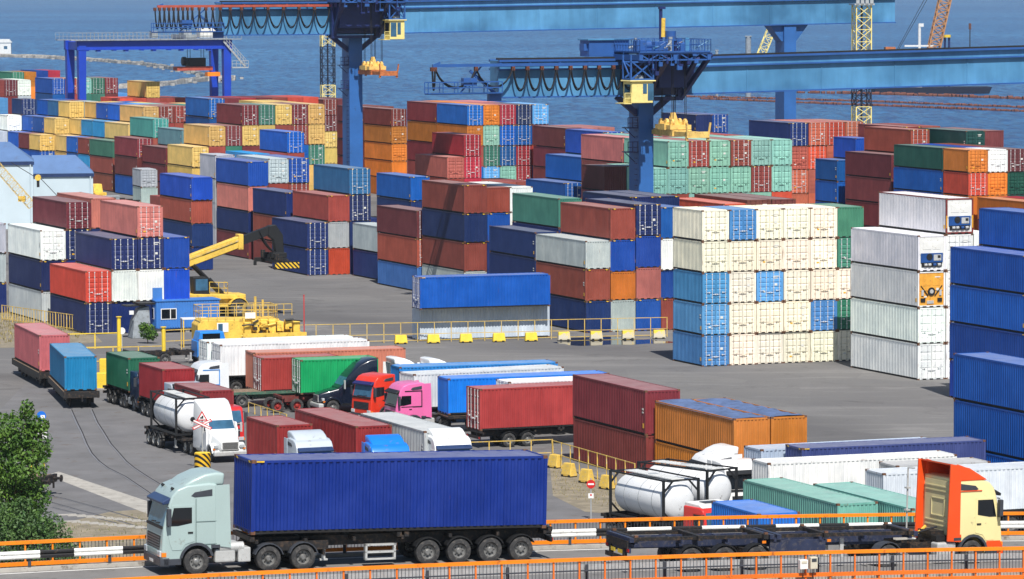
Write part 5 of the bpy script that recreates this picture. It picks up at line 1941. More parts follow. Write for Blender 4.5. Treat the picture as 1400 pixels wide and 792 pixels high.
def catenary0(a, b2, sag, n=6):
    a, b2 = Vector(a), Vector(b2)
    return [a + (b2 - a) * (i / n) - Vector((0, 0, sag * (1 - (2 * i / n - 1) ** 2))) for i in range(n + 1)]

# ------------------------------------------------------------------ reach stackers
def railing(mb, pts, h, mi=0, r=.035, n=None):
    for a, b2 in zip(pts[:-1], pts[1:]):
        a, b2 = Vector(a), Vector(b2)
        k = max(1, int((b2 - a).length / .7))
        for i in range(k + 1):
            p = a + (b2 - a) * i / k
            mb.bar(p, p + Vector((0, 0, h)), r * 1.4, None, mi)
        for f in (1, .5):
            mb.bar(a + Vector((0, 0, h * f)), b2 + Vector((0, 0, h * f)), r * 1.4, None, mi)

psi = R(20)
o = at(318, 431, 0)
f = Vector((math.cos(psi), math.sin(psi), 0))
o = o - f * 2.6
t = thing('reach_stacker', 'yellow reach stacker with black telescopic boom over the yard', 'reach stacker', o, psi)
q = MB()
q.box(-4.2, 3.2, -1.5, 1.5, .9, 1.7); q.box(-4.4, -2.2, -1.7, 1.7, .8, 2.6); q.box(2.0, 3.6, -1.2, 1.2, 1.0, 2.1)
q.prism([(-2.2, 1.7), (-2.2, 2.3), (3.0, 2.1), (3.2, 1.7)], -1.9, 1.9)
q.build('body', ['yellow'], t, bevel=.08)
for s in (-1, 1):
    wheel(t, -2.9, s * 1.45, r=.75, w=.55)
    for e in (0, .62):
        wheel(t, 2.6, s * (1.35 + e), r=.85, w=.58)
    g = MB(); y0, y1 = sorted((s * .95, s * 2.3)); guard(g, 2.6, .85, .95, y0, y1, 20, 160, .06); g.build('mudguard', ['yellow'], t)
q = MB(); q.prism([(-1.7, 2.1), (-1.8, 3.9), (-.5, 3.9), (-.1, 3.1), (-.1, 2.1)], -1.75, -.45); q.build('cab', ['black'], t, bevel=.06)
q = MB(); q.box(-1.55, -.35, -1.77, -1.745, 2.6, 3.7); q.build('cab_window', ['glass_blue'], t)
q = MB(); railing(q, [(-.2, -1.85, 2.3), (1.6, -1.85, 2.2), (1.6, -.6, 2.2)], 1.1); q.build('handrail', ['yellow'], t)
def boom_pt(x, dz=0, y=0):
    return Vector((x, y, 5.42 + (x + 1.6) * .34 + dz))
def beam(mb, a, b2, w, h, mi=0):
    mb.bar(a, b2, w, h, mi)
q = MB(); beam(q, boom_pt(-5.6), boom_pt(3.4), .95, 1.05); q.box(-5.9, -4.4, -.7, .7, 2.6, 4.6); q.build('boom', ['yellow'], t, bevel=.04, seg=1)
q = MB(); beam(q, boom_pt(3.4, .0), boom_pt(6.4), .72, .8); q.build('boom_extension', ['black'], t)
q = MB(); q.bar(boom_pt(-.2, -.62, .3), boom_pt(3.2, -.62, .3), .16); q.bar(boom_pt(-.5, .1, -.5), boom_pt(3.0, .1, -.5), .06); q.build('cable_tray', ['black'], t)
for s in (-1, 1):
    q = MB(); q.cyl((1.6, s * .62, 2.0), boom_pt(-1.4, -.5, s * .62), .15, n=10, mi=0); q.cyl((1.4, s * .62, 2.2), (.1, s * .62, 3.6), .2, n=10, mi=0); q.build('lift_cylinder', ['black'], t)
q = MB()
hd = boom_pt(6.4)
q.prism([(6.2, hd.z + .4), (6.9, hd.z + .5), (7.6, hd.z - .5), (7.7, hd.z - 2.2), (6.9, hd.z - 2.3), (6.7, hd.z - 1.0), (6.1, hd.z - .5)], -.45, .45)
q.box(6.5, 7.9, -.7, .7, hd.z - 2.7, hd.z - 2.2)
q.build('boom_head', ['black'], t, bevel=.04, seg=1)
q = MB()
zz = hd.z - 3.2
q.box(6.7, 7.7, -1.6, 2.8, zz, zz + .5)
for e in (-2.9, 3.9):
    q.box(6.0, 8.4, e - .15, e + .15, zz - .1, zz + .3)
    q.box(7.0, 7.4, min(e, 0), max(e, 0), zz + .05, zz + .35)
    for x in (6.05, 8.35):
        q.box(x - .12, x + .12, e - .15, e + .15, zz - .45, zz - .05)
q.build('spreader', ['black'], t)
q = MB(); q.box(6.0, 8.4, -3.09, -3.06, zz - .35, zz + .2); q.build('hazard_plate', ['hazard'], t)
q = MB()
for k in range(5):
    y = -.5 + k * .25
    q.tube(catenary0((5.2, y, boom_pt(5.2).z + .45), (7.2, y, zz + .9), .5), .04, 5)
q.build('hose', ['rope'], t)
q = MB()
for k in range(6):
    y = -2.4 + k * 1.15
    q.box(6.5 + .1 * (k % 2), 6.95, y, y + .5, zz + .35, zz + .75 + .15 * (k % 3))
    q.cyl((7.5, y, zz + .3), (7.5, y + .6, zz + .3), .14, n=8)
q.build('spreader_gear', ['chassis'], t)
for s in (-1, 1):
    q = MB(); q.bar(boom_pt(-5.0, .2, s * .5), boom_pt(3.2, .2, s * .5), .06, .18); q.build('boom_rib', ['yellow_fence'], t)
q = MB(); q.box(3.1, 3.6, -.58, .58, boom_pt(3.3).z - .75, boom_pt(3.3).z + .72); q.build('boom_collar', ['yellow'], t, bevel=.03, seg=1)

psi = R(14)
o = at(338, 478, 0)
t = thing('reach_stacker', 'yellow container handler with railed deck behind white containers', 'container handler', o, psi)
q = MB(); q.box(-4.2, 2.6, -1.4, 1.8, 1.0, 2.75); q.prism([(-4.6, 1.0), (-4.6, 2.3), (-4.2, 2.75), (-4.2, 1.0)], -1.4, 1.8); q.prism([(2.6, 1.0), (2.6, 2.6), (4.4, 1.9), (4.6, 1.0)], -1.2, 1.6)
q.build('body', ['yellow'], t, bevel=.07)
q = MB(); railing(q, [(-4.4, -1.5, 2.78), (2.4, -1.5, 2.78), (2.4, 1.7, 2.78), (-4.4, 1.7, 2.78), (-4.4, -1.5, 2.78)], 1.15); q.build('handrail', ['yellow_fence'], t)
q = MB(); q.box(-2.9, -1.9, -1.43, -1.40, 1.7, 2.5); w = q.build('cab_window', ['sign_white'], t)
q = MB(); q.box(-2.8, -2.4, -1.445, -1.431, 1.78, 2.42); q.build('pane', ['glass_blue'], w)
for k in range(7):
    x = -.6 + k * .72
    q = MB(); q.box(x, x + .6, -2.05 - .1 * (k % 2), -1.45, 1.55 + .15 * (k % 3), 2.55 + .12 * (k % 2)); q.build('hydraulic_box', ['yellow'], t, bevel=.05, seg=1)
q = MB()
q.box(-.8, 4.8, -2.5, -2.1, 1.25, 1.6)
for k in range(9):
    q.box(-.6 + k * .6, -.35 + k * .6, -2.52, -2.05, .8, 1.25)
q.box(4.3, 4.7, -2.4, 1.6, .9, 1.5)
q.build('lifting_beam', ['yellow'], t)
q = MB(); q.box(-.7, 4.6, -2.0, -1.5, .7, 1.3); q.build('engine_bay', ['black'], t)
rs = random.Random(31)
for k in range(30):
    x, z = rs.uniform(-1.0, 3.6), rs.uniform(1.2, 2.7)
    q = MB()
    if k % 3 == 0:
        q.cyl((x, -2.3, z), (x + rs.uniform(.3, 1.2), -2.2, z + rs.uniform(-.3, .3)), rs.uniform(.05, .12), n=7)
    else:
        w, h = rs.uniform(.12, .4), rs.uniform(.1, .3)
        yy = -2.5 + rs.uniform(0, .9)
        q.box(x, x + w, yy, yy + .3, z * .8, z * .8 + h)
    q.build('fitting', [rs.choice(['yellow', 'yellow', 'yellow', 'black', 'chassis'])], t)
for k in range(0):
    q = MB(); x = -1 + k * 1.3; q.bar((x, -2.45, 1.3), (x + .9, -2.45, 2.6), .09); q.bar((x + .9, -2.45, 1.3), (x, -2.45, 2.6), .09); q.build('lattice_brace', ['yellow'], t)
q = MB(); railing(q, [(-.5, -1.0, 3.0), (3.8, -1.0, 3.0)], 1.0); q.build('handrail', ['yellow_fence'], t)
for x in (-2.9, 2.9):
    for s in (-1, 1):
        wheel(t, x, s * 1.5 + .2, r=.8, w=.6)
q = MB(); q.cyl((.8, .3, 2.75), (.8, .3, 4.6), .12, n=8); q.cyl((1.5, .5, 2.75), (1.5, .5, 4.3), .1, n=8); q.build('exhaust', ['yellow_fence'], t)
q = MB(); q.box(-.5, .5, -1.7, -1.55, 2.85, 3.35, 0) if False else q.box(-.45, .45, -1.62, -1.52, 2.85, 3.35); w = q.build('lamp_box', ['sign_white'], t)
# blue tug in front of it
psi = R(18)
t = thing('terminal_tractor', 'blue terminal tractor nose below the yellow handler', 'tractor', at(288, 497, 0), psi)
q = MB(); q.box(-1.4, 1.4, -1.1, 1.1, .6, 2.0); q.prism([(-1.3, 2.0), (-1.1, 2.75), (.9, 2.75), (1.1, 2.0)], -.95, .95); q.build('body', [mat_color('tug_blue', (42, 138, 226), rough=.4)], t, bevel=.07)
q = MB(); q.box(.1, .8, -1.13, -1.1, 1.5, 1.95); q.box(-.9, .6, -.97, -.94, 2.1, 2.6); q.build('cab_window', ['glass'], t)
for x in (-.9, .9):
    for s in (-1, 1):
        wheel(t, x, s * 1.0, r=.5, w=.35)
t = thing('awning', 'small white awning on posts beside the blue office', 'awning', at(268, 474, 0), R(14))
q = MB(); q.box(-1.3, 1.0, -.7, .7, 2.45, 2.55); q.build('canopy', ['sign_white'], t)
for x in (-1.2, .9):
    for y in (-.6, .6):
        q = MB(); q.box(x - .05, x + .05, y - .05, y + .05, 0, 2.45); q.build('post', ['yellow'], t)
trailer('low black trailer with yellow fittings behind the white container', at(240, 497, 0), R(20), L=8.5, axles=[-2.6, -1.2, 2.8], flat=False)
# ------------------------------------------------------------------ rail-mounted jib cranes
def catenary(a, b2, sag, n=10):
    a, b2 = Vector(a), Vector(b2)
    return [a + (b2 - a) * (i / n) - Vector((0, 0, sag * (1 - (2 * i / n - 1) ** 2) ** .8)) for i in range(n + 1)]

def big_crane(label, base, rz, zb, th, xl, xlat, xr, tilt, leg2, sc, cab_side, fest, railmat, spr, spr_xz, has_house, splabel):
    t = thing('gantry_crane', label, 'crane', base, rz, 'blue cantilever cranes')
    bw = 2.3 * sc
    zt = zb + th
    # main girder: left cantilever level, right part slightly rising
    q = MB()
    q.box(xl, 0, -bw / 2, bw / 2, zb, zt - .0, 0)
    x2 = [(0, zb), (xr, zb + tilt * xr), (xr, zt + tilt * xr), (0, zt)]
    q.prism([(x, z) for x, z in x2], -bw / 2, bw / 2, 0)
    q.build('girder', ['crane'], t)
    q = MB()
    for y in (-1, 1):
        y0, y1 = sorted((y * bw / 2, y * (bw / 2 + .35)))
        for za, zc in ((zt - .12, zt + .1), (zt - .95, zt - .8), (zb - .02, zb + .12)):
            q.prism([(xl, za), (0, za), (xr, za + tilt * xr), (xr, zc + tilt * xr), (0, zc), (xl, zc)], y0 - (.0 if y > 0 else 0), y1)
    q.build('girder_flange', ['crane_dark'], t)
    q = MB()
    q.prism([(xl - .2, zt + .1), (0, zt + .1), (xr, zt + .1 + tilt * xr), (xr, zt + .28 + tilt * xr), (0, zt + .28), (xl - .2, zt + .28)], -bw / 2 - .2, -bw / 2 + .1)
    q.build('crane_rail', ['gasket'], t)
    n = int((xr - xl) / 8.4)
    for k in range(n):
        x = xl + 2 + k * 8.4
        z0 = max(0, x) * tilt
        q = MB()
        q.box(x - .05, x + .05, -bw / 2 - .05, -bw / 2, zb + .14 + z0, zt - .96 + z0)
        q.build('web_stiffener', ['crane'], t)
    # festoon rail and cable loops
    yf = -bw / 2 - .75
    q = MB()
    q.box(xlat, xl, yf - .12, yf + .12, zt - .55, zt - .25)
    q.box(xl, fest[-1] + .5, yf - .12, yf + .12, zt - .55, zt - .25)
    for k in range(6):
        x = xl + (fest[-1] - xl) * k / 5
        q.box(x - .08, x + .08, yf, -bw / 2, zt - .35, zt - .2)
    q.build('festoon_rail', [railmat], t)
    for a, b2 in zip(fest[:-1], fest[1:]):
        sag = 2.3 * sc if (b2 - a) > .6 else 2.15 * sc
        if b2 - a > 2.2:
            sag *= .85
        q = MB()
        q.tube(catenary((a, yf, zt - .75), (b2, yf, zt - .75), sag), .085, 5, 0)
        q.tube(catenary((a, yf - .16, zt - .75), (b2, yf - .16, zt - .75), sag * .93), .06, 5, 0)
        q.box(a - .16, a + .16, yf - .2, yf + .2, zt - .95, zt - .55, 1)
        q.build('festoon_loop', ['rope', 'rust'], t)
    # walkway at the cantilever end
    q = MB()
    zl = zb + .55
    for y in (-bw / 2 - 1.1, -bw / 2 - .1):
        for z in (zl, zl + .55, zl + 1.1):
            q.bar((xlat - .6, y, z), (xl, y, z), .1)
        k = int((xl - xlat) / 1.3)
        for i in range(k + 1):
            x = xlat - .6 + (xl - xlat + .6) * i / k
            q.bar((x, y, zl), (x, y, zl + 1.1), .08)
    q.box(xlat - .6, xl, -bw / 2 - 1.1, -bw / 2 - .1, zl - .12, zl)
    q.bar((xlat, yf, zt - .4), (xlat + .8, yf, zt - .1), .18)
    q.bar((xl - 3.2, -bw / 2 - .5, zl + 2.2), (xl, -bw / 2 - .3, zb + .1), .25)
    q.bar((xlat + 3.0, -bw / 2 - .5, zl), (xl - 2.0, -bw / 2 - .5, zt - .5), .14)
    q.box(xl - 1.2, xl + .1, -bw / 2 - .6, -bw / 2, zb - .3, zb + .5)
    q.box(xlat + 3.2, xlat + 4.6, -bw / 2 - 1.0, -bw / 2 - .2, zl + .7, zl + 1.5)
    q.build('end_walkway', ['crane_dark'], t)
    # columns
    for x, zc in ((0, 0), (leg2, tilt * leg2)):
        if x is None or x == 999:
            continue
        c = MB()
        c.box(x - .87 * sc / 1.07, x + .87 * sc / 1.07, -1.3 * sc, 1.3 * sc, .6, zb + zc - .15)
        c.prism([(x - 2.6 * sc, zb + zc), (x + 2.6 * sc, zb + zc), (x + 1.0 * sc, zb + zc - 2.0 * sc), (x - 1.0 * sc, zb + zc - 2.0 * sc)], -.9 * sc, .9 * sc) if x else None
        c.build('column', ['crane_column'], t)
        c = MB()
        c.box(x - 1.6, x + 1.6, -6, 6, .35, 1.4)
        for y in (-5, -3.6, 3.6, 5):
            c.box(x - .5, x + .5, y - .55, y + .55, 0, .7)
        c.build('bogie', ['crane_navy'], t)
        for s in (-1, 1):
            if x == 0:
                c = MB()
                c.bar((x + s * .7, -.6, zb - 1.9 * sc), (x + s * 3.0 * sc, -.6, zb - .05), .55)
                c.build('knee_brace', ['crane_navy'], t)
    # ladder platform on the column
    c = MB()
    for z in (zb * .72, zb * .84):
        c.box(-2.0, -.9, -1.3, .3, z, z + .1)
        for x in (-2.0, -1.5, -.95):
            c.bar((x, -1.3, z), (x, -1.3, z + 1.1), .07)
        c.bar((-2.0, -1.3, z + 1.1), (-.9, -1.3, z + 1.1), .07)
        c.bar((-2.0, -1.3, z + .55), (-.9, -1.3, z + .55), .07)
        c.bar((-2.0, -.5, z), (-.9, -.5, z - 1.0), .08)
    for k in range(int(zb * 1.6)):
        c.box(-1.08, -.93, -1.15, -.7, 2 + k * .55, 2.06 + k * .55)
    c.build('ladder', ['crane_navy'], t)
    # trolley: deck above the girder reaching forward, hanging frames, cab
    m = cab_side
    cx = 2.4
    q = MB()
    x0, x1 = (-3.4, 4.3) if m < 0 else (-3.9, 5.0)
    yfr = -7.6
    zd = zt + .55
    q.box(x0, x1, yfr, 1.8, zd + .2, zd + .35)
    for x in (x0 + .15, x1 - .15, (x0 + x1) / 2):
        q.box(x - .2, x + .2, yfr, 1.8, zd - .55, zd)
    for y in (yfr + .2, -3.4, 1.4):
        q.box(x0, x1, y - .1, y + .1, zd - .6, zd - .45)
        q.box(x0, x1, y - .1, y + .1, zd + .05, zd + .199)
        for i in range(7):
            xa, xb = x0 + (x1 - x0) * i / 7, x0 + (x1 - x0) * (i + 1) / 7
            q.bar((xa, y, zd - .5 if i % 2 else zd + .1), (xb, y, zd + .1 if i % 2 else zd - .5), .12)
    q.build('trolley_deck', ['crane_dark'], t)
    q = MB()
    railing(q, [(x0, yfr, zd + .35), (x1, yfr, zd + .35), (x1, 1.7, zd + .35), (x0, 1.7, zd + .35), (x0, yfr, zd + .35)], 1.15, 0, .045)
    q.build('trolley_railing', ['crane_dark'], t)
    rs = random.Random(int(base[0]) + 5)
    for k in range(7):
        q = MB()
        x = x0 + .8 + (x1 - x0 - 1.6) * k / 6
        y = rs.uniform(yfr + 1, -1)
        if k % 3 == 1:
            q.cyl((x - .5, y, zd + .9), (x + .6, y, zd + .9), .5, n=12)
            q.box(x - .6, x + .7, y - .45, y + .45, zd + .35, zd + .6)
        else:
            q.box(x - .5, x + .5, y - .5, y + .5, zd + .35, zd + rs.uniform(.9, 1.7))
        q.build('winch', ['crane_dark'], t, bevel=.05, seg=1)
    for k in range(38):
        q = MB()
        x, y = rs.uniform(x0 + .2, x1 - .8), rs.uniform(yfr + .1, -.5)
        if k % 3 == 0:
            q.cyl((x, y, zd + .6), (x + rs.uniform(.4, 1.4), y + rs.uniform(-.3, .3), zd + rs.uniform(.5, 1.5)), rs.uniform(.05, .14), n=7)
        elif k % 3 == 1:
            z = zd - rs.uniform(.1, 2.2)
            q.box(x, x + rs.uniform(.15, .6), yfr - .02, yfr + .25, z, z + rs.uniform(.12, .5))
            q.bar((x + .1, yfr + .1, z), (x + .1, yfr + .1, zd), .06)
        else:
            h = rs.uniform(.3, 1.5)
            q.box(x, x + rs.uniform(.12, .5), y, y + rs.uniform(.12, .4), zd + .35, zd + .35 + h)
        q.build('trolley_fitting', [rs.choice(['crane', 'crane_dark', 'crane_dark', 'crane_navy', 'worn_grey'] if k % 3 != 1 else ['crane_dark', 'crane_navy', 'crane_navy'])], t)
    q = MB()
    q.cyl((x0 + 4.9, -4, zd + .35), (x0 + 4.9, -4, zd + 2.3), .55, n=14)
    q.build('cable_drum', ['crane_dark'], t, smooth=True)
    q = MB()
    q.cyl((x0 + 4.0, -3.6, zd + .3), (x0 + 4.0, -3.6, zd + 4.6), .18, n=8, mi=0)
    q.cyl((x0 + 4.15, -3.8, zd + 1.7), (x0 + 4.2, -3.8, zd + 3.6), .22, n=8, mi=1)
    q.box(x0 + 3.8, x0 + 4.4, -3.9, -3.4, zd + 4.5, zd + 4.75, 0)
    q.build('trolley_mast', ['crane_navy', 'yellow'], t)
    # hanging frame before the girder
    q = MB()
    xs = (x0 + 3.2, x1 - 1.3) if m < 0 else (x0 + .4, x1 - 2.6)
    for x in xs:
        q.box(x - .3, x + .3, yf - 1.2, yf - .5, zb - .1, zd)
        q.bar((x, yfr + .3, zd - .3), (x, yf - .8, zb + .6), .4)
    q.box(xs[0], xs[1], yf - 1.1, yf - .8, zb + .2, zd - .4)
    q.box(xs[0] - .3, xs[1] + .3, yf - 1.2, yf - .5, zb - .45, zb - .05)
    q.box(xs[0] + .1, xs[1] - .1, yf - 3.0, yf - 1.25, zb + .9, zt - .2)
    q.box(x0 + .3, x1 - .8, yf - 2.4, yf - .6, zt - .6, zd - .6)
    q.bar((xs[1] + 1.4, yfr + .2, zd), (xs[1] + .2, yf - .8, zb - .2), .42)
    q.bar((xs[0] - .4, yfr + .2, zd), (xs[0], yf - .8, zb - .2), .3)
    q.box(x1 - 1.0, x1 + .6, yf - .4, yf + .1, zb + 1.2, zt - .9)
    q.build('hanging_frame', ['crane_navy'], t)  # navy colour and solid boxes stand in for shade under the deck
    # operator cab under a braced cage
    cx0, cx1 = (x0 - .9, x0 + 1.7) if m < 0 else (x1 - 2.5, x1 - .2)
    cy0, cy1 = yfr + .3, yfr + 2.5
    cz0, cz1 = zb - .55 * sc, zb + 1.75 * sc
    q = MB()
    for x in (cx0 + .1, cx1 - .1):
        for y in (cy0 + .1, cy1 - .1):
            q.bar((x, y, cz1), (x, y, zd), .16)
    for y in (cy0 + .1, cy1 - .1):
        q.bar((cx0 + .1, y, cz1 + .1), (cx1 - .1, y, zd - .6), .13)
        q.bar((cx1 - .1, y, cz1 + .1), (cx0 + .1, y, zd - .6), .13)
        q.bar((cx0, y, cz1 + .1), (cx1, y, cz1 + .1), .18)
        q.bar((cx0, y, zd - .7), (cx1, y, zd - .7), .16)
    for x in (cx0 + .1, cx1 - .1):
        q.bar((x, cy0 + .1, cz1 + .1), (x, cy1 - .1, zd - .6), .13)
        q.bar((x, cy0, cz1 + .1), (x, cy1, cz1 + .1), .18)
    q.build('cab_cage', ['crane_dark'], t)
    q = MB()
    q.box(cx0 + .15, cx1 - .15, cy0, cy1, cz0, cz1 - .12)
    q.box(cx0 - .1, cx1 + .1, cy0 - .2, cy1 + .1, cz1 - .12, cz1 + .02)
    cab = q.build('operator_cab', ['yellow_light'], t, bevel=.05, seg=1)
    w = (cx1 - cx0)
    for a, b2, zc0, zc1 in ((.52, .68, .42, .86), (.72, .96, .12, .86)) if m < 0 else ((.10, .44, .15, .86), (.50, .70, .25, .86)):
        q = MB()
        q.box(cx0 + w * a, cx0 + w * b2, cy0 - .03, cy0 - .005, cz0 + (cz1 - cz0) * zc0, cz0 + (cz1 - cz0) * zc1)
        q.build('window', ['glass_blue'], cab)
    q = MB()
    q.box(cx0 + .12, cx0 + .145, cy0 + .4, cy1 - .4, cz0 + .9, cz1 - .4)
    q.build('window', ['glass'], cab)
    q = MB()
    railing(q, [(cx0 - .6, cy0, cz0 + .02), (cx0 + .1, cy0, cz0 + .02)], 1.0, 0, .04)
    q.box(cx0 - .7, cx0 + .15, cy0, cy1, cz0 - .06, cz0 + .02)
    q.build('cab_platform', ['yellow_light'], t)
    q = MB(); q.box(cx0 + .9, cx0 + 1.6, cy0 + .4, cy0 + 1.1, cz1 + .03, cz1 + .5); q.build('air_conditioner', ['worn_grey'], t, bevel=.04, seg=1)
    if has_house:
        q = MB()
        q.box(-6.1, -1.8, -1.0, 1.4, zt + .3, zt + 1.95, 0)
        q.box(-6.3, -1.7, -1.2, 1.6, zt + 1.95, zt + 2.08, 1)
        q.box(-6.5, -6.1, -.6, .6, zt + .9, zt + 1.6, 0)
        q.build('machine_house', ['crane_dark', 'crane'], t)
    # spreader on ropes, its long side across the girder
    sx, sz = spr_xz
    s = thing('spreader', splabel, 'spreader', (0, 0, 0), 0, 'container spreaders hanging from cranes')
    s.matrix_world = Matrix.Translation(base) @ Matrix.Rotation(rz, 4, 'Z') @ Matrix.Translation((sx, -4.6, sz))
    q = MB()
    q.box(-1.15, 1.15, -1.9, 1.9, .35, .8, 0)
    q.box(-1.3, 1.3, -.8, .8, .3, .9, 0)
    for x in (-.7, .7):
        for y in (-1.35, 0, 1.35):
            q.cyl((x - .12, y, 1.05), (x + .12, y, 1.05), .36, n=12, mi=0)
            q.box(x - .2, x + .2, y - .25, y + .25, .8, 1.2, 0)
    q.prism([(-.6, .8), (.6, .8), (.2, 2.0), (-.2, 2.0)], -.15, .15, 0)
    q.build('head_block', ['spreader_yellow'], s)
    q = MB()
    q.box(-.9, -.45, -5.9, 5.9, -.25, .2)
    q.box(.45, .9, -5.9, 5.9, -.25, .2)
    q.box(-1.05, 1.05, -2.2, 2.2, -.3, .3)
    for y in (-5.95, 5.95):
        q.box(-1.22, 1.22, y - .22, y + .22, -.35, .25)
    for k in range(10):
        y = -5.2 + k * 1.15
        q.box(-.45, .45, y - .07, y + .07, -.15, .1)
    q.build('spreader_frame', [spr], s)
    for y in (-5.95, 5.95):
        for x in (-1.15, 1.15):
            q = MB()
            q.bar((x, y + math.copysign(.15, y), -.1), (x * 1.12, y + math.copysign(.3, y), 1.15), .16)
            q.box(x - .12, x + .12, y - .12, y + .12, -.6, -.35)
            q.build('flipper', [spr], s)
    q = MB()
    for x in (-.7, .7):
        for y in (-1.35, 1.35):
            q.cyl((x, y, 1.3), (x, y * .9, zd - .6 - sz), .035, n=4)
            q.cyl((x + .15, y, 1.3), (x + .15, y * .9, zd - .6 - sz), .035, n=4)
    q.build('hoist_rope', ['rope'], s)
    return t

A = R(21.5)
mat_color('crane_cantilever', (60, 150, 220), rough=.4)
f2 = [-23.6, -23.3, -18.9, -14.9]
x = -14.9
while x < -5.0:
    x += 1.57
    f2.append(x)
f2 += [f2[-1] + .95 + 0 * k for k in range(1)]
for k in range(7):
    f2.append(f2[-1] + .42)
big_crane('nearer blue jib crane with yellow cab left of its column', at(877, 405.8, 0), A, 20.4, 3.7, -15.95, -23.2, 60, .017, 54, .98, -1, [q_ * .985 for q_ in f2], 'crane_dark', 'spreader_yellow', (1.5, 16.8), True,
          'yellow spreader hanging from the nearer crane above teal containers')
f1 = [-27.3 + .62 * k for k in range(9)] + [-21.4, -20.5, -19.6, -18.6]
x = -18.6
for d in (1.35, 1.5, 1.7, 1.9, 2.1, 2.1, 2.1, 2.1):
    x += d
    f1.append(x)
big_crane('farther blue jib crane with yellow cab right of its column', at(483, 310.5, 0), A, 25.15, 4.2, -18.2, -27.0, 78.3, .0125, 62.4, 1.1, 1, f1, 'rail_red', 'spreader_rust', (1.2, 20.3), False,
          'rust-orange spreader with yellow head hanging from the farther crane')

# ------------------------------------------------------------------ rubber-tyred gantry at far left
P0 = at(113, 230, 0)
t = thing('yard_gantry', 'royal blue portal gantry standing over the far left containers', 'gantry crane', P0, R(22))
SP, DP, ZB, ZT = 26.3, 7.2, 20.4, 22.0
for x in (0, SP):
    for y in (0, DP):
        q = MB()
        q.loft([[(x - .52, y - .5, 1.3), (x + .52, y - .5, 1.3), (x + .52, y + .5, 1.3), (x - .52, y + .5, 1.3)],
                [(x - .7, y - .7, ZT), (x + .7, y - .7, ZT), (x + .7, y + .7, ZT), (x - .7, y + .7, ZT)]])
        q.build('leg', ['rtg'], t)
        for e in (-.8, .8):
            wo = wheel(t, x, y + e, r=.75, w=.6)
            wo.rotation_euler = (0, 0, PI / 2)
    q = MB()
    q.box(x - .6, x + .6, -1.6, DP + 1.6, .9, 1.8)
    q.box(x - .5, x + .5, .6, DP - .6, ZT - 1.6, ZT - .2)
    q.bar((x, .4, 9.5), (x, DP - .4, 5.5), .35)
    q.build('sill_beam', ['rtg'], t)
for y in (0, DP):
    q = MB()
    q.box(-.9, SP + .9, y - .55, y + .55, ZB, ZT - .02)
    q.box(-.9, SP + .9, y - .75, y + .75, ZB - .02, ZB + .18)
    for k in range(5):
        q.box(3 + k * 5 - .3, 3.3 + k * 5, y - .62, y + .62, ZB - .3, ZB)
    q.build('main_girder', ['rtg'], t)
    q = MB()
    yy = y - 1.3 if y == 0 else y + 1.3
    q.box(-2.2, SP + 2.4, min(yy, y), max(yy, y), ZT, ZT + .14, 0)
    railing(q, [(-2.2, yy, ZT + .1), (SP + 2.4, yy, ZT + .1)], 1.2, 0, .035)
    q.build('walkway', ['worn_grey'], t)
q = MB()
q.bar((SP - .8, -.9, ZT - .3), (SP + 3.2, -.9, ZT - 4.8), .3)
railing(q, [(SP - .8, -1.2, ZT - .2), (SP + 3.2, -1.2, ZT - 4.6)], 1.1, 0, .05)
q.box(SP + .6, SP + 3.6, -1.4, .4, ZT - 5.0, ZT - 4.8)
railing(q, [(SP + .6, -1.4, ZT - 4.8), (SP + 3.6, -1.4, ZT - 4.8)], 1.1, 0, .05)
q.build('stair', ['galv'], t)
q = MB(); q.box(SP - 5.0, SP - 2.0, -.8, 1.4, ZT + .4, ZT + 2.0); q.build('electrical_house', ['white'], t)
q = MB(); q.box(SP - 7.6, SP - 5.6, -.6, DP + .6, ZT + .2, ZT + .9); q.box(SP - 7.4, SP - 6.0, 1, 4, ZT + .9, ZT + 1.6); q.box(12.5, 13.6, -.8, .6, ZT + .4, ZT + 1.6); q.build('trolley', ['worn_grey'], t)
s = thing('spreader', 'dark red spreader below the royal blue gantry girder', 'spreader', P0 + Vector((0, 0, 0)), R(22), 'container spreaders hanging from cranes')
q = MB(); q.box(SP - 8.5, SP - 2.0, 1.6, 4.0, 16.6, 17.3, 0); q.box(SP - 6.3, SP - 3.2, 1.8, 3.8, 17.3, 18.8, 1); q.cyl((SP - 7.2, 2.8, 18.2), (SP - 6.6, 2.8, 18.2), .8, n=12, mi=1); q.build('spreader_frame', ['rail_red', 'black'], s)
q = MB()
for xx in (SP - 6, SP - 3.5):
    for yy in (2, 3.6):
        q.cyl((xx, yy, 18.4), (xx, yy, 21.9), .05, n=4)
q.build('hoist_rope', ['rope'], s)
q = MB(); q.box(SP - 3.3, SP - 1.0, .5, 2.1, 15.6, 16.3); q.build('guide_block', ['orange_rail'], s)

# ------------------------------------------------------------------ lattice light masts
def light_mast(label, px, Y, bands, w=1.9):
    x = (px - 700) / FPX * Y
    t = thing('lattice_mast', label, 'mast', (x, Y, 0), R(12), 'yellow and black lattice masts')
    for z0, z1, mt in bands:
        q = MB(); lattice(q, (0, 0, z0 + .02), (0, 0, z1), w, max(2, round((z1 - z0) / 1.5)), .085, 0, diag=2); q.build('mast_section', [mt], t)
    q = MB(); q.cyl((.0, 0, 0), (.0, 0, bands[-1][1]), .16, n=6); q.build('cable_riser', [bands[0][2]], t)
    q = MB(); q.box(-1.4, 1.4, -1.4, 1.4, bands[-1][1], bands[-1][1] + .2)
    for k in range(4):
        q.box(-1.2 + k * .65, -.75 + k * .65, -1.5, -1.2, bands[-1][1] + .2, bands[-1][1] + .7)
    q.build('lamp_platform', ['galv'], t)
mat_color('mast_black', (26, 34, 56), rough=.6)
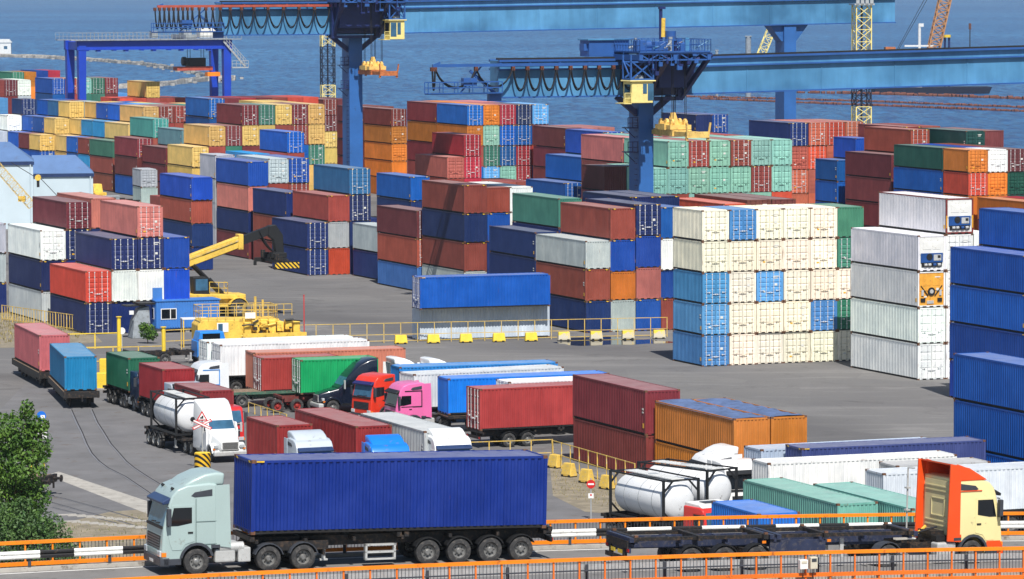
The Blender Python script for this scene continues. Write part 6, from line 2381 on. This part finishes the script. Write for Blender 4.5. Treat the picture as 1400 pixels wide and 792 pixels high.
light_mast('lattice mast left of the farther crane column', 449.5, 720, [(0, 8, 'mast_black'), (8, 14.3, 'yellow_light'), (14.3, 20.9, 'mast_black'), (20.9, 27.5, 'yellow_light')], 2.2)
light_mast('lattice mast crossing behind the nearer crane girder', 1178.5, 566, [(0, 8, 'mast_black'), (8, 14.9, 'yellow_light'), (14.9, 22, 'mast_black'), (22, 28.6, 'yellow_light')], 2.1)

# ------------------------------------------------------------------ things out on the water
def sea_at(px, py):
    return at(px, py, SEA_Z)
def rubble_line(pts, w, h, seed, name='breakwater'):
    rs = random.Random(seed)
    P = [sea_at(x, y) for x, y in pts]
    rings = []
    Q = []
    for a, b2 in zip(P[:-1], P[1:]):
        k = max(2, int((b2 - a).length / 9))
        Q += [a + (b2 - a) * i / k for i in range(k)]
    Q.append(P[-1])
    q = MB()
    for p in Q:
        rings.append([p + Vector((0, -w * rs.uniform(.8, 1.2), -1)), p + Vector((0, -w * .5 * rs.uniform(.7, 1.2), h * rs.uniform(.5, .9))), p + Vector((0, 0, h * rs.uniform(.85, 1.2))),
                      p + Vector((0, w * .5, h * rs.uniform(.5, .9))), p + Vector((0, w, -1))])
    q.loft(rings)
    for p in Q:
        for _ in range(2):
            c = p + Vector((rs.uniform(-5, 5), rs.uniform(-w * .8, w * .3), rs.uniform(0, h * .9)))
            r = rs.uniform(.3, .8)
            q.box(c.x - r, c.x + r, c.y - r, c.y + r, c.z - r * .6, c.z + r * .6)
    return structure(q.build(name, [mat_color('rubble', (176, 172, 164), rough=.95, var=.5, scale=.2, dirt=.4, dirtcol=(96, 92, 88))]))
rubble_line([(-40, 75.5), (0, 78), (60, 80), (130, 84), (200, 90), (245, 97), (280, 105), (298, 113)], 3.2, 1.5, 1)
rubble_line([(163, 121), (205, 119.5), (250, 115), (285, 111), (300, 111), (322, 110)], 3.4, 1.7, 2)
p = sea_at(4, 77.5)
t = thing('pier_house', 'small white building on the breakwater at the left edge', 'building', (p.x, p.y, 0), R(4))
q = MB(); q.box(-9, 4, -4, 4, -2, 4.0); q.build('wall', ['white'], t)
q = MB(); q.prism([(-9.3, 4.0), (4.3, 4.0), (3.0, 5.6), (-8.6, 5.6)], -4.3, 4.3); q.build('roof', ['white'], t)
q = MB()
for x in (-6, -2, 1.5):
    q.box(x - .8, x + .8, -4.06, -4.0, 1.0, 2.4)
q.build('window', ['glass_blue'], t)

def float_line(pts, r, seed, label):
    rs = random.Random(seed)
    P = [sea_at(x, y) for x, y in pts]
    q = MB()
    for a, b2 in zip(P[:-1], P[1:]):
        d = (b2 - a)
        k = int(d.length / (r * 2.8))
        for i in range(k):
            p = a + d * (i + rs.uniform(-.2, .2)) / k
            rr = r * rs.uniform(.7, 1.25)
            q.cyl(p + Vector((-rr, rs.uniform(-.5, .5), rr * .4)), p + Vector((rr, rs.uniform(-.5, .5), rr * .4)), rr, n=8)
    o = q.build('float_line', [mat_color('float_rust', (112, 66, 54), rough=.8, var=.4, scale=.4)])
    o['kind'] = 'stuff'
    o['label'] = label
float_line([(1086, 127.5), (1180, 129), (1300, 132.5), (1420, 137)], .6, 1, 'far row of rusty floats on the water')
float_line([(940, 133), (1050, 135.5), (1200, 140), (1420, 148.5)], .38, 2, 'middle row of rusty floats on the water')
float_line([(960, 136), (1050, 139.5), (1220, 146), (1420, 154)], .42, 3, 'near row of rusty floats on the water')

p = sea_at(1272, 128)
t = thing('floating_crane', 'orange lattice jib of a floating crane near the top right', 'floating crane', (p.x, p.y, SEA_Z), R(3))
q = MB(); q.loft([[(-17, -5, -.5), (17, -5, -.5), (17, 5, -.5), (-17, 5, -.5)], [(-18, -5.5, 2.0), (18, -5.5, 2.0), (18, 5.5, 2.0), (-18, 5.5, 2.0)]]); q.build('hull', [mat_color('hull_navy', (34, 40, 60), rough=.6, var=.3)], t)
q = MB(); q.box(-9, -3, -3, 3, 2.0, 7.5); q.box(-8, -4, -2.5, 2.5, 7.5, 10); q.build('deckhouse', ['white'], t)
q = MB(); lattice(q, (-1.4, 0, 3), (6.0, 0, 36), 3.4, 16, .2, 0, diag=2); q.build('jib', ['orange_dark'], t)
q = MB(); q.cyl((-3.4, 0, 9), (-3.4, 0, 21), .45, n=8); q.bar((-8, 0, 14.5), (1, 0, 14.5), .5); q.box(-3.7, -2.2, -.5, .5, 20.3, 21.3); q.build('mast', ['white'], t)
q = MB(); q.cyl((-10, 0, 13), (2, 0, 34), .09, n=5); q.cyl((-11, 0, 12), (1, 0, 34), .09, n=5); q.build('stay', ['rope'], t)
q = MB()
for x in (4.7, 6.0):
    q.cyl((x, 2, 2), (x, 2, 17), .35, n=8, mi=1)
q.cyl((5.3, 2, 17), (5.3, 2, 17.8), 1.2, n=12, mi=0)
q.build('spud', ['block_yellow', 'crane_navy'], t)
q = MB(); q.box(-14, -11, -2, 2, 2, 14.2); q.build('winch_house', ['spreader_rust'], t)
p = sea_at(1022, 124)
t = thing('floating_crane', 'pale lattice jib slanting between the two crane girders', 'floating crane', (p.x, p.y, SEA_Z), R(3))
q = MB(); q.loft([[(-6, -4, -.5), (6, -4, -.5), (6, 4, -.5), (-6, 4, -.5)], [(-6.5, -4.5, 1.6), (6.5, -4.5, 1.6), (6.5, 4.5, 1.6), (-6.5, 4.5, 1.6)]]); q.build('hull', ['hull_navy'], t)
q = MB(); lattice(q, (.5, 0, 2), (9.5, 0, 24), 2.4, 12, .17, 0, diag=1); q.build('jib', ['yellow_light'], t)
q = MB(); q.box(-1.6, 1.2, -1.6, 1.6, 1.6, 5); q.build('machine_house', ['spreader_rust'], t)
for k, (x, y0, y1, w, m_) in enumerate(((1023, 133, 51, .85, 'worn_grey'), (980, 133, 70, .45, 'worn_grey'))):
    p = sea_at(x, y0)
    s = (y0 + 25.6) / (32 - SEA_Z)
    t = thing('mooring_pile', ['taller grey mooring pile beyond the nearer girder', 'shorter grey mooring pile beyond the nearer girder'][k], 'pile', (p.x, p.y, SEA_Z - 2), 0, 'mooring piles in the water')
    h = (y0 - y1) / s + 2
    q = MB(); q.cyl((0, 0, 0), (0, 0, h), w, n=10); q.build('pile_tube', [m_], t)
    q = MB(); q.box(-w * 1.2, w * 1.2, -w, w, h, h + .3); q.build('pile_cap', [m_], t)
p = sea_at(1326, 66)
t = thing('beacon', 'slim dark beacon far out on the water at right', 'beacon', (p.x, p.y, SEA_Z))
q = MB(); q.cyl((0, 0, -1), (0, 0, 11), .3, n=8); q.build('shaft', ['rope'], t)
q = MB(); q.cyl((0, 0, 9.5), (0, 0, 12.5), .7, n=8); q.build('topmark', ['rust'], t)
# ------------------------------------------------------------------ road bridge in the foreground
BETA = R(20)
BU, BN = Vector((math.cos(BETA), math.sin(BETA), 0)), Vector((math.sin(BETA), -math.cos(BETA), 0))
def zroad(X):
    return 9.28 - (.00053 * (X + 19.7) ** 2 if X > -19.7 else 0)
def bp(s, n, z=0.0):
    """s metres along the bridge, n metres from the far railing towards the camera, z above the road"""
    p = Vector((-19.7, 161.1, 0)) + BU * s + BN * n
    X0 = -19.7 + BU.x * s
    p.z = zroad(X0) + z
    return p
S0, S1 = -45.0, 80.0
def ribbon(name, n0, n1, z0, z1, mats, step=2.5, s0=S0, s1=S1, kind=True, parent=None):
    q = MB()
    k = int((s1 - s0) / step)
    rings = [[bp(s, n0, z0), bp(s, n1, z0), bp(s, n1, z1), bp(s, n0, z1)] for s in (s0 + (s1 - s0) * i / k for i in range(k + 1))]
    q.loft(rings)
    o = q.build(name, mats, parent)
    if kind:
        structure(o)
    return o
mat_color('bridge_asphalt', (122, 120, 118), rough=.9, var=.2, scale=.5, dirt=.12, dirtcol=(84, 82, 80))
mat_color('kerb_stone', (176, 172, 164), rough=.9, var=.2, scale=1, dirt=.25)
ribbon('bridge_road', .75, 10.6, -.25, 0, ['bridge_asphalt'])
ribbon('bridge_slab', -.35, 11.75, -.95, -.26, ['concrete'])
ribbon('kerb', .35, .746, -.25, .14, ['kerb_stone'])
ribbon('kerb', 10.604, 11.1, -.25, .14, ['kerb_stone'])
ribbon('lane_line', 5.6, 5.72, .004, .008, ['white'])
ribbon('edge_line', 1.05, 1.2, .004, .008, ['white'])
ribbon('edge_line', 10.1, 10.25, .004, .008, ['white'])
t = thing('bridge_pier', 'concrete piers carrying the road bridge', 'bridge pier', bp(0, 5.7) * 1)
for s in (-30, -6, 18, 42, 66):
    for n in (2.2, 9.2):
        p = bp(s, n, -.95)
        q = MB()
        a = p - t.location
        q.cyl((a.x, a.y, -t.location.z), (a.x, a.y, a.z), .6, n=16)
        q.build('pier', ['concrete'], t)
t['label'] = 'round concrete piers below the foreground road bridge'

def rail_fence(label, n, side, step, ht, post_mat, low_mat):
    t = thing('bridge_railing', label, 'railing', bp(0, n))
    o = t.location
    q = MB()
    k = 60
    for za, zb_, w, mats in ((ht - .13, ht, .075, 0),):
        rings = [[bp(s, n - w, za) - o, bp(s, n + w, za) - o, bp(s, n + w, zb_) - o, bp(s, n - w, zb_) - o] for s in (S0 + (S1 - S0) * i / k for i in range(k + 1))]
        q.loft(rings)
    q.build('top_rail', ['orange_rail'], t)
    q = MB()
    rings = [[bp(s, n - .06, .12) - o, bp(s, n + .06, .12) - o, bp(s, n + .06, .27) - o, bp(s, n - .06, .27) - o] for s in (S0 + (S1 - S0) * i / k for i in range(k + 1))]
    q.loft(rings)
    q.build('bottom_rail', [low_mat], t)
    q = MB()
    rings = [[bp(s, n - .03, .60) - o, bp(s, n + .03, .60) - o, bp(s, n + .03, .65) - o, bp(s, n - .03, .65) - o] for s in (S0 + (S1 - S0) * i / k for i in range(k + 1))]
    q.loft(rings)
    q.build('middle_rail', ['darkgrey'], t)
    m = None
    for i in range(int((S1 - S0) / step)):
        p = bp(S0 + i * step, n, -.2) - o
        if m is None:
            q = MB(); q.box(-.032, .032, -.032, .032, 0, ht + .08)
            m = q.mesh('railing_post', [post_mat])
        po = link('post', m, t, p)
        po.rotation_euler = (0, 0, BETA)
    q = MB()
    for i in range(int((S1 - S0) / .14)):
        p = bp(S0 + i * .14, n, 0) - o
        q.box(p.x - .011, p.x + .011, p.y - .011, p.y + .011, p.z + .2, p.z + ht - .1)
    b = q.build('picket', ['darkgrey'], t)
    b['kind'] = 'stuff'
    return t
mat_color('orange_post', (232, 118, 34), rough=.5, var=.15, dirt=.15)
rail_fence('orange-topped railing along the far side of the bridge', 0.0, 1, 1.09, 1.1, 'orange_rail', 'orange_rail')
rail_fence('orange-topped railing along the near side of the bridge', 11.4, -1, 1.04, 1.12, 'orange_post', 'orange_post')
ribbon('bridge_edge_beam', 11.76, 11.95, -.75, .05, ['orange_post'])

def guard_rail(label, n, mats, lens, zc, face):
    t = thing('crash_barrier', label, 'crash barrier', bp(0, n))
    o = t.location
    s, k = S0, 0
    prof = [(0, -.16), (.055, -.11), (.055, -.05), (.0, 0), (.055, .05), (.055, .11), (0, .16), (-.02, .16), (-.02, -.16)]
    while s < S1:
        L = lens[k % len(lens)]
        q = MB()
        rings = []
        for j in range(3):
            ss = s + (L - .01) * j / 2
            rings.append([bp(ss, n + face * a, zc + b) - o for a, b in prof])
        q.loft(rings)
        q.build('barrier_rail', [mats[k % len(mats)]], t)
        s += L
        k += 1
    s = S0 + 1.0
    while s < S1:
        p = bp(s, n - face * .1, 0) - o
        q = MB(); q.box(p.x - .06, p.x + .06, p.y - .06, p.y + .06, p.z + .0, p.z + zc + .16); q.build('post', ['darkgrey'], t)
        s += 3.2
    return t
mat_color('barrier_black', (34, 34, 36), rough=.45, var=.2, dirt=.1)
mat_color('barrier_white', (236, 236, 232), rough=.45, var=.12, dirt=.12, dirtcol=(150, 146, 138))
guard_rail('black and white striped crash barrier at the far kerb', .72, ['barrier_black', 'barrier_white'], [1.35, 1.95], .64, 1)
guard_rail('plain grey crash barrier at the near kerb', 10.75, ['galv'], [3.2], .62, -1)
for k, (s_, w, h, m_) in enumerate(((0, .33, .36, 'sign_white'), (.42, .3, .46, 'worn_cream'))):
    mat_color('worn_cream', (206, 200, 180), rough=.6, var=.1, dirt=.1)
    P = atY(1178, 776, 155)
    ss = (P - Vector((-19.7, 161.1, 0))).dot(BU) + s_
    p = bp(ss, 11.55, .45)
    t = thing('junction_box', ['white junction box on the near bridge railing', 'cream meter box beside the white one on the near railing'][k], 'box', p, BETA, 'electrical boxes on the railing')
    q = MB(); q.box(-w / 2, w / 2, -.12, .12, 0, h); q.build('case', [m_], t, bevel=.02)
    q = MB(); q.box(-w / 3, w / 3, -.135, -.121, h * .62, h * .88); q.build('window', ['darkgrey' if k else 'worn_cream'], t)
    q = MB(); q.cyl((0, 0, -.35), (0, 0, 0), .02, n=6); q.build('conduit', ['black'], t)

# ------------------------------------------------------------------ the mint lorry with the blue container
ps = BETA + PI
fw = Vector((math.cos(ps), math.sin(ps), 0)); lf = Vector((-fw.y, fw.x, 0))
C = at(268, 785.5, zroad(-12.1))
pos = C - fw * (-1.38) - lf * 1.10
slope = .00106 * (-4 + 19.7) * math.cos(BETA)
zm = zroad(-5.5)
def pitchrot(o, a):
    o.rotation_euler = (0, a, o.rotation_euler.z)
tr1 = euro_tractor('mint green lorry tractor on the bridge at lower left', pos, ps, (166, 186, 184), zc=0, roof='high', rear_axles=(-4.28, -5.68), visor='blue', windscreen='glass_blue', rim='rim', group=None,
                   grille=mat_color('grille_dark', (92, 102, 108), rough=.4))
tr1.location = (pos.x, pos.y, zroad(pos.x) + .0)
pitchrot(tr1, -slope * .6)
# finer details of this tractor
mat_color('mint_shadow', (160, 186, 182), rough=.3)
cmint = MAT['cab_paint_166_186_184']
q = MB(); q.box(-.05, .055, -.86, .86, .78, .96)
for k in range(3):
    q.box(.05, .062, -.84, .84, .80 + k * .055, .835 + k * .055)
q.build('lower_grille', [cmint], tr1)
for s in (-1, 1):
    q = MB(); y0, y1 = sorted((s * 1.236, s * 1.241)); q.box(-2.18, -1.36, y0, y1, 1.16, 1.19); q.box(-2.18, -1.36, y0, y1, 2.05, 2.07); q.box(-1.36, -1.33, y0, y1, 1.16, 2.95); q.build('panel_gap', [mat_color('panel_gap', (110, 130, 128), rough=.5)], tr1)
    q = MB(); y0, y1 = sorted((s * .5, s * 1.18)); q.box(-3.55, -3.05, y0, y1, .42, .98, 0); q.cyl((-3.3, s * 1.0, 1.0), (-2.3, s * 1.0, 1.0), .2, n=12, mi=0); q.build('battery_box', ['alu'], tr1, bevel=.04)
q = MB(); q.box(-1.0, -.6, -1.0, 1.0, 3.40, 3.46) if False else q.prism([(-.36, 3.02), (-.32, 3.0), (-.6, 3.28), (-.66, 3.26)], -.95, .95); q.build('roof_panel', ['glass_blue'], tr1) if False else None
for z in (3.33,):
    for y in (-.7, .7):
        q = MB(); q.cyl((-.6, y, 3.28), (-.5, y, 3.33), .06, n=10); q.build('marker_lamp', ['black'], tr1)
cx1 = -3.55 - L40 / 2
cc = pos + fw * cx1
zb = 1.36
root = thing('shipping_container', 'long dark blue container carried by the mint lorry', 'shipping container', (cc.x, cc.y, zroad(cc.x) + zb), ps + PI / 2, 'containers carried on lorries')
container_parts(root, 'n', L40, HC, False, col=(10, 44, 128), rusty=.05)
root.rotation_euler = (-slope - .011, 0, ps + PI / 2)
tc = pos + fw * (cx1 - .1)
tr = trailer('four-axle trailer under the long dark blue container', tc, ps, L=12.5, deck=1.36, axles=[-.95 - .1, -2.25 - .1, -3.55 - .1, -4.85 - .1], legs=True, dz=zroad(tc.x), group=None)
pitchrot(tr, -slope)
q = MB(); q.box(.3, 1.55, 1.0, 1.22, .55, .62); q.box(.3, .38, 1.0, 1.22, .3, .9); q.box(1.47, 1.55, 1.0, 1.22, .3, .9); q.box(.3, 1.55, 1.0, 1.22, .84, .9); q.box(.3, 1.55, 1.0, 1.22, .28, .34); q.build('side_guard', ['alu'], tr)
q = MB(); q.box(3.0, 5.5, -1.0, 1.0, .75, 1.1); q.build('tool_locker', ['chassis'], tr)

# ------------------------------------------------------------------ the cream and orange lorry with the empty chassis
ps2 = R(26.5)
fw2 = Vector((math.cos(ps2), math.sin(ps2), 0)); lf2 = Vector((-fw2.y, fw2.x, 0))
C = at(1327, 774.5, zroad(18.8))
pos2 = C - fw2 * (-1.38) + lf2 * 1.10
CR, OR = (240, 226, 164), (234, 82, 30)
tr2 = euro_tractor('cream lorry tractor with orange fairings on the bridge', pos2, ps2, CR, zc=zroad(pos2.x) + .05, roof='high', rear_axles=(-5.3,), visor='black', windscreen='glass', group=None, deflector=False, collar=False, bump=mat_color('orange_bumper', OR, rough=.35))
pitchrot(tr2, .02)
om = mat_color('orange_fairing', OR, rough=.32, var=.06, coat=.3)
for s in (-1, 1):
    q = MB()
    y0, y1 = sorted((s * 1.16, s * 1.25))
    q.prism([(-2.0, .95), (-2.0, 3.45), (-2.06, 4.05), (-2.5, 4.1), (-2.6, 1.0)], y0, y1)
    q.build('side_fairing', [om], tr2, bevel=.03)
    q = MB()
    y0, y1 = sorted((s * 1.05, s * 1.24))
    q.prism([(-.75, 3.42), (-1.5, 3.86), (-2.12, 4.08), (-2.12, 3.40)], y0, y1)
    q.build('roof_fairing_side', [om], tr2, bevel=.03)
q = MB()
q.add([(-.72, -1.06, 3.45), (-.72, 1.06, 3.45), (-1.5, 1.06, 3.90), (-1.5, -1.06, 3.90), (-2.4, 1.15, 4.10), (-2.4, -1.15, 4.10),
       (-.78, -1.06, 3.40), (-.78, 1.06, 3.40), (-1.5, 1.06, 3.84), (-1.5, -1.06, 3.84), (-2.4, 1.15, 4.04), (-2.4, -1.15, 4.04)],
      [(0, 1, 2, 3), (3, 2, 4, 5), (6, 9, 8, 7), (9, 11, 10, 8), (4, 10, 11, 5), (0, 6, 7, 1), (0, 3, 9, 6), (3, 5, 11, 9), (1, 7, 8, 2), (2, 8, 10, 4)])
q.build('roof_deflector', [om], tr2)
q = MB()
q.box(-2.31, -2.27, -.95, .95, 1.2, 3.35)
for z in (1.5, 2.9):
    q.box(-2.34, -2.31, -.9, .9, z, z + .05)
    q.box(-2.34, -2.31, -.9, .9, z + .18, z + .23)
q.box(-2.345, -2.31, -.55, .45, 1.9, 1.94); q.box(-2.345, -2.31, -.55, .45, 2.6, 2.64); q.box(-2.345, -2.31, -.55, -.5, 1.9, 2.64); q.box(-2.345, -2.31, .40, .45, 1.9, 2.64)
q.build('rear_panel', [mat_color('cab_rear', (206, 196, 150), rough=.45, var=.1)], tr2)
q = MB(); q.tube([Vector((-3.0, 1.2, 1.1)), Vector((-2.98, 1.2, 3.75)), Vector((-2.85, .9, 3.75))], .035, 6)
for z in (1.2, 2.0, 2.9):
    q.box(-3.08, -2.9, 1.1, 1.3, z, z + .06)
q.build('exhaust_pipe', ['alu'], tr2)
q = MB()
for k in range(14):
    a0, a1 = k / 14, (k + 1) / 14
    q.cyl((-2.6 - a0 * 1.5, .4 - .2 * a0, 1.45 - .35 * math.sin(a0 * 3.1)), (-2.6 - a1 * 1.5, .4 - .2 * a1, 1.45 - .35 * math.sin(a1 * 3.1)), .06, n=6, mi=0)
q.cyl((-2.5, -.3, 1.5), (-3.6, -.1, 1.2), .04, n=6, mi=1)
q.box(-2.9, -2.35, -.9, .9, 1.0, 1.2, 2)
q.build('air_line', ['yellow', 'rope', 'black'], tr2)
# accent under the door
for s in (-1, 1):
    q = MB(); y0, y1 = sorted((s * 1.242, s * 1.252)); q.box(-2.0, -1.0, y0, y1, 2.98, 3.02); q.box(-2.24, -1.95, y0, y1, .98, 1.26); q.build('orange_trim', [om], tr2)
    q = MB(); y0, y1 = sorted((s * 1.1, s * 1.25)); q.prism([(-.74, .7), (-.74, .95), (-.1, .95), (.02, .7)], y0, y1); q.build('orange_step', [om], tr2)
ps3 = R(20.5)
fw3 = Vector((math.cos(ps3), math.sin(ps3), 0))
kp = pos2 + fw2 * (-5.0)
tc = kp - fw3 * 5.1
tr = trailer('empty navy container chassis behind the cream tractor', tc, ps3, L=12.4, deck=1.45, axles=[-3.55, -2.15, -.75], mat='chassis_navy', dz=zroad(tc.x) + .03, group=None)
pitchrot(tr, .028)
q = MB()
for y in (-.95, .95):
    q.box(-6.1, 6.1, y - .08, y + .08, 1.28, 1.42, 0)
for x in (-5.9, -3.2, -.4, 2.2, 5.9):
    q.box(x - .1, x + .1, -1.2, 1.2, 1.26, 1.445, 0)
q.build('bolster', ['chassis'], tr)
q = MB(); q.box(-.2, 5.0, -.56, -.40, .88, 1.26); q.box(-.2, 5.0, .40, .56, .88, 1.26); q.box(-.2, 2.2, -1.12, -1.0, .72, 1.2); q.build('side_plate', ['chassis_navy'], tr)
for x in (-5.9, -.4, 2.2, 5.9):
    for s in (-1, 1):
        q = MB(); y0, y1 = sorted((s * 1.2, s * 1.08)); q.box(x - .07, x + .07, y0, y1, 1.446, 1.52); q.build('twist_lock', ['castings'], tr)
for x in (-.5, 2.3):
    q = MB(); q.box(x - .08, x + .08, -1.235, -1.2, 1.1, 1.2); q.build('side_lamp', ['light_amber'], tr)
q = MB(); q.box(-6.26, -6.2, -1.15, 1.15, .5, .68, 0); q.box(-6.24, -6.12, -.8, -.6, .6, 1.3, 0); q.box(-6.24, -6.12, .6, .8, .6, 1.3, 0); q.box(-6.25, -6.2, -1.1, 1.1, 1.0, 1.3, 0); q.box(-6.24, -6.2, -.6, -.1, .75, .9, 1); q.box(-6.24, -6.2, .2, .7, .75, .9, 1); q.build('tail_bar', ['chassis', 'block_yellow'], tr)

# ------------------------------------------------------------------ tree, shrub and a wagon at lower left
def base_at(px, Y):
    return Vector(((px - 700) / FPX * Y, Y, 0))
rs = random.Random(11)
lob = [((-.4, 0, 9.9), (1.3, 1.2, 1.1)), ((.55, .2, 9.3), (1.1, 1.0, 1.0)), ((-1.5, 0, 8.8), (1.3, 1.2, 1.1)), ((.2, -.4, 8.2), (1.3, 1.2, .95)), ((.65, 0, 6.7), (.9, 1.0, 1.0)), ((-.9, .2, 7.2), (1.5, 1.2, 1.1)),
       ((-.2, -.2, 5.6), (1.5, 1.3, 1.0)), ((.9, .2, 5.0), (.9, .9, .7)), ((-2.2, 0, 10.0), (1.2, 1, 1.1)), ((1.1, 0, 8.9), (.5, .6, .5)), ((1.0, 0, 10.3), (.55, .5, .45)), ((.4, 0, 11.0), (.4, .4, .55)), ((-2.4, 0, 6.0), (1.4, 1.2, 1.6))]
tree('bright green tree rising at the left edge', 'tree', 'broadleaf_tree', base_at(22, 205), lob, 15000, .105, 'leaf_tree', 6.0, .2, 21)
lob = [((-1.0, 0, 7.2), (1.6, 1.5, 1.7)), ((.4, 0, 7.0), (1.4, 1.4, 1.5)), ((1.3, .1, 6.2), (1.1, 1.1, 1.1)), ((-2.2, 0, 6.9), (1.4, 1.3, 1.8)), ((1.5, .2, 5.2), (.9, 1, .9)), ((-.5, 0, 8.6), (.5, .5, .5)), ((.2, -.3, 5.7), (1.8, 1.4, 1.2))]
tree('dense rounded shrub behind the far railing at left', 'shrub', 'leafy_shrub', base_at(40, 186), lob, 15000, .085, 'leaf_bush', 4.4, .18, 22)
rail_wagon('brown flat wagon half hidden by the tree at left', at(-68, 674, 0), R(72))
t = thing('stake_bundle', 'yellow and black stakes standing on the half hidden wagon', 'stakes', at(50, 672, 0) + Vector((0, 0, 1.27)), R(20))
for k in range(3):
    q = MB(); q.box(-.5 + k * .42, -.3 + k * .42, -.1, .1, 0, .5); q.build('stake', ['block_yellow' if k != 1 else 'black'], t)

# ------------------------------------------------------------------ the air over the water and the far yard
def haze_box(density):
    q = MB()
    q.box(-15000, 15000, -600, 41000, -8.0, 60.0)
    me = q.mesh('haze', [])
    m = bpy.data.materials.new('haze_air')
    m.use_nodes = True
    nt = m.node_tree
    nt.nodes.clear()
    v = nt.nodes.new('ShaderNodeVolumePrincipled')
    v.inputs['Color'].default_value = (0.74, 0.87, 1.0, 1)
    v.inputs['Density'].default_value = density
    v.inputs['Anisotropy'].default_value = 0.2
    o = nt.nodes.new('ShaderNodeOutputMaterial')
    nt.links.new(v.outputs[0], o.inputs['Volume'])
    me.materials.append(m)
    ob = link('haze', me)
    ob['kind'] = 'stuff'
    ob['label'] = 'thin pale haze over the port and the water'
haze_box(0.00006)
